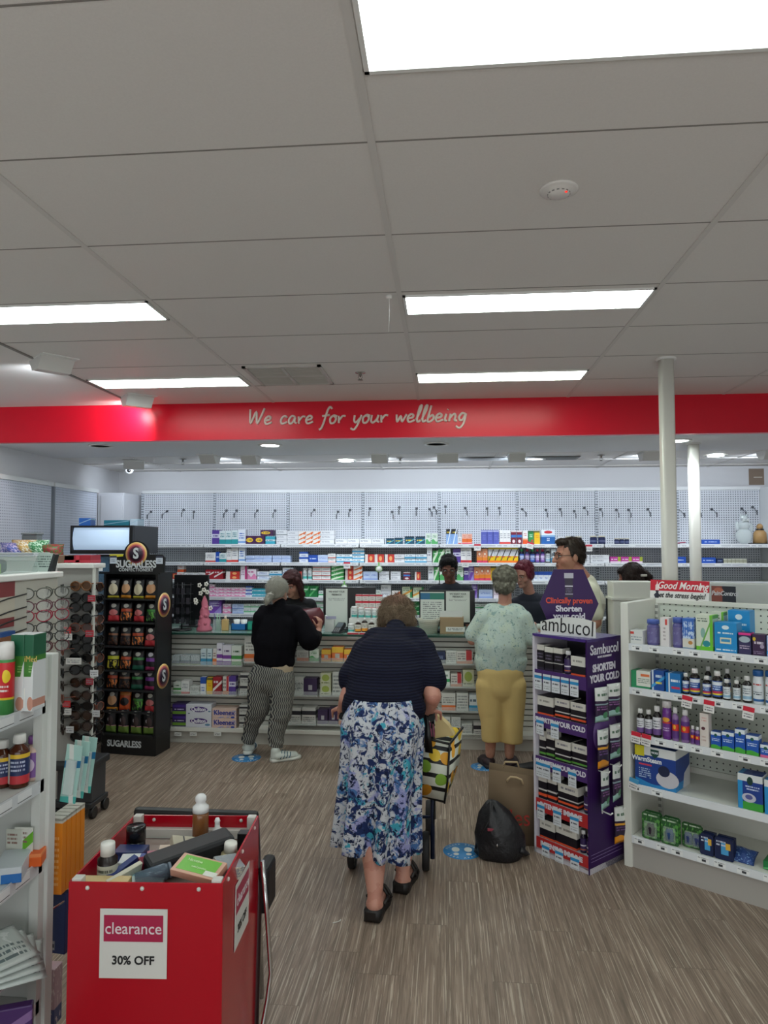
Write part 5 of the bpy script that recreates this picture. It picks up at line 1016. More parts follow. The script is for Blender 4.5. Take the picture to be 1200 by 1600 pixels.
MB().bx(.03, FWd-.03, .0, .019, .1, 1.59, .003).obj('glass_door', glass('#6a90b0', .05, alpha=.4), t); MB().bx(.04, FWd-.04, .021, .03, .12, 1.58).obj('lit_interior', pk('#5a86b8', ('n', 6, .52, 0, 1, '#c8d8e4'), ('b', .8, .82, '#e0e8ec'), ('b', .55, .57, '#e0e8ec'), ('b', .3, .32, '#e0e8ec')), t)
MB().bx(.36, .52, -.038, -.034, 1.588, 1.612).obj('yellow_sticker', mat('#d8cf2c', .5), t)
for i, (x, y, w_, h, col, lab) in enumerate(((.0, .1, .1, .07, '#2266c0', 'bright blue box on top of the drinks fridge'), (.22, .12, .24, .05, '#1c7890', 'long teal box on top of the drinks fridge'), (.47, .1, .07, .06, '#b8d0e4', 'pale blue and white carton on the fridge top'), (.0, 0, .0, .0, '#000000', ''))):
    if w_: tag(MB().bx(0, w_, 0, .15, 0, h, .003).obj('box', pk(col, ('d', .6, .2, .3, '#9fc4dc')), None, loc=(-3.235+x, 5.80+y, 1.861), rz=(.2, -.08, .05)[i]), lab, 'box')
# ------------------------------------------------------------------ cluttered service bench behind the eyewear stands
t = thing('rear_bench', 'white bench behind the eyewear stands, heaped with lolly bags', 'bench', (-3.75, 4.55, 0)); MB().bx(0, .97, 0, .6, 0, 1.585, .004).obj('cabinet', METALW, t); MB().bx(-.02, .99, -.02, .62, 1.585, 1.61, .004).obj('top', WHITE, t)
for i, (x, y, w_, h, col, c2, lab) in enumerate(((20, 866, .2, .1, '#4a58a8', '#c8b8d8', 'blue and white crinkled lolly bag on the rear bench'), (33, 866, .18, .12, '#c8a058', '#e8e0d0', 'gold crinkled lolly bag on the rear bench'), (47, 866, .2, .12, '#3a8c54', '#c8e8d0', 'green crinkled lolly bag on the rear bench'), (66, 866, .2, .09, '#a02838', '#2f7a3a', 'red and green crinkled lolly bag on the rear bench'))):
    p = at(x, y, Y=4.75); o = pouch_mesh(w_, h, .12).obj('lolly_bag', pk(col, ('n', 14, .52, 0, 1, c2)), None, True, (p.x, 4.75+.03*i, 1.61), .1*i); tag(o, lab, 'bag', 'lolly bags on the rear bench')
p = at(44, 845, Y=4.95); t = thing('grey_container', 'grey lidded container behind the lolly bags', 'container', (p.x, 5.0, 1.61)); MB().bx(-.06, .06, -.04, .04, 0, .16, .008).obj('body', mat('#6c7276', .4), t); MB().bx(-.065, .065, -.045, .045, .16, .175, .004).obj('lid', mat('#84898c', .4), t)
p = at(15, 872, Y=4.5); t = thing('laptop', 'pale closed laptop lying at the bench edge', 'laptop', (p.x, 4.62, 1.61)); MB().bx(-.2, .16, -.1, .1, 0, .02, .006).obj('base', mat('#c5ccd2', .3), t); MB().bx(-.2, .16, -.1, .1, .021, .03, .004).obj('lid', mat('#d8dee2', .3), t)
p = at(84, 872, Y=4.45); t = thing('gift_box', 'red ribboned gift box below the fridge header', 'box', (at(118, 884, Y=4.4).x, 4.42, 0)); zt = at(118, 868, Y=4.4).z; zb = at(118, 886, Y=4.4).z
t.location.z = zb; MB().bx(-.09, .09, 0, .14, 0, zt-zb, .002).obj('box_body', mat('#a81c30', .4), t); m = MB(); m.bx(-.01, .015, -.002, .142, 0, zt-zb+.002); m.bx(-.091, .091, -.002, .142, .03, .045); m.obj('ribbon', mat('#c83848', .3), t)
tag(MB().bx(-.1, .1, 0, .14, 0, zt-zb).obj('photo_frame_box', pk('#8a6a58', ('v', .3, .45, '#d8c8b8'), ('v', .7, .8, '#c8b0a0')), None, loc=(at(90, 884, Y=4.4).x, 4.42, zb)), 'brown picture frame carton left of the red gift box', 'box')
t = thing('display_shelf', 'narrow white shelf carrying the red gift box', 'shelf', (at(80, 890, Y=4.38).x, 4.36, 0)); w_ = at(143, 890, Y=4.38).x-t.location.x; MB().bx(0, w_, 0, .17, zb-.03, zb).obj('board', WHITE, t); MB().bx(0, .02, 0, .17, 0, zb-.03).obj('leg', METALW, t); MB().bx(w_*.5-.02, w_*.5, .1, .17, 0, zb-.03).obj('leg', METALW, t)
# ------------------------------------------------------------------ eyewear stands
def spec_mesh(lens, frame, temples=True, rimr=.004):
    f = MB(); L = []
    for s in (-1, 1):
        pts = [V((s*.038+.033*cos(a_)*(1.0), 0-.004*abs(cos(a_)), .029*sin(a_)*(1.05 if sin(a_) < 0 else .85))) for a_ in [2*pi*i/20 for i in range(20)]]
        f.tube(pts, rimr, 5, True)
        l = MB(); l.prism([(p.x, p.z) for p in pts], -.001, .001); L.append(l)
    f.tube([(-.009, 0, .008), (0, -.003, .012), (.009, 0, .008)], rimr, 5)
    if temples:
        for s in (-1, 1): f.tube([(s*.068, 0, .01), (s*.072, .03, .012), (s*.068, .11, .008), (s*.066, .135, -.02)], rimr*.8, 5)
    return f.mesh('f', frame, True), [l.mesh('l', lens) for l in L]
def eyewear(nm_, lab, grp, key, loc, rot, cache={}):
    lens, frame, rr = key
    kk = (lens.name, frame.name)
    if kk not in cache: cache[kk] = spec_mesh(lens, frame, True, rr)
    f, Ls = cache[kk]; t = thing(nm_, lab, nm_.replace('_', ' '), loc, 0, grp); t.rotation_euler = rot
    link('frame', f, t); [link('lens', l, t) for l in Ls]; return t
GBK = (mat('#0d0d10', .08), mat('#0a0a0c', .2), .0045); GBR = (mat('#3a2418', .08), mat('#2a1a12', .2), .005); GPK = (mat('#4a3430', .08), mat('#8a5040', .25), .003); GTO = (mat('#5a3a20', .08), mat('#7a5030', .2), .005)
X0 = at(89, 900, Y=4.2).x; X1 = at(147, 900, Y=4.2).x; YE = 4.2; EW = X1-X0
zt = at(118, 888, Y=YE).z; zb = at(118, 1190, Y=YE).z
t = thing('sunglasses_stand', 'grey revolving sunglasses stand beside the confectionery stand', 'display stand', (X0, YE, 0))
MB().bx(0, EW-.01, .0, .08, zb, zt, .004).obj('panel', mat('#a6a5a0', .45), t); MB().bx(-.02, EW+.01, -.03, .13, zt, zt+.03, .005).obj('cap', WHITE, t)
MB().bx(EW, EW+.012, -.02, .0, zb+.1, zt).obj('side_strip', METALW, t)
MB().bx(-.03, EW+.03, -.06, .2, zb-.045, zb, .01).obj('tray', DGREY, t)
MB().bx(.03, EW+.01, .0, .18, .1, zb-.045, .004).obj('base_box', mat('#3b3c40', .45), t); MB().bx(.0, EW+.02, -.02, .2, .07, .1, .004).obj('base_rim', DGREY, t)
for x in (.03, EW+.01):
    for y in (.02, .17): MB().cyl((x-.01, y, .036), (x+.015, y, .036), .035, n=16).obj('caster', BLACK, t)
for i, y in enumerate((915, 933, 948, 966, 980, 998, 1011, 1027, 1046, 1066, 1086, 1103, 1117, 1134, 1152, 1170)):
    k_ = (GTO, GBK, GBK, GBK, GPK, GBK, GBK, GBK, GBK, GBR, GBR, GBK, GBR, GBR, GBK, GBK)[i]; p = at(127, y, Y=YE-.03)
    eyewear('sunglasses', '%s sunglasses, %s row from the top, front column of the grey stand' % ({id(GTO): 'tortoiseshell', id(GBK): 'black', id(GPK): 'pink brown', id(GBR): 'dark brown'}[id(k_)], ORD[i]), 'sunglasses on the front of the grey stand', k_, p, (random.uniform(-.1, .1), random.uniform(-.05, .05), random.uniform(-.12, .12)))
    if i < 14:
        p = at(97, y+4, Y=YE-.01); k2 = (GBK, GBR, GPK, GBK)[i % 4]
        eyewear('sunglasses', '%s sunglasses turned sideways, %s row from the top, left column of the grey stand' % ({id(GBK): 'black', id(GPK): 'pink', id(GBR): 'brown'}[id(k2)], ORD[i]), 'sunglasses on the left of the grey stand', k2, p, (0, 0, -.9))
        p = at(150, y+2, Y=YE+.05); k2 = (GBR, GBK, GBK, GPK)[i % 4]
        eyewear('sunglasses', '%s sunglasses seen edge on, %s row, right side of the grey stand' % ({id(GBK): 'black', id(GPK): 'pink', id(GBR): 'brown'}[id(k2)], ORD[i]), 'sunglasses on the right side of the grey stand', k2, p, (0, 0, 1.4))
for i, (x, y, c) in enumerate(((105, 985, '#c8242c'), (107, 995, '#e0deda'), (143, 935, '#b02838'), (104, 1100, '#c8242c'), (105, 1112, '#dcdad8'), (147, 1052, '#dcdce0'), (115, 1033, '#e2e0dc'), (140, 990, '#b82c3c'), (109, 1140, '#d4d4d6'), (139, 1165, '#d8dadc'), (140, 1065, '#a83040'), (150, 1115, '#cfcfd2'))[:0] or sorted(((105, 985, '#c8242c'), (107, 995, '#e0deda'), (143, 935, '#b02838'), (104, 1100, '#c8242c'), (105, 1112, '#dcdad8'), (147, 1052, '#dcdce0'), (115, 1033, '#e2e0dc'), (140, 990, '#b82c3c'), (109, 1140, '#d4d4d6'), (139, 1165, '#d8dadc'), (140, 1065, '#a83040'), (150, 1115, '#cfcfd2')), key=lambda q: q[1])):
    p = at(x, y, Y=YE-.06); w_ = .05 if y != 1033 else .1; tag(MB().box((0, 0, 0), (w_, .002, .04), rz=.1*((i % 3)-1)).obj('swing_tag', pk(c, (T, .1, .9, .2, .8, 2, '#8a8a90')), None, loc=p), '%s swing tag on the sunglasses stand, %s tag from the top' % ('red' if c[1] in 'bac' and c[3] in '28' else 'white', ORD[i]), 'swing tag', 'swing tags on the sunglasses stand')
# reading glasses stand
RX = -2.03; RST = t = thing('reading_glasses_stand', 'cream reading glasses stand with white cap at the left photo edge', 'display stand', (RX, 3.0, 0)); CR = mat('#c9c7bc', .5)
zt = at(91, 893, X=RX); YL = zt.y-3.0
MB().bx(-.34, 0, 0, YL, .15, zt.z-.03, .003).obj('panel', CR, t); MB().bx(-.36, .02, -.02, YL+.02, zt.z-.03, zt.z, .006).obj('cap', WHITE, t); MB().bx(-.36, .02, -.02, YL+.02, .03, .15, .006).obj('base', DGREY, t)
hp_ = at(22, 950, X=RX+.004); q0 = at(0, 902, X=RX+.004); MB().bx(.002, .006, max(q0.y-3.12, .0), hp_.y-3.0, at(22, 978, X=RX).z, at(22, 905, X=RX).z).obj('strength_chart', pk('#cfc8b8', ('b', .64, 1, '#8a3a3c'), ('b', 0, .2, '#8a3a3c'), (T, .3, .7, .3, .55, 3, '#8a7c70')), t)
MB().bx(.002, .03, 0, at(14, 1000, X=RX).y-3.0, at(14, 1012, X=RX).z, at(14, 985, X=RX).z).obj('case_box', pk('#8a5a3c', ('b', .75, 1, '#1f4f94')), t)
WL = [(glass('#d8dcd8', .05, alpha=.18), mat(c, .25), .0028) for c in ('#4a4c44', '#6a3a48', '#a01c3c', '#3a3a38', '#2a2a2a', '#5a2430')]
for i, y in enumerate((927, 947, 962, 981, 996, 1011)):
    for j, x in enumerate((55, 84)):
        p = at(x, y-(3 if j else 0), X=RX+.03)
        eyewear('reading_glasses', '%s reading glasses, %s row from the top, %s column of the cream stand' % (('grey green', 'plum', 'crimson', 'charcoal', 'black', 'wine')[i], ORD[i], ('near', 'far')[j]), 'reading glasses on the cream stand', WL[i], p, (0, 0, .62))
        if not j: MB().tube([(0, 0, 0), (.0, -.14, -.012), (.0, -.26, -.03)], .0035, 5).obj('display_arm', BLACK, RST, loc=p+V((-.02, -.04, 0))-RST.location)
t = thing('acrylic_box', 'clear acrylic box holding a lime leaflet on top of the reading glasses stand', 'box', (RX-.2, 3.12, zt.z)); MB().bx(-.1, .14, 0, .3, 0, .085, .003).obj('box_shell', glass('#b8ccc8', .05, alpha=.35), t)
MB().bx(-.08, .12, .02, .03, .004, .05).obj('lime_leaflet', mat('#8aa82c', .5), t); MB().bx(-.07, .1, .05, .12, .004, .07, .02).obj('dark_device', mat('#3a3f40', .4), t)
t = thing('leaflet_holder', 'tilted pale leaflet holder at the far end of the reading glasses stand', 'leaflet holder', (RX-.1, 3.5, zt.z)); MB().prism([(-.04, 0), (.05, 0), (.08, .095), (-.0, .1)], -.01, .005).obj('leaflet', pk('#b5c4be', (T, .1, .9, .2, .85, 5, '#5c6c68')), t); MB().prism([(.05, 0), (.07, 0), (.09, .09), (.08, .095)], -.01, .03).obj('holder_side', mat('#2c3032', .4), t)
# ------------------------------------------------------------------ left gondola, close to the camera
LX, LY = -1.30, 2.2
t = thing('white_shelf_unit', 'white open shelf unit at the left photo edge with toiletries', 'shelf unit', (0, 0, 0)); LW = mat('#d3d6d2', .4)
lz = [at(73, 1095, Y=LY).z, at(68, 1216, Y=LY).z, at(65, 1341, Y=LY).z, at(60, 1468, Y=LY).z, .24]
MB().bx(LX-.42, LX+.012, LY, LY+.04, 0, at(75, 1022, Y=LY).z, .003).obj('end_panel', LW, t); MB().bx(LX-.44, LX-.42, .6, LY+.04, 0, at(75, 1022, Y=LY).z, .003).obj('back_panel', mat('#b9bcbb', .5), t)
MB().bx(LX-.03, LX+.0, LY-.03, LY, 0, at(75, 1026, Y=LY).z).obj('upright', LW, t); MB().bx(LX-.42, LX+.0, .6, LY, 0, .12).obj('plinth', LW, t)
for z in lz:
    s = MB().bx(LX-.42, LX-.004, .6, LY-.002, z-.025, z, .003).obj('shelf', LW, t); MB().bx(LX-.004, LX, .62, LY-.012, z-.036, z+.004).obj('price_strip', mat('#cfd3d6', .25), s)
    for i in range(6):
        y = LY-.08-i*.1; MB().bx(LX, LX+.001, y-.07, y, z-.031, z-.002).obj('price_ticket', pk('#dfe1e2', ('b', .08, .2, '#77797c')), s)
def stand_on(nm_, lab, cat, x0, x1, y0, yb, Yp, z, mt_, d=.06, grp=None, rz=0, bev=.002):
    Yp = max(at((x0+x1)/2, yb, Z=z).y, 1.5) if z > .3 else Yp
    a = at(x0, yb, Y=Yp); b = at(x1, yb, Y=Yp); h = at((x0+x1)/2, y0, Y=Yp).z-z; w_ = b.x-a.x
    o = MB().bx(-w_/2, w_/2, 0, d, 0, h, bev).obj(nm_, mt_, None, loc=((a.x+b.x)/2, Yp, z+.0005), rz=rz); tag(o, lab, cat, grp); return o, w_, h
GMM = pk('#d5d8da', ('b', .45, 1, '#3c7a2c'), ('b', .72, 1, '#15583c'), ('d', .9, -.6, -.25, '#d5d8da'), ('o', .75, .1, .3, .09, '#c08a78'), ('r', .1, .2, .05, .3, '#e8e8e4'), (T, .55, .9, .5, .6, 3, '#9ac07c'))
for i, (x0, x1, yp, lab) in enumerate(((14, 35, 2.0, 'tall green and white carton on the left shelf unit, the nearer'), (35, 50, 2.07, 'tall green and white carton on the left shelf unit, the farther'))):
    o, w_, h = stand_on('tall_carton', lab, 'box', x0, x1, 992, 1112, yp, lz[0], GMM, .07, 'tall green cartons'); i and text('MiMed', .026, mat('#c8b060', .4), o, (.0, -.0015, h*.68), sx=.8)
def spray(x0, x1, y0, Yp, z, lab, mt_, cap_):
    Yp = at((x0+x1)/2, 1118, Z=z).y
    a = at(x0, 1000, Y=Yp); b = at(x1, 1000, Y=Yp); r = (b.x-a.x)/2; h = at((x0+x1)/2, y0, Y=Yp).z-z; t = thing('spray_bottle', lab, 'spray bottle', ((a.x+b.x)/2, Yp+r, z+.0005))
    MB().lathe([(.0005, 0), (r, 0), (r, h*.74), (r*.95, h*.76), (.0005, h*.76)], n=24).obj('body', mt_, t); MB().lathe([(r*.93, h*.76), (r*.93, h*.93), (r*.8, h), (.0005, h)], n=24).obj('cap', mat(cap_, .35), t)
spray(-8, 15, 1005, 1.86, lz[0], 'white and red insect spray bottle at the far left edge', pk('#3f8a44', ('b', .3, .95, '#c8242c'), ('b', .27, .31, '#e8c82c'), ('o', .75, .7, .2, .12, '#e8c82c'), (T, .1, .9, .4, .55, 2, '#f0e8e4')), '#e2dedc')
BOT['am'] = ('amber bottle with white cap and yellow red label', '#4a2210', '#e4e4e0', pk('#23305c', ('b', .86, 1, '#e0b830'), ('b', 0, .28, '#c0343c'), ('v', 0, .3, '#d8d4c8'), (T, .35, .95, .4, .8, 3, '#b8c0d8')))
BOT['pc'] = ('blush bottle with a purple cap', '#d8bcae', '#8a5ca0', pk('#8058a0', ('o', .6, .5, .22, .25, '#d8c8e0'), ('v', 0, .15, '#c8a8c8')))
def lbot(key, x0, x1, y0, Yp, z, lab):
    Yp = at((x0+x1)/2, 1234-.3*(x0 > 20)*40, Z=z).y
    a = at(x0, 1200, Y=Yp); b = at(x1, 1200, Y=Yp); r = (b.x-a.x)/2; h = at((x0+x1)/2, y0, Y=Yp).z-z; t = bottle_proto(key, r, h, lab, 'bottle', None, 'medicine_bottle'); t.location = ((a.x+b.x)/2, Yp+r, z+.0005)
lbot('am', 6, 35, 1151, 1.93, lz[1], 'large amber bottle with white cap on the left shelf unit'); lbot('am', -20, 8, 1160, 1.83, lz[1], 'amber bottle cut by the left photo edge'); lbot('pc', 32, 56, 1153, 2.03, lz[1], 'blush bottle with purple cap beside the amber bottle')
o, w_, h = stand_on('hang_card_pack', 'white and green lip balm card, front of two', 'card pack', 21, 50, 1293, 1350, 2.0, lz[2], pk('#d9dbd2', ('b', 0, .3, '#6ab42c'), ('d', .5, .1, .4, '#6ab42c'), (T, .1, .7, .55, .9, 3, '#8a6a60')), .004)
o, w_, h = stand_on('hang_card_pack', 'white and dark green lip balm card, rear of two', 'card pack', 8, 34, 1296, 1350, 2.06, lz[2], pk('#c9cbc0', ('b', 0, .35, '#3c5c30'), (T, .1, .7, .55, .9, 3, '#8a6a60')), .004)
stand_on('flat_carton', 'flat orange carton at the front of the third left shelf', 'box', 28, 62, 1336, 1356, 1.98, lz[2], pk('#e8641c', ('b', .75, 1, '#f08c50')), .12, rz=.3)
stand_on('flat_carton', 'white and blue carton lying on the third left shelf', 'box', -10, 30, 1357, 1382, 1.85, lz[2], pk('#c8d0d6', ('r', .3, 1, 0, .6, '#1f6cb8')), .14, rz=.35)
for i in range(4):
    p = at(24-i*2, 1490, Y=1.95); t = thing('foil_pouch', 'pale foil pouch lying flat on the fourth left shelf, %s from the bottom' % ORD[i], 'pouch', (p.x, 1.95, lz[3]+.012+i*.018), .6+i*.12, 'pale pouches on the left shelf unit')
    pouch_mesh(.17, .2, .02).obj('pouch', pk('#c9d2ce', ('n', 5, .62, 0, 1, '#e2e8e6'), ('r', .1, .5, .6, .85, '#7aa8c8'), (T, .1, .9, .1, .5, 3, '#6a7a7c')), t, True); t.rotation_euler[0] = -pi/2+.08
p = at(8, 1570, Y=1.93); tag(MB().bx(-.06, .06, 0, .03, 0, .13, .004).obj('purple_carton', pk('#4a2a68', ('d', .5, .2, .4, '#8a6aa0')), None, loc=(p.x, 1.95, lz[4]), rz=.4), 'purple carton on the lowest left shelf', 'box')
# end clip merchandise
for i in range(5):
    y = 2.27+i*.03; z1 = at(96, 1272, Y=2.33).z; z0 = at(96, 1384, Y=2.33).z
    tag(MB().bx(-.055, .0, 0, .026, 0, z1-z0, .001).obj('slim_orange_carton', pk('#e0861c', (T, .2, .5, .1, .8, 9, '#f0b870'), (T, .5, .8, .1, .8, 9, '#f0b870'), ('b', .97, 1, '#c9c6bc')), None, loc=(LX+.02, y, z0)), 'tall slim orange carton clipped to the shelf end, %s from the camera' % ORD[i], 'box', 'orange cartons on the shelf end')
    tag(MB().bx(-.055, .0, 0, .026, 0, .008).obj('carton_hang_tab', pk('#b9b8ae', ('n', 20, .5, 0, 1, '#77776c')), None, loc=(LX+.02, y, z1+.0005)), 'grey printed hang tab above an orange carton, %s from the camera' % ORD[i], 'hang tab', 'hang tabs above the orange cartons')
for i in range(3):
    y = 2.28+i*.05; z1 = at(92, 1160, Y=2.3).z; z0 = at(92, 1250, Y=2.3).z
    t = thing('interdental_brush_pack', 'clear teal blister of dental sticks hung on the shelf end, %s from the camera' % ORD[i], 'blister pack', (LX+.03, y, z0), 0, 'dental packs on the shelf end')
    MB().box((0, 0, (z1-z0)/2), (.055, .002, z1-z0), M=Matrix.Rotation(.12, 4, 'Y')).obj('card', pk('#a9cfc8', ('b', .6, .72, '#1c6c98'), ('b', 0, .12, '#4ab0a8'), ('v', .4, .6, '#d8dcd8')), t)
    MB().box((0, -.008, (z1-z0)*.45), (.035, .012, (z1-z0)*.6), .003, Matrix.Rotation(.12, 4, 'Y')).obj('bubble', glass('#e8f4f2', .05, alpha=.4), t)
stand_on('navy_carton', 'tall navy carton hanging low beside the red bin', 'box', 68, 102, 1395, 1490, 2.33, at(85, 1490, Y=2.33).z, pk('#1d2a5c', ('r', .12, .5, .05, .2, '#9a98a0'), (T, .15, .48, .06, .18, 1, '#3a3a44')), .03, rz=-.15)
MB_ = MB().tube([(0, -.12, .0), (0, 0, -.02), (0, .02, .1)], .004, 6); tag(MB_.obj('wire_prong', CHROME, None, loc=(LX+.0, 2.36, at(85, 1400, Y=2.33).z)), 'wire prong holding the navy carton on the shelf end', 'prong')
stand_on('pink_carton', 'pale pink carton standing low behind the shelf unit', 'box', 66, 84, 1515, 1600, 2.36, at(75, 1605, Y=2.36).z, pk('#a88a90', ('b', .0, .3, '#3a3f6a'), ('n', 6, .6, 0, 1, '#c8b4b4')), .05)
# ------------------------------------------------------------------ red clearance bin
BX = at(107, 1378, Z=.75); BX2 = at(348, 1381, Z=.75); BA = atan2(BX2.y-BX.y, BX2.x-BX.x); BW = (BX2.xy-BX.xy).length; BD = .49
t = thing('clearance_bin', 'red open topped clearance bin full of marked down goods', 'bin', (BX.x, BX.y, 0), BA)
RB = mat('#a8021a', .18, 0, .5); WT = mat('#c9c6c0', .35)
fp = MB().bx(0, BW, 0, .006, .03, .75, .002).obj('front_panel', RB, t); MB().bx(0, BW, BD-.006, BD, .03, .75, .002).obj('back_panel', RB, t)
MB().bx(0, .006, .006, BD-.006, .03, .75).obj('side_panel', RB, t); rp = MB().bx(BW-.006, BW, .006, BD-.006, .03, .75).obj('side_panel', RB, t)
MB().bx(.006, BW-.006, .006, BD-.006, .50, .51).obj('inner_floor', RB, t)
for x in (.02, BW-.02):
    for y in (.02, BD-.02): MB().bx(x-.014, x+.014, y-.014, y+.014, .0, .756, .002).obj('corner_post', WT, t)
m = MB(); m.bx(.03, BW-.03, BD-.03, BD-.006, .68, .71); m.obj('cross_rail', WT, t)
for x in (.055, .21, .37): MB().ell((x, -.002, .735), (.006, .004, .006)).obj('rivet', WT, t)
for y in (.06, .24, .42): MB().ell((BW+.001, y, .735), (.004, .006, .006)).obj('rivet', WT, t)
for x in (.07, BW-.06): MB().ell((x, BD-.008, .735), (.006, .004, .006)).obj('rivet', WT, t)
def sign(parent, M, w_, h):
    s = MB().box((0, 0, 0), (w_, .001, h), M=M).obj('clearance_sign', mat('#cfcdc8', .4), parent); m = MB()
    m.box((0, -.0012, h*.22), (w_*.88, .0006, h*.38), M=M); m.obj('magenta_panel', mat('#a31a44', .35), s)
    R = M.to_euler(); rot = (M.to_3x3() @ Euler((pi/2, 0, 0)).to_matrix()).to_euler()
    text('clearance', w_*.235, mat('#d9ccd0', .4), s, M @ V((0, -.0022, h*.215)), rot, off=.0002, ext=.0003, sx=.95); text('30% OFF', w_*.17, mat('#1c1c1e', .4), s, M @ V((0, -.0012, -h*.245)), rot, off=.0009, ext=.0003)
a = at(158, 1425, Y=BX.y); b = at(268, 1531, Y=BX.y)
sign(fp, Matrix.Translation((.188, -.0025, (a.z+b.z)/2)), .190, .189)
sign(rp, Matrix.Translation((BW+.0022, .235, .575)) @ Matrix.Rotation(pi/2, 4, 'Z') @ Matrix.Rotation(.05, 4, 'Y'), .19, .19)
# goods in the bin (bin coordinates)
def inbin(x, y, z):
    z += .045; c, s = cos(BA), sin(BA); return V((BX.x+c*x-s*y, BX.y+s*x+c*y, z))
def bincap(nm_, lab, x, y, z, r, h, body, cp, label=None, tilt=(0, 0)):
    t = thing(nm_, lab, 'bottle', inbin(x, y, z)); t.rotation_euler = (tilt[0], tilt[1], 0)
    MB().lathe([(.0005, 0), (r, 0), (r, h*.7), (r*.5, h*.78), (r*.5, h*.8), (.0005, h*.8)], n=22).obj('body', mat(body, .25), t); MB().lathe([(.0005, h*.76), (r*.72, h*.76), (r*.72, h*.97), (r*.66, h), (.0005, h)], n=22).obj('cap', mat(cp, .35), t)
    if label: MB().lathe([(r*1.01, h*.1), (r*1.01, h*.6)], n=24, cap=False).obj('label', label, t)
bincap('supplement_bottle', 'black supplement bottle with a white cap in the bin, near the front left', .06, .12, .615, .029, .15, '#1c1210', '#dcdad4', pk('#b9b8a8', (T, .1, .9, .3, .9, 3, '#55584c')))
t = thing('black_canister', 'black cylindrical canister standing at the rear left of the bin', 'canister', inbin(.065, .33, .60)); MB().lathe([(.0005, 0), (.03, 0), (.03, .085), (.0005, .085)], n=24).obj('body', mat('#0b0b0d', .25), t); MB().lathe([(.0005, .085), (.031, .085), (.031, .125), (.029, .13), (.0005, .13)], n=24).obj('lid', mat('#161618', .2), t)
t = thing('tanning_foam_bottle', 'tall amber foam bottle with a white pump cap at the bin rear', 'bottle', inbin(.255, .41, .62)); MB().lathe([(.0005, 0), (.027, 0), (.027, .12), (.024, .127), (.0005, .127)], n=26).obj('body', mat('#7c4f2c', .2), t)
MB().lathe([(.027, .127), (.027, .145), (.02, .15), (.015, .158), (.019, .165), (.018, .178), (.01, .186), (.0005, .188)], n=26).obj('pump_cap', mat('#dcdcdc', .25), t)
t = thing('dropper_bottle', 'white nozzle bottle right of the tall amber foam bottle', 'bottle', inbin(.315, .40, .60)); MB().lathe([(.0005, 0), (.024, 0), (.022, .06), (.016, .075), (.0005, .075)], n=20).obj('body', mat('#c6c4bc', .3), t); MB().lathe([(.016, .075), (.016, .095), (.009, .1), (.008, .115), (.01, .12), (.006, .13), (.0005, .131)], n=18).obj('nozzle', mat('#dedede', .3), t)
bincap('vitamin_bottle', 'cream vitamin bottle with white cap at the bin right', .39, .25, .60, .028, .12, '#b8ad88', '#dcdad2', None, (.1, .1))
t = thing('black_eyewear_case', 'long black case lying diagonally across the bin goods', 'case', inbin(.275, .23, .685)); t.rotation_euler = (.08, -.10, BA+.62)
MB().box((0, 0, 0), (.27, .085, .06), .012).obj('case_body', mat('#17171c', .55), t); MB().box((0, -.0385, .008), (.23, .001, .003)).obj('seam', mat('#2c2c32', .5), t)
t = thing('green_carton', 'lime green and peach carton at the front right of the bin', 'box', inbin(.345, .085, .705)); t.rotation_euler = (.25, .08, BA-.28)
MB().box((0, 0, 0), (.145, .075, .022), .0015).obj('carton', mat('#c99a84', .4), t); MB().box((0, .002, .0112), (.12, .058, .0008)).obj('green_panel', mat('#5fae1c', .35), t); MB().box((.05, -.02, .0118), (.04, .018, .0008)).obj('white_sticker', mat('#d4d6cc', .4), t)
text('Nicotine', .014, mat('#cfe8b0', .4), t, (-.02, .014, .0125), (0, 0, 0)); text('relief patches', .009, mat('#cfe8b0', .4), t, (.005, -.008, .0125), (0, 0, 0))
def small(x, y, z, d, rot, mt_, lab, nm_='small_carton', cat='box'):
    o = MB().box((0, 0, 0), tuple(q*1.2 if q < .2 else q for q in d), .0015).obj(nm_, mt_, None, loc=inbin(x, y, z)); o.rotation_euler = rot; tag(o, lab, cat)
small(.075, .265, .655, (.08, .05, .05), (0, 0, BA), pk('#1d2a5c', ('b', .6, .8, '#2f3f78')), 'navy carton below the black canister in the bin')
small(.10, .21, .645, (.06, .045, .06), (.1, 0, BA+.1), pk('#c4c6c8', ('v', .8, 1, '#1f3f88'), (T, .1, .7, .3, .8, 3, '#6a6c74')), 'white and navy carton behind the supplement bottle')
small(.155, .215, .66, (.07, .03, .028), (.3, .2, BA+.9), mat('#7a1432', .3), 'crimson lipstick pack lying in the bin middle'); small(.19, .17, .655, (.06, .025, .025), (.1, -.2, BA-.4), mat('#8a1230', .3), 'dark pink lipstick pack in front of the crimson one')
small(.165, .275, .655, (.07, .03, .02), (.2, .1, BA+.4), pk('#b06a7c', (T, .1, .9, .1, .9, 3, '#e0c8d0')), 'pale pink pack in the bin middle'); small(.205, .22, .672, (.05, .028, .018), (.2, .3, BA-.6), mat('#b9b6ae', .4), 'small grey white pack beside the black case')
small(.235, .31, .665, (.075, .07, .02), (.5, .3, BA+.6), pk('#b9b09c', ('v', .4, .46, '#4a4848')), 'cream square pack behind the black case'); small(.19, .33, .64, (.08, .06, .02), (.2, 0, BA+.2), pk('#cdb8a8', (T, .1, .9, .1, .9, 3, '#907a70')), 'beige pack at the bin rear')
small(.155, .12, .655, (.07, .03, .022), (.15, 0, BA+.05), mat('#5fa8bc', .35), 'light blue pack near the bin front'); small(.175, .085, .65, (.1, .05, .025), (.2, .1, BA+.1), pk('#b4c4c4', (T, .1, .9, .1, .9, 3, '#7c9090')), 'pale pack at the bin front')
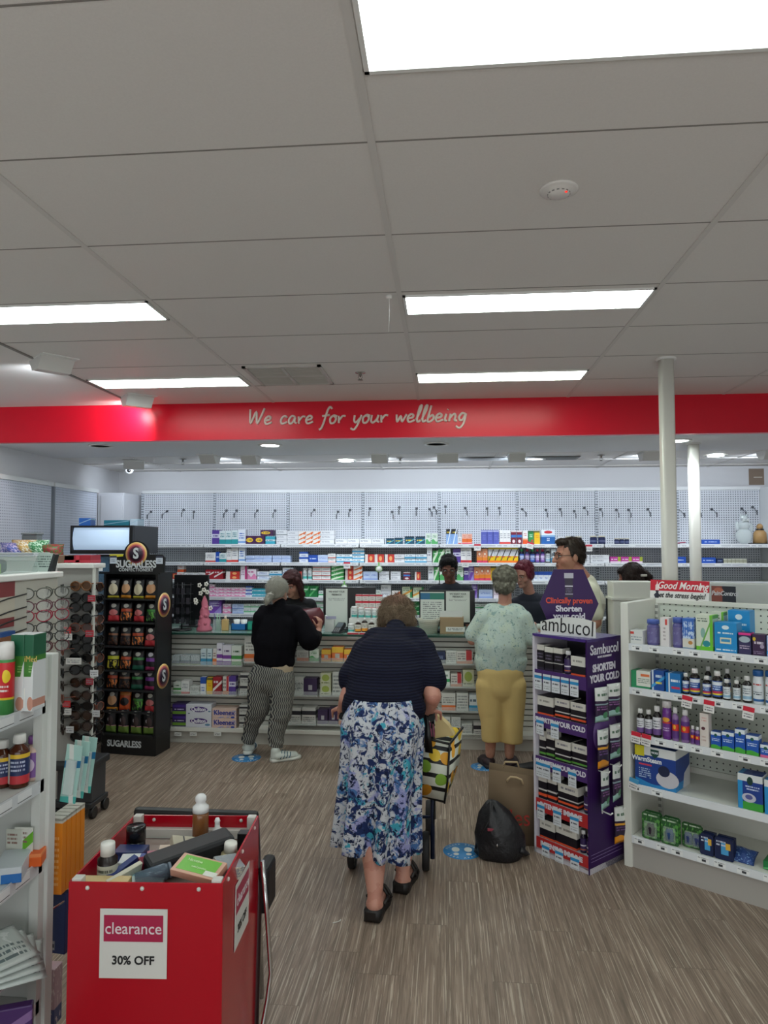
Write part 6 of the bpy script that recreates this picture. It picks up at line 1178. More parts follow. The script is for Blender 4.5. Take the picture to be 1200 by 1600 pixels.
small(.09, .14, .655, (.015, .1, .06), (.2, .3, BA-.4), mat('#1f2f6c', .4), 'dark blue sleeve leaning beside the supplement bottle'); small(.115, .10, .665, (.012, .1, .05), (.1, .35, BA-.5), mat('#c4bfae', .5), 'cream leaning booklet beside the dark blue sleeve'); small(.08, .045, .675, (.12, .05, .02), (.1, 0, BA), mat('#c0a874', .5), 'straw coloured flat pack at the very front of the bin')
t = thing('clear_tube', 'clear grey cosmetic tube lying at the front of the bin', 'tube', inbin(.205, .10, .68)); t.rotation_euler = (0, pi/2-.1, BA+.5); MB().lathe([(.0005, -.05), (.02, -.05), (.024, .03), (.02, .045), (.0005, .045)], n=20).obj('body', glass('#5c6c7c', .1, alpha=.7), t); MB().lathe([(.0005, .045), (.022, .045), (.022, .052), (.0005, .052)], n=20).obj('cap', mat('#6a7684', .2), t)
small(.405, .17, .67, (.07, .05, .04), (.4, .2, BA+.9), pk('#8a9098', ('n', 9, .5, 0, 1, '#c8c8b8')), 'crumpled silvery bag at the bin right', 'foil_bag', 'bag'); small(.415, .36, .66, (.03, .03, .07), (0, 0, 0), mat('#131316', .4), 'small black bottle at the rear right of the bin', 'black_bottle', 'bottle')
small(.21, .245, .57, (.38, .42, .11), (0, 0, BA), pk('#8c7a72', ('n', 14, .5, 0, 1, '#b8b4b0')), 'jumbled packs filling the lower part of the bin', 'mixed_goods', 'goods')
# folding chair behind the bin
t = thing('folding_chair', 'black folded chair with chrome legs leaning behind the red bin', 'chair', (0, 0, 0))
a = at(212, 1271, Y=2.5); b = at(402, 1270, Y=2.5); MB().box(((a.x+b.x)/2, 2.5, a.z+.004), (b.x-a.x+.01, .035, .04), .014).obj('backrest', mat('#101013', .5), t)
p = [at(400, 1278, Y=2.49), at(404, 1400, Y=2.44), at(399, 1600, Y=2.40)]; MB().tube([p[0], p[1], p[2], V((p[2].x-.01, 2.38, .01))], .012, 10).obj('back_leg', mat('#3a2628', .3, .6), t)
p = [at(410, 1345, Y=2.42), at(417, 1430, Y=2.42), at(423, 1520, Y=2.42), at(418, 1560, Y=2.4), at(409, 1610, Y=2.38)]; MB().tube(p+[V((p[-1].x-.01, 2.36, .01))], .008, 10).obj('front_leg', CHROME, t)
a = at(400, 1350, Y=2.45); b = at(421, 1432, Y=2.45); MB().box(((a.x+b.x)/2, 2.5, (a.z+b.z)/2), (.045, .12, (a.z-b.z)*.92), .016).obj('folded_seat', mat('#0e0e11', .5), t)
MB().tube([at(400, 1500, Y=2.42), at(400, 1500, Y=2.62)], .007, 8).obj('rung', CHROME, t); MB().tube([V((a.x-.02, 2.62, .01)), V((a.x-.02, 2.55, .6))], .009, 8).obj('back_leg', CHROME, t)
# ------------------------------------------------------------------ floor stickers, bags
def sticker(x, y, r, lab, rz=0):
    p = at(x, y, Z=0); t = thing('floor_sticker', lab, 'floor sticker', (p.x, p.y, .0), rz, 'blue footprint floor stickers')
    MB().lathe([(.0005, .0008), (r, .0008), (r, .0002), (.0005, .0002)], n=40).obj('disc', mat('#2a78b0', .45), t); m = MB(); W_ = mat('#c4c8c4', .5)
    for s in (-1, 1):
        m.prism([(s*.033*r/.1+.02*r/.1*cos(a_)*1.05, .018*r/.1+.028*r/.1*sin(a_)) for a_ in [2*pi*i/16 for i in range(16)]], -.0016, -.001, Matrix.Rotation(-pi/2, 4, 'X') @ Matrix.Scale(-1, 4, (0, 0, 1)) if 0 else Matrix(((1, 0, 0, 0), (0, 0, 1, 0), (0, -1, 0, 0), (0, 0, 0, 1))))
        m.prism([(s*.033*r/.1+.015*r/.1*cos(a_), -.036*r/.1+.014*r/.1*sin(a_)) for a_ in [2*pi*i/12 for i in range(12)]], -.0016, -.001, Matrix(((1, 0, 0, 0), (0, 0, 1, 0), (0, -1, 0, 0), (0, 0, 0, 1))))
    m.obj('footprints', W_, t)
    for i, ch in enumerate('PLEASE STAND'):
        a_ = radians(160-i*12.5); text(ch, r*.2, W_, t, (r*.82*cos(a_), r*.82*sin(a_), .0012), (0, 0, a_-pi/2), ext=.0002)
    for i, ch in enumerate('KEEP APART'):
        a_ = radians(207+i*14); text(ch, r*.2, W_, t, (r*.82*cos(a_), r*.82*sin(a_), .0012), (0, 0, a_+pi/2), ext=.0002)
sticker(722, 1330, .105, 'round blue footprint sticker on the floor left of the black bag', .05); sticker(757, 1198, .105, 'round blue footprint sticker behind the feet of the woman in yellow', -.2); sticker(385, 1184, .115, 'round blue footprint sticker under the woman in the black sweater', .3)
t = thing('paper_shopping_bag', 'large brown paper shopping bag with red lettering on the floor', 'bag', (.245, 4.05, 0), 0.0); w_ = .285
PB = mat('#6b5843', .85); m = MB(); m.rings([[V((0, 0, 0)), V((w_, 0, 0)), V((w_, .12, 0)), V((0, .12, 0))], [V((0, -.006, .2)), V((w_, -.006, .2)), V((w_, .12, .2)), V((0, .12, .2))], [V((.0, .0, .42)), V((w_, .0, .385)), V((w_-.01, .1, .39)), V((.01, .11, .425))]], cap=False)
m.mi = 0; o = m.obj('bag_body', PB, t); md = o.modifiers.new('s', 'SOLIDIFY'); md.thickness = .002
MB().bx(.003, w_-.003, .003, .115, .001, .004).obj('bag_base', PB, t)
MB().tube([(.10, -.008, .355), (.105, -.012, .37), (.12, -.014, .385), (.15, -.014, .383), (.18, -.014, .372), (.19, -.012, .345)], .006, 8).obj('handle', mat('#b09a78', .8), t); MB().tube([(.09, .112, .40), (.1, .112, .43), (.17, .112, .43), (.18, .112, .40)], .006, 8).obj('handle', mat('#b09a78', .8), t)
text('coles', .13, mat('#9a2a1e', .6), t, (.115, -.012, .155), off=.0, sx=.85)
t = thing('black_bag', 'slouched black soft bag on the floor before the brown paper bag', 'bag', (at(780, 1326, Z=0).x-.005, 3.905, 0), 0); m = MB()
rs = []
for j, (z, rx, ry, ox) in enumerate(((0, .115, .08, 0), (.02, .132, .09, 0), (.07, .135, .095, 0), (.13, .128, .09, -.004), (.19, .108, .078, -.012), (.235, .082, .06, -.022), (.27, .05, .035, -.035), (.29, .03, .02, -.042), (.297, .01, .008, -.044))):
    rs.append([V((ox+rx*cos(a_)*(1+.07*sin(5*a_+z*20)+.04*sin(9*a_-z*30)), ry*sin(a_)*(1+.06*sin(4*a_+z*14)), z+.006*sin(6*a_)*(z > 0))) for a_ in [2*pi*i/40 for i in range(40)]])
m.rings(rs); nb = NT('black_nylon', .45); nb.coord('Object'); nb.bump(nb.noise(nb.vec, 14, 4)[0], .8, .02)
m.obj('bag_body', nb.done('#17161a'), t, True); MB().tube([(-.13, -.02, .05), (-.1, -.05, .14), (-.06, -.06, .21), (-.035, -.03, .29), (.0, -.04, .22), (.03, -.07, .14), (.02, -.09, .1)], .007, 8).obj('strap', mat('#0d0d10', .5), t)
MB().tube([(.1, -.04, .06), (.14, -.02, .03), (.16, .02, .01)], .012, 8, rr=[.02, .014, .006]).obj('corner', mat('#17161a', .5), t); MB().ell((-.02, -.102, .1), (.004, .003, .008)).obj('zip_pull', CHROME, t); MB().bx(-.07, -.035, -.083, -.078, .165, .18, .002).obj('red_flash', mat('#8a3040', .5), t)
tag(MB().tube([(0, 0, .003), (.02, .008, .004), (.03, .02, .003), (.032, .03, .003)], .002, 5).obj('paper_scrap', mat('#d4d2cc', .6), None, loc=tuple(at(520, 1443, Z=0))), 'tiny white curl of paper litter on the open floor', 'litter')
# ------------------------------------------------------------------ wheeled walker and striped tote
t = thing('wheeled_walker', 'dark blue wheeled walker pushed by the woman in the floral skirt', 'walker', (-.30, 3.75, 0)); NV = mat('#141f3a', .3, .3); RU = mat('#121214', .7)
o = t.location
def wheel(x, y, r, lab):
    w__ = MB(); M = Matrix.Translation((x, y, r)) @ Matrix.Rotation(pi/2, 4, 'Y'); w__.lathe([(r*.72, -.016), (r*.95, -.018), (r, -.01), (r, .01), (r*.95, .018), (r*.72, .016), (r*.72, -.016)], n=28, M=M, cap=False); W = w__.obj('wheel', RU, t)
    MB().lathe([(.0005, -.012), (r*.72, -.012), (r*.72, .012), (.0005, .012)], n=24, M=M).obj('hub', mat('#2a2c30', .5), W)
wheel(-.19, -.04, .095, ''); wheel(.195, -.03, .095, ''); wheel(-.17, .43, .095, ''); wheel(.20, .42, .095, '')
for s, nm_ in ((-1, 'side_frame'), (1, 'side_frame')):
    x = .195*s+.0; sx_ = x+(.035 if s > 0 else -.03)
    MB().tube([(sx_, -.04, .06), (sx_, .0, .3), (sx_, .03, .62), (sx_, -.02, .8), (sx_, -.12, .82)], .012, 10).obj(nm_, NV, t); MB().tube([(sx_, .42, .09), (sx_-.0, .2, .45), (sx_, .03, .6)], .012, 10).obj('front_leg', NV, t)
    MB().tube([(sx_, -.1, .822), (sx_, -.2, .822)], .017, 12).obj('handle', RU, t); MB().tube([(sx_, -.14, .805), (sx_, -.2, .775), (sx_, -.1, .77)], .004, 6).obj('brake_lever', BLACK, t)
    MB().tube([(sx_, -.1, .77), (sx_+.02*s, -.02, .5), (sx_, -.02, .12)], .003, 6).obj('brake_cable', BLACK, t)
MB().tube([(-.225, .02, .25), (.23, .02, .25)], .009, 8).obj('cross_bar', NV, t); MB().bx(-.2, .2, -.02, .25, .55, .57, .006).obj('seat', RU, t)
# tote bag
p0 = at(678, 1243, Y=3.72); t = thing('striped_tote_bag', 'black and white striped tote with fruit print hung on the walker', 'bag', (p0.x, 3.66, at(678, 1243, Y=3.70).z), -.12); TWd, TH_ = .17, .33
n = NT('stripe_tote', .5); X, Y_, Z = n.coord('Object')[:3]
st_ = n.mt('GREATER_THAN', n.mt('FRACT', n.mt('MULTIPLY', n.mt('ADD', Z, n.mt('MULTIPLY', X, .12)), 14.5)), .68); col = n.mix(st_, lin('#cfd2c4'), lin('#111216'))
vr = n.n('TexVoronoi'); vr.voronoi_dimensions = '2D'; vr.inputs['Scale'].default_value = 11; n.put(vr.inputs['Vector'], n.comb(n.mt('ADD', X, Y_), Z, 0)); sp_ = n.mt('LESS_THAN', vr.outputs['Distance'], .34)
hue = n.n('SeparateColor'); n.put(hue.inputs[0], vr.outputs['Color']); fc = n.ramp(hue.outputs[0], [(0, '#7fa83a'), (.4, '#d99a2c'), (.75, '#dcb830')], 'CONSTANT'); col = n.mix(sp_, col, fc)
TM = n.done(col); m = MB(); n_ = 6
m.rings([[V((-TWd/2+.02, -.0, 0)), V((TWd/2-.03, 0, -.02)), V((TWd/2-.01, .16, .02)), V((-TWd/2+.02, .16, .02))], [V((-TWd/2+.01, -.03, .12)), V((TWd/2-.01, -.03, .10)), V((TWd/2+.03, .18, .14)), V((-TWd/2, .18, .14))], [V((-TWd/2, -.01, .31)), V((TWd/2, -.01, .28)), V((TWd/2+.05, .17, .32)), V((-TWd/2, .17, .34))]], cap=False)
o_ = m.obj('bag_body', TM, t); md = o_.modifiers.new('s', 'SOLIDIFY'); md.thickness = .004
m = MB(); m.tube([(-TWd/2, -.012, .315), (TWd/2, -.012, .285), (TWd/2+.05, .17, .325)], .007, 6); m.tube([(TWd/2, -.012, .285), (TWd/2-.01, -.03, .10), (TWd/2-.03, 0, -.02)], .006, 6); m.obj('piping', BLACK, t)
m = MB(); m.rings([[V(q) for q in r] for r in (((-.04, -.02, .24), (-.0, -.02, .235), (-.0, -.026, .235), (-.04, -.026, .24)), ((-.045, -.02, .33), (-.01, -.02, .33), (-.01, -.026, .33), (-.045, -.026, .33)), ((-.05, .0, .44), (-.03, .0, .44), (-.03, -.006, .44), (-.05, -.006, .44)), ((-.055, .02, .53), (-.04, .02, .53), (-.04, .014, .53), (-.055, .014, .53)))])
m.obj('strap', BLACK, t); MB().tube([(-.07, .1, .33), (-.065, .06, .44), (-.05, .02, .53)], .013, 8).obj('strap', BLACK, t)
MB().prism([(-.06, .30), (.0, .30), (-.01, .36), (-.04, .37)], .05, .09).obj('pink_packet', mat('#a85a78', .5), t); m = MB(); m.prism([(-.0, .29), (.1, .31), (.07, .36), (.0, .42)], .06, .12); m.obj('cream_packet', mat('#c9b27e', .6), t)
# ------------------------------------------------------------------ people
def HQ(yaw, pitch=0, roll=0): return (Matrix.Rotation(yaw, 3, 'Z') @ Matrix.Rotation(-pitch, 3, 'X') @ Matrix.Rotation(roll, 3, 'Y'))
def skin(c, c2='#a0584a'):
    n = NT('skin', .5); n.coord('Object'); n.b.inputs['Subsurface Weight'].default_value = .08; n.b.inputs['Subsurface Radius'].default_value = (.02, .008, .004)
    f = n.noise(n.vec, 14, 4)[0]; return n.done(n.mix(n.rng(f, .52, 1), lin(c), tuple(.7*a+.3*b for a, b in zip(lin(c), lin(c2)))))
def headprims(mb, c, Q, s=1.0):
    c = V(c)
    def P(x, y, z): return c+Q @ V((x*s, y*s, z*s))
    def e(x, y, z, rx, ry, rz): mb.ell2(P(x, y, z), (rx*s, ry*s, rz*s), Q)
    e(0, -.012, .035, .073, .094, .083); e(0, .022, -.015, .064, .072, .085); e(0, .042, -.068, .042, .045, .04); e(0, .075, -.088, .022, .02, .018)
    for q in (-1, 1): e(q*.04, .052, -.03, .024, .03, .028); e(q*.03, .076, .022, .026, .014, .011); e(q*.075, -.008, -.01, .01, .019, .031)
    mb.cap(P(0, .088, .012), P(0, .112, -.026), .009*s, .0135*s); mb.cap(P(-.011, .1, -.028), P(.011, .1, -.028), .009*s, .009*s)
    mb.cap(P(-.02, .083, -.053), P(.02, .083, -.053), .0085*s, .0085*s); mb.cap(P(-.016, .081, -.063), P(.016, .081, -.063), .009*s, .009*s)
def face(parent, c, Q, s=1, brow='#3a2a20', iris='#3a2a20', lip='#8a4a48', glasses=None, smile=0):
    c = V(c); P = lambda x, y, z: c+Q @ V((x*s, y*s, z*s))
    for q in (-1, 1):
        e = MB(); e.ell2(P(q*.03, .077, .006), (.0125*s, .010*s, .0085*s), Q); E = e.obj('eye', mat('#d8d4cc', .2), parent, True)
        e = MB(); e.ell2(P(q*.03, .0865, .004), (.0048*s, .002*s, .0052*s), Q); e.obj('iris', mat(iris, .15), E, True)
        MB().tube([P(q*.013, .094, .024), P(q*.03, .094, .030), P(q*.05, .078, .023)], .0035*s, 6).obj('eyebrow', mat(brow, .8), parent)
        MB().tube([P(q*.016, .0845, .009), P(q*.03, .0885, .0155), P(q*.045, .078, .008)], .0018*s, 5).obj('eyelid', mat(brow, .7), parent)
    MB().tube([P(-.026, .084, -.055+smile), P(-.01, .0925, -.0585), P(.01, .0925, -.0585), P(.026, .084, -.055+smile)], .0038*s, 6, rr=[.001, .004, .004, .001]).obj('lips', mat(lip, .4), parent)
    if glasses:
        g = MB()
        for q in (-1, 1):
            g.tube([P(q*.033+.025*cos(a_), .103-.006*abs(cos(a_)), .004+.017*sin(a_)) for a_ in [2*pi*i/18 for i in range(18)]], .0023*s, 5, True)
            g.tube([P(q*.058, .096, .01), P(q*.074, .05, .008), P(q*.08, -.01, .004)], .0022*s, 5)
        g.tube([P(-.009, .104, .007), P(0, .107, .01), P(.009, .104, .007)], .0022*s, 5); g.obj('glasses', mat(glasses, .3), parent)
def handprims(mb, wrist, d, n, side, curl=.9, s=1.0):
    """palm, four fingers and thumb. d: towards the fingers, n: palm normal, side: thumb side (+1/-1 along d x n)"""
    w_ = V(wrist); d = V(d).normalized(); n = V(n); n = (n-d*n.dot(d)).normalized(); l = d.cross(n)*side
    mb.cap(w_, w_+d*.045*s, .024*s, .021*s, 1.25, l); mb.cap(w_+d*.045*s-l*.012*s, w_+d*.085*s-l*.012*s, .013*s, .012*s, 1.9, l); mb.cap(w_+d*.04*s, w_+d*.085*s, .014*s, .013*s, 2.3, l)
    for i, (o_, ln) in enumerate(((.033, .072), (.011, .08), (-.011, .075), (-.033, .058))):
        p = w_+d*.085*s+l*o_*s; a_ = .15
        for k_, f in enumerate((.45, .32, .25)):
            a_ += curl*(.35, .55, .45)[k_]; q = p+(d*cos(a_)+n*sin(a_)+l*(.04*(1.5-i)))*ln*f*s
            mb.cap(p, q, (.0088-.0007*k_)*s, (.0083-.0009*k_)*s, n=10); p = q
    p = w_+d*.025*s+l*.026*s; q = p+(d*.55+l*.75+n*.25).normalized()*.04*s; mb.cap(p, q, .013*s, .0105*s, n=10); r = q+(d*.85+l*.15+n*(.5*curl)).normalized()*.03*s; mb.cap(q, r, .0105*s, .0085*s, n=10); mb.cap(r, r+(d*.7+n*(.7*curl)).normalized()*.022*s, .009*s, .0075*s, n=10)
def J(x, y, Y): return at(x, y, Y=Y)
def floral(name, base, cols, scale, rough=.8):
    n = NT(name, rough, spec=.2); n.coord('Object'); col = lin(base)
    for i, (c, sc, th, dist) in enumerate(cols):
        f = n.noise(n.xf(n.vec, loc=(i*3.3, i*1.7, i*2.1)), sc*scale, 3, .6, dist)[0]; col = n.mix(n.mt('MINIMUM', 1, n.mt('MAXIMUM', 0, n.mt('MULTIPLY', n.mt('SUBTRACT', f, th), 18))), col, lin(c))
    return n.done(col)
# ---- woman in floral skirt with the walker
def P_(name, label, loc): return thing(name, label, 'person', loc)
wa = P_('person', 'elderly person in a navy top and blue floral skirt, stooping over a wheeled walker, seen from behind', (0, 0, 0)); SK1 = skin('#c08a78')
wa['label'] = 'stooping person in navy top and blue floral skirt pushing a wheeled walker'
b = MB(); pel = J(600, 1125, 3.45); ch = J(612, 1012, 3.70); nk = J(618, 985, 3.80); hc = J(620, 968, 3.93); Q = HQ(0, .75)
b.chain([pel, J(606, 1065, 3.55), ch, nk], [.10, .095, .085, .05], flat=1.25); b.cap(nk, hc-Q @ V((0, .02, .05)), .05, .048); headprims(b, hc, Q, .98)
sl, sr = J(570, 1018, 3.70), J(660, 1018, 3.68); b.cap(sl, sr, .042, .042)
el, er = J(543, 1092, 3.52), J(676, 1088, 3.50); wl, wr = V((-.53, 3.60, .85)), V((-.085, 3.60, .85))
for a_, e_, w_ in ((sl, el, wl), (sr, er, wr)): b.chain([a_, e_, w_], [.05, .044, .028])
handprims(b, wl+V((0, -.01, .0)), (0.0, .9, -.15), (0, 0, -1), 1, 1.4); handprims(b, wr+V((0, -.01, 0)), (0, .9, -.15), (0, 0, -1), -1, 1.4)
hl, hr = J(588, 1160, 3.42), J(622, 1160, 3.46); kl, kr = J(584, 1285, 3.40), J(630, 1285, 3.60); al, ar = V((-.325, 3.235, .115)), V((-.213, 3.50, .105))
for h_, k_, a_, fy in ((hl, kl, al, .17), (hr, kr, ar, .17)):
    b.chain([h_, k_, k_*.55+a_*.45+V((0, -.014, 0)), a_], [.085, .06, .06, .037]); b.cap(a_, a_+V((0, -.025, -.05)), .034, .033); b.cap(a_+V((0, -.015, -.05)), a_+V((0.02, fy, -.075)), .032, .024, 1.3)
solidify('body', b, .006, SK1, wa, 5)
h = MB(); hh = lambda x, y, z: hc+Q @ V((x, y, z))
h.ell2(hh(0, -.02, .05), (.095, .11, .085), Q); h.ell2(hh(0, -.06, -.01), (.1, .065, .09), Q); h.ell2(hh(-.075, -.02, 0), (.03, .07, .08), Q); h.ell2(hh(.075, -.02, 0), (.03, .07, .08), Q)
HG = NT('grey_brown_hair', .9, spec=.1); HG.coord('Object'); f = HG.noise(HG.xf(HG.vec, (30, 30, 90)), 2.2, 4, .6, .4)[0]; HG.bump(HG.noise(HG.vec, 130, 2)[0], .9, .01)
pt = HG.n('VectorMath', operation='DISTANCE'); HG.put(pt.inputs[0], HG.vec); HG.put(pt.inputs[1], tuple(hh(0, -.09, .085))); 
bald = HG.mt('SMOOTH_MIN', 1, HG.mt('DIVIDE', pt.outputs['Value'], .075)); hcol = HG.mix(f, lin('#5f5044'), lin('#9a866f')); HMAT = HG.done(HG.mix(HG.mt('POWER', bald, 2.5), lin('#a88474'), hcol))
crown = hh(0, -.02, .12)
solidify('hair', h, .006, HMAT, wa, 4, dfun=lambda p: .008*noise.noise(p*38)+.003*noise.noise(p*120)-.004, strands=(5200, .05, lambda p, n_: p-crown))
c = MB(); NVT = NT('navy_knit', .85, spec=.15); NVT.coord('Object'); wv = NVT.n('TexWave'); wv.bands_direction = 'Z'; wv.inputs['Scale'].default_value = 24; wv.inputs['Distortion'].default_value = 1.5; wv.inputs['Detail Scale'].default_value = 2; NVT.put(wv.inputs[0], NVT.vec); NVT.bump(wv.outputs[1], .5, .004); NVY = NVT.done(NVT.mix(wv.outputs[1], lin('#10111f'), lin('#191b2e')))
c.chain([J(598, 1100, 3.46), J(603, 1062, 3.54), J(609, 1030, 3.63), J(614, 1008, 3.71)], [.118, .125, .125, .098], flat=1.62); c.cap(J(588, 1003, 3.73), J(648, 1003, 3.72), .082, .08); c.cap(nk-V((0, .03, .02)), nk, .075, .062)
for a_, e_ in ((J(574, 1018, 3.70), J(550, 1060, 3.58)), (J(657, 1018, 3.68), J(676, 1062, 3.56))): c.cap(a_, e_, .082, .074)
c.chain([J(599, 1108, 3.46), J(599, 1100, 3.46)], [.118, .12], flat=1.78)
solidify('knit_top', c, .008, NVY, wa, 5, dfun=lambda p: .004*noise.noise(p*9)+.0025*sin(p.z*60+3*noise.noise(p*4)))
FL = floral('blue_floral', '#c0c2c8', [('#9496c4', 9, .55, .6), ('#466a9e', 17, .53, .9), ('#3f9bb0', 13, .56, .8), ('#b9bcc4', 21, .575, .5), ('#1f2c58', 19, .52, 1.3), ('#141d3a', 44, .56, .6)], 1.0)
sk = MB(); NS = 110; RR = []
t0, t1 = J(599, 1098, 3.46), J(585, 1312, 3.42)
for j in range(26):
    u = j/25; row = []
    cx = t0.x+(t1.x-t0.x)*u; cy = t0.y+(t1.y-t0.y)*u-.01*sin(pi*u)
    rx = .172+.045*min(1, u*5)-.012*sin(pi*u)-.022*u; ry = .13+.045*min(1, u*5)+.01*u
    for i in range(NS):
        a_ = 2*pi*i/NS; fo = (.008+.018*u)*u**.5*(sin(9*a_+1.3)+.6*sin(14*a_+u*2)+.5*sin(5*a_)); drop = u*u*(.0+.075*max(0, cos(a_-(-.25)))**3+.03*max(0, cos(a_-pi))**2-.02*sin(a_*2+1))
        z = t0.z+.03+(t1.z-t0.z-.03)*u-drop; row.append(V((cx+(rx+fo)*cos(a_), cy+(ry+fo)*sin(a_), z)))
    RR.append(row)
sk.rings(RR, cap=False); o = sk.obj('skirt', FL, wa, True); md = o.modifiers.new('s', 'SOLIDIFY'); md.thickness = .003
def sandal(a_, yaw, nm_='sandal'):
    M = Matrix.Translation((a_.x, a_.y, 0)) @ Matrix.Rotation(yaw, 4, 'Z'); m = MB(); rs = []
    for y, w_, z0, z1 in ((-.065, .02, .02, .05), (-.055, .036, .004, .055), (-.02, .04, .001, .05), (.05, .036, .001, .035), (.12, .046, .001, .028), (.17, .042, .004, .026), (.195, .02, .012, .026)):
        rs.append([M @ V((x*w_, y, z)) for x, z in ((-1, z0), (1, z0), (1.02, z1), (-1.02, z1))])
    m.rings(rs); s_ = m.obj(nm_, mat('#15110f', .5), wa); MB().bx(-.03, .03, -.05, .05, 0, .002).obj('insole', mat('#5a4a3c', .7), s_, loc=(a_.x, a_.y, .051), rz=yaw)
    for y, h_ in ((.09, .085), (.13, .07)): MB().tube([M @ V((x*.048, y+.01*(1-abs(x)), .03+h_*(1-x*x)*.75)) for x in (-1, -.7, -.35, 0, .35, .7, 1)], .008, 6).obj('strap', mat('#1c1614', .5), s_)
    MB().tube([M @ V((.04, .1, .05)), M @ V((.052, .04, .075)), M @ V((.045, -.01, .065))], .008, 6).obj('strap', mat('#1c1614', .5), s_); MB().tube([M @ V((-.04, .1, .05)), M @ V((-.046, .04, .07))], .008, 6).obj('strap', mat('#1c1614', .5), s_)
sandal(al, -.15); sandal(ar, -.2)
# ---- person in black sweater
wb = P_('person', 'grey ponytailed person in black sweater and patterned trousers at the counter', (0, 0, 0)); SK2 = skin('#b98874')
b = MB(); hp2 = J(422, 1055, 5.50); c2 = J(437, 975, 5.56); n2 = J(438, 944, 5.60); h2 = J(434, 926, 5.63); Q = HQ(-.25, .25)
b.chain([hp2, c2, n2], [.085, .085, .045], flat=1.2); b.cap(n2, h2-V((0, .02, .05)), .05, .048); headprims(b, h2, Q, .97)
s1, s2 = J(409, 962, 5.55), J(466, 960, 5.55); b.cap(s1, s2, .042, .042)
w2 = J(498, 985, 5.77); e2 = J(486, 1004, 5.52); b.chain([s2, e2, w2], [.045, .038, .027]); handprims(b, w2, (.1, .25, .9), (-.8, .4, 0), 1, 1.2, .9)
w3 = J(440, 985, 5.82); e3 = J(404, 1005, 5.56); b.chain([s1, e3, w3], [.045, .038, .027]); handprims(b, w3, (.6, .5, .2), (0, .3, -.9), -1, .9, .9)
lg = [(J(406, 1062, 5.50), J(402, 1105, 5.52), J(389, 1150, 5.58)), (J(440, 1062, 5.50), J(438, 1110, 5.48), J(431, 1160, 5.45))]
for q in lg: b.chain(q, [.08, .055, .035])
solidify('body', b, .006, SK2, wb, 5)
HR2 = NT('grey_hair', .8, spec=.2); HR2.coord('Object'); f = HR2.noise(HR2.xf(HR2.vec, (50, 50, 50)), 1.6, 3, .6, 1.2)[0]; HR2.bump(f, .6, .01); HR2M = HR2.done(HR2.mix(f, lin('#85837a'), lin('#bab7ac')))
h = MB(); hh = lambda x, y, z: h2+Q @ V((x, y, z)); h.ell2(hh(0, -.02, .035), (.087, .105, .095), Q); h.ell2(hh(0, -.05, -.005), (.072, .055, .06), Q); h.cap(hh(0, -.10, -.02), hh(.0, -.118, -.035), .013, .014); h.chain([hh(0, -.122, -.04), hh(-.012, -.135, -.085), hh(-.02, -.13, -.125)], [.018, .024, .008], flat=1.2)
tie = hh(0, -.11, -.03)
solidify('hair', h, .006, HR2M, wb, 4, dfun=lambda p: .002*noise.noise(p*50), strands=(2200, .045, lambda p, n_: (tie-p) if (tie-p).length > .04 else V((0, 0, -1)))); MB().lathe([(.022, -.006), (.027, 0), (.022, .006)], n=16, M=Matrix.Translation(hh(0, -.118, -.035)) @ Q.to_4x4(), cap=False).obj('hair_tie', mat('#c8c4bc', .5), wb)
BKS = NT('black_knit', .9, spec=.1); BKS.coord('Object'); BKS.bump(BKS.noise(BKS.vec, 60, 3)[0], .4, .004); BKM = BKS.done('#0c0b10')
c = MB(); c.chain([J(428, 1030, 5.50), J(430, 1005, 5.51), J(436, 978, 5.55), J(438, 962, 5.57)], [.115, .13, .12, .09], flat=1.38); c.cap(J(414, 957, 5.57), J(462, 957, 5.57), .065, .065)
c.chain([J(407, 965, 5.54), J(404, 1000, 5.55), J(425, 992, 5.76)], [.065, .062, .045]); c.chain([J(468, 965, 5.55), J(484, 1000, 5.50), J(496, 992, 5.73)], [.07, .088, .042]); c.cap(n2-V((0, .02, .03)), n2-V((0, .005, .005)), .062, .056)
c.cap(J(412, 1028, 5.50), J(445, 1032, 5.50), .08, .08)
solidify('black_sweater', c, .008, BKM, wb, 5, dfun=lambda p: .006*noise.noise(p*8)+.002*noise.noise(p*25))
c = MB(); c.chain([J(430, 1046, 5.50), J(430, 1034, 5.50)], [.098, .1], flat=1.5); solidify('shirt_hem', c, .01, mat('#b8a68e', .8), wb, 3, .004, 20)
PT = NT('zigzag_trousers', .85, spec=.15); X, Y_, Z = PT.coord('Object')[:3]; zz = PT.mt('ADD', PT.mt('ADD', X, PT.mt('MULTIPLY', Y_, .6)), PT.mt('MULTIPLY', PT.mt('SINE', PT.mt('MULTIPLY', Z, 120)), .0045)); nn_ = PT.noise(PT.vec, 5, 2)[0]
m_ = PT.rng(PT.mt('FRACT', PT.mt('MULTIPLY', PT.mt('ADD', zz, PT.mt('MULTIPLY', nn_, .03)), 58)), .5, 1); PTM = PT.done(PT.mix(m_, lin('#3c3c40'), lin('#8b8981')))
c = MB(); c.chain([J(424, 1050, 5.50), J(424, 1066, 5.50)], [.115, .11], flat=1.42)
c.chain([J(408, 1060, 5.50), J(404, 1105, 5.51), J(391, 1142, 5.57)], [.1, .088, .058], flat=1.05); c.cyl(J(394, 1135, 5.56), J(388, 1158, 5.58), .064, .056, 20); c.cyl(J(434, 1140, 5.46), J(430, 1166, 5.45), .064, .056, 20); c.chain([J(441, 1060, 5.50), J(440, 1110, 5.47), J(430, 1150, 5.45)], [.1, .085, .058], flat=1.05)
solidify('patterned_trousers', c, .007, PTM, wb, 4, dfun=lambda p: .007*noise.noise(V((p.x*9, p.y*9, p.z*16)))+.003*sin(p.z*70+8*noise.noise(p*6))*(p.z < .35))
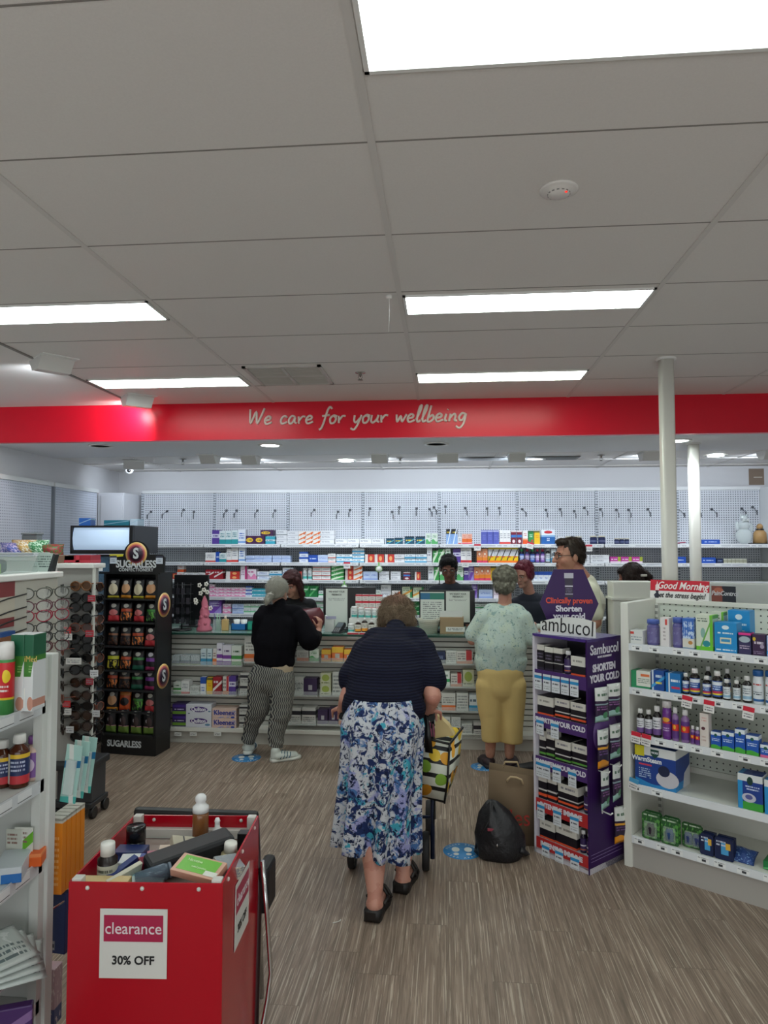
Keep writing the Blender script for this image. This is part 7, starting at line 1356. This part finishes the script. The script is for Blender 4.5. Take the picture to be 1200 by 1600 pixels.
def sneaker(parent, heel, yaw, col='#c6cac4', sole='#d4d4cc', L=.25, nm_='sneaker', lift=0, accents=True, low=False):
    M = Matrix.Translation((heel[0], heel[1], lift)) @ Matrix.Rotation(yaw, 4, 'Z'); m = MB(); rs = []
    for y, w_, z1 in ((0, .018, .02), (.006, .034, .026), (.08, .036, .024), (.17, .047, .022), (L-.03, .042, .024), (L-.005, .026, .026), (L, .01, .024)):
        rs.append([M @ V((x*w_, y, z)) for x, z in ((-1, .002), (1, .002), (1.0, z1), (-1.0, z1))])
    m.rings(rs); s_ = m.obj(nm_, mat(sole, .6), parent)
    u = MB(); k_ = .75 if low else 1
    u.cap(M @ V((0, .035, .035)), M @ V((0, .06, .05*k_)), .034, .036); u.cap(M @ V((0, .05, .045)), M @ V((0, L-.05, .032)), .036, .026, 1.45, M.to_3x3() @ V((1, 0, 0)));
    if not low: u.cap(M @ V((0, .035, .04)), M @ V((0, .04, .085)), .034, .036)
    solidify('upper', u, .006, mat(col, .6), s_, 3)
    if accents:
        for i in range(4):
            y = .075+i*.024
            for q in (-1, 1): MB().tube([M @ V((q*.022, y+.01, .082-i*.006)), M @ V((q*.046, y+.0, .045)), M @ V((q*.05, y-.012, .028))], .0035, 5).obj('side_stripe', mat('#4a6a7c', .5), s_)
sneaker(wb, (lg[0][2].x, lg[0][2].y-.05), .08, lift=.012); sneaker(wb, (lg[1][2].x-.03, lg[1][2].y-.05), -1.0)
p = J(478, 985, 5.86); t = thing('red_purse', 'dark red purse held open on the counter by the person in the black sweater', 'purse', (p.x, 5.84, .945)); m = MB(); rs = []
for z, w_, d_ in ((0, .12, .03), (.07, .15, .05), (.15, .145, .04), (.2, .11, .012)): rs.append([V((w_*cos(a_)*(1+.05*sin(5*a_)), .05+d_*sin(a_), z+.015*cos(a_))) for a_ in [2*pi*i/28 for i in range(28)]])
m.rings(rs); m.obj('purse_body', mat('#5a1420', .45, var=.25), t, True); MB().tube([(-.1, .05, .2), (0, .04, .208), (.1, .05, .2)], .004, 6).obj('zip', mat('#2c0c12', .4), t)
# ---- person in pale floral blouse and yellow trousers
wc = P_('person', 'grey haired person in pale green floral blouse and yellow trousers, back to us', (0, 0, 0)); SK3 = skin('#bd8b76')
b = MB(); hp3 = J(781, 1060, 5.42); c3 = J(785, 975, 5.44); n3 = J(789, 945, 5.47); h3 = J(789, 908, 5.50); Q = HQ(-.15, .18)
b.chain([hp3, c3, n3], [.085, .09, .05], flat=1.2); b.cap(n3, h3-V((0, .01, .05)), .052, .05); headprims(b, h3, Q, 1.0)
s1, s2 = J(756, 962, 5.44), J(816, 962, 5.44); b.cap(s1, s2, .042, .042)
e1, e2 = J(738, 1000, 5.44), J(832, 1000, 5.44); w1, w2 = J(748, 990, 5.80), J(841, 988, 5.72)
for q in ((s1, e1, w1), (s2, e2, w2)): b.chain(q, [.048, .04, .027])
handprims(b, w1, (.3, .9, .1), (0, 0, -1), 1, .5, .92); handprims(b, w2, (.1, .7, .5), (-.5, 0, -.6), -1, 1.0, .92)
lg3 = [(J(766, 1070, 5.42), J(768, 1115, 5.42), J(766, 1178, 5.43)), (J(799, 1070, 5.42), J(798, 1115, 5.42), J(796, 1179, 5.43))]
for q in lg3: b.chain(q, [.09, .06, .036])
solidify('body', b, .006, SK3, wc, 5)
HR3 = NT('curly_grey_hair', .9, spec=.1); HR3.coord('Object'); vo = HR3.n('TexVoronoi'); vo.inputs['Scale'].default_value = 38; HR3.put(vo.inputs['Vector'], HR3.vec); HR3.bump(vo.outputs['Distance'], .8, .012); HR3M = HR3.done(HR3.mix(vo.outputs['Distance'], lin('#8f8d80'), lin('#66645a')))
h = MB(); hh = lambda x, y, z: h3+Q @ V((x, y, z)); h.ell2(hh(0, -.015, .03), (.103, .12, .098), Q); h.ell2(hh(0, -.05, -.04), (.09, .07, .07), Q)
solidify('hair', h, .006, HR3M, wc, 3, dfun=lambda p: .008*noise.noise(p*30)+.004*noise.noise(p*80)-.004, strands=(4200, .032, lambda p, n_: V((noise.noise(p*25), noise.noise(p*25+V((9, 0, 0))), -.4))))
BL = floral('blouse_print', '#b8c8c2', [('#bccabd', 12, .52, 0), ('#8fa8a6', 30, .58, .5), ('#4f6f70', 60, .62, .8), ('#a0a070', 45, .68, 0), ('#39504e', 90, .66, 0)], 1.0)
c = MB(); c.chain([J(782, 1034, 5.42), J(782, 1010, 5.42), J(784, 985, 5.44), J(787, 966, 5.45)], [.118, .128, .122, .1], flat=1.55); c.cap(J(768, 958, 5.46), J(808, 958, 5.46), .075, .075)
for a_, e_ in ((J(756, 966, 5.44), J(740, 992, 5.45)), (J(816, 966, 5.44), J(830, 996, 5.45))): c.cap(a_, e_, .075, .066)
c.chain([J(782, 1040, 5.42), J(782, 1030, 5.42)], [.115, .12], flat=1.68)
solidify('floral_blouse', c, .008, BL, wc, 5, dfun=lambda p: .007*noise.noise(V((p.x*12, p.y*8, p.z*5))))
YT = NT('yellow_cloth', .8, spec=.15); YT.coord('Object'); YT.bump(YT.noise(YT.vec, 9, 3)[0], .3, .02); YTM = YT.done('#d0b478')
c = MB(); c.chain([J(782, 1048, 5.42), J(782, 1075, 5.42)], [.118, .115], flat=1.5)
c.chain([J(766, 1070, 5.42), J(767, 1110, 5.42), J(768, 1130, 5.42)], [.103, .09, .078], flat=1.1); c.chain([J(800, 1070, 5.42), J(800, 1110, 5.42), J(800, 1130, 5.42)], [.103, .09, .082], flat=1.08); c.cyl(J(767, 1120, 5.42), J(768, 1158, 5.42), .086, .073, 20); c.cyl(J(800, 1120, 5.42), J(800, 1160, 5.42), .088, .08, 20)
solidify('yellow_trousers', c, .007, YTM, wc, 14, dfun=lambda p: .005*noise.noise(V((p.x*9, p.y*9, p.z*7))))
for q, x in zip(lg3, (0, 1)): sneaker(wc, (q[2].x, q[2].y-.05), (.25, -.2)[x], '#2a1a20', '#1c1216', .235, 'loafer', 0, False, True)
t = thing('paper_roll', 'white ribbed paper roll by the hand of the person in the floral blouse', 'paper roll', J(847, 980, 5.72)); M = Matrix.Rotation(pi/2, 4, 'Y')
MB().lathe([(.0005, -.045)]+[(.027+(.002 if i % 2 else 0), -.045+i*.006) for i in range(16)]+[(.0005, .046)], n=20, M=M).obj('roll', mat('#c4ccc4', .6), t)
# ---- staff and the man in the cream shirt
def bust(lab, hc, Q, shl, Yb, skinc, shirt, hairfn, hairmat, facekw=None, arms=None, s=1.0, trous='#17181f', feet=None, collar=None, name='person', chestf=1.45, neckr=.052, low=0, shirtname='shirt', amp=.005):
    t = P_(name, lab, (0, 0, 0)); hc = V(hc); a_, b_ = V(shl[0]), V(shl[1]); mid = (a_+b_)/2; n_ = mid+V((0, 0, .055)); sk_ = skin(skinc)
    pel = V((mid.x+(feet[2] if feet and len(feet) > 2 else 0), Yb, .92)); ref = (b_-a_).normalized()
    b = MB(); b.chain([pel, (pel+mid)/2, mid-V((0, 0, .06)), n_], [.09, .085, .085, neckr], flat=1.2, ref=ref); b.cap(a_, b_, .048, .048); b.cap(n_, hc-Q @ V((0, .02, .055)), neckr, .05); headprims(b, hc, Q, s)
    arms = arms or [((a_-ref*.03)+V((0, -.02, -.28)), a_+V((0, -.22, -.36))), ((b_+ref*.03)+V((0, -.02, -.28)), b_+V((0, -.22, -.36)))]
    for (e_, w_), sh, sd in zip(arms, (a_, b_), (1, -1)):
        b.chain([sh, V(e_), V(w_)], [.048, .04, .028]); d = (V(w_)-V(e_)); handprims(b, w_, d, (0, 0, -1) if abs(d.normalized().z) < .8 else (0, 1, 0), sd, .8)
    feet_ = feet[:2] if feet else ((pel.x-.1, Yb), (pel.x+.1, Yb)); lgs = []
    for i, fxy in enumerate(feet_):
        hp_ = pel+ref*(.085*(-1, 1)[i]); an = V((fxy[0], fxy[1], .1)); kn = (hp_+an)/2+Q @ V((0, .02, 0)); lgs.append((hp_, kn, an)); b.chain([hp_, kn, an], [.085, .058, .04]); 
    solidify('body', b, .0065, sk_, t, 5)
    if facekw is not None: face(t, hc, Q, s, **facekw)
    h = MB(); hairfn(h, lambda x, y, z: hc+Q @ V((x*s, y*s, z*s)), Q); solidify('hair', h, .006, hairmat, t, 4, dfun=lambda p: .004*noise.noise(p*40), strands=(2000, .035, lambda p, n_: Q @ V((0, -.5, -1))))
    c = MB(); c.chain([pel+V((0, 0, -.02)), (pel+mid)/2, mid-V((0, 0, .07)), mid], [.125, .128, .13, .1], flat=chestf, ref=ref); c.cap(a_-V((0, 0, 0)), b_, .068, .068); c.cap(mid, n_-V((0, 0, low)), .075, neckr+.012)
    for (e_, w_), sh in zip(arms, (a_, b_)): c.cap(sh, sh+(V(e_)-sh)*.72, .066, .062)
    solidify(shirtname, c, .008, shirt, t, 5, amp, 9)
    if collar: 
        MB().tube([n_+V((0, 0, .012))+(ref*(.066*cos(k_))+V((0, 1, 0)).cross(V((0, 0, 1)))*0+Q @ V((0, .066*sin(k_), 0)))-V((0, 0, .03*max(0, sin(k_)))) for k_ in [2*pi*i/20+pi/2+.25 for i in range(19)]], .012, 8).obj('collar', collar, t)
    c = MB(); c.cap(pel+V((0, 0, -.0)), pel+V((0, 0, -.06)), .118, .115, flat=1.3, ref=ref)
    for q in lgs: c.chain(q, [.098, .075, .055])
    solidify('trousers', c, .009, mat(trous, .8), t, 4, .004, 12)
    for q in lgs: sneaker(t, (q[2].x-(Q @ V((0, .05, 0))).x, q[2].y-(Q @ V((0, .05, 0))).y), Q.to_euler().z, '#1b1a1e', '#121214', .27, 'shoe', 0, False, True)
    return t
def hairm(a_, b_, sc=40):
    n = NT('hair', .55, spec=.3); n.coord('Object'); f = n.noise(n.xf(n.vec, (sc, sc, sc*.4)), 1.5, 3)[0]; n.bump(f, .5, .01); return n.done(n.mix(f, lin(a_), lin(b_)))
def short(h, P, Q): h.ell2(P(0, -.02, .052), (.083, .1, .082), Q); h.ell2(P(0, -.06, -.005), (.075, .05, .06), Q); h.ell2(P(0, .045, .095), (.062, .045, .03), Q); h.ell2(P(-.07, -.02, .02), (.012, .05, .04), Q); h.ell2(P(.07, -.02, .02), (.012, .05, .04), Q)
def longh(h, P, Q):
    h.ell2(P(0, -.02, .05), (.088, .105, .088), Q); h.ell2(P(0, -.06, -.04), (.085, .055, .11), Q); h.ell2(P(0, .05, .09), (.07, .04, .028), Q)
    for q in (-1, 1): h.chain([P(q*.075, .02, .06), P(q*.09, .02, -.02), P(q*.095, .01, -.1), P(q*.08, .02, -.15)], [.025, .026, .028, .014])
def pony(h, P, Q):
    h.ell2(P(0, -.028, .052), (.085, .1, .084), Q); h.ell2(P(0, -.055, -.005), (.08, .055, .075), Q); h.ell2(P(0, .045, .09), (.055, .03, .025), Q)
    for q in (-1, 1): h.ell2(P(q*.072, -.0, .02), (.018, .055, .05), Q)
    h.chain([P(.04, -.1, .03), P(.07, -.13, -.03), P(.075, -.1, -.12)], [.035, .035, .018])
NAVY = mat('#0f1424', .8, var=.2); BLK = mat('#0b0b10', .85, var=.2)
Yd = 6.66; sh = (J(680, 925, Yd), J(729, 925, Yd)); bust('person in dark navy polo and glasses looking down behind the right counter monitor', J(701, 888, Yd-.08), HQ(pi, .35), (sh[1], sh[0]), Yd+.03, '#6a4232', NAVY, short, hairm('#0d0b0c', '#18161a'),
    dict(brow='#0f0a0a', lip='#5a3430', glasses='#2a2a2c'), collar=mat('#0c1120', .8), low=.02, shirtname='polo_shirt')
Ye = 6.62; sh = (J(806, 944, Ye), J(852, 938, Ye)); bust('burgundy haired person in dark top looking down, behind the counter at right', J(818, 898, Ye-.10), HQ(2.5, .3), (sh[1], sh[0]), Ye+.02, '#b88474', NAVY, pony, hairm('#551826', '#7c2c40'),
    dict(brow='#4a2a24', lip='#8a4448', glasses='#8a6a60'), low=.055, shirtname='scoop_neck_top')
Yh = 6.55; sh = (J(442, 948, Yh), J(484, 946, Yh)); bust('person with long dark red hair and black top behind the left of the counter', J(456, 913, Yh-.12), HQ(pi-.25, .4), (sh[1], sh[0]), Yh, '#b07c68', BLK, longh, hairm('#2c1214', '#47201f'),
    dict(brow='#3a201c', lip='#8a4a48'), arms=[(J(494, 985, Yh), J(478, 985, Yh-.2)), (J(434, 985, Yh), J(460, 962, Yh-.2))], low=.03, shirtname='black_top')
Yf = 5.12; sh = (J(922, 925, Yf-.2), J(912, 925, Yf+.18)); tf = bust('smiling person in cream shirt with dark hair and glasses, turned left beside the purple sign', J(890, 869, Yf-.02), HQ(1.78, .06), (sh[0]-V((0, 0, .0)), sh[1]), Yf+.05, '#b5826c', mat('#dbdac6', .7, var=.05), short, hairm('#1f1712', '#33261e'),
    dict(brow='#2a1e18', lip='#8a4a44', glasses='#16161a', smile=.008), arms=[(J(931, 972, Yf-.22), J(905, 996, Yf-.22)), (J(905, 985, Yf+.2), J(875, 1000, Yf+.25))], s=1.1, feet=((.98, 5.0), (.70, 5.36), -.04), collar=mat('#dedcc8', .7), chestf=1.25, neckr=.062, trous='#2a2432', shirtname='cream_shirt')
Yg = 6.0; sh = (J(965, 950, Yg), J(1020, 950, Yg))
tg = bust('person with dark brown tied hair and white clip, mostly hidden behind the white partition', J(985, 905, Yg-.02), HQ(1.2, .35), (J(992, 945, Yg-.2), J(1000, 945, Yg+.16)), Yg+.02, '#8a5a48', BLK, pony, hairm('#170e0c', '#2c1a16'), None, s=1.0)
MB().box(J(1006, 899, Yg-.13), (.05, .01, .018), .003).obj('hair_clip', mat('#c8c4bc', .4), tg)
print('OBJECTS', len(bpy.data.objects))
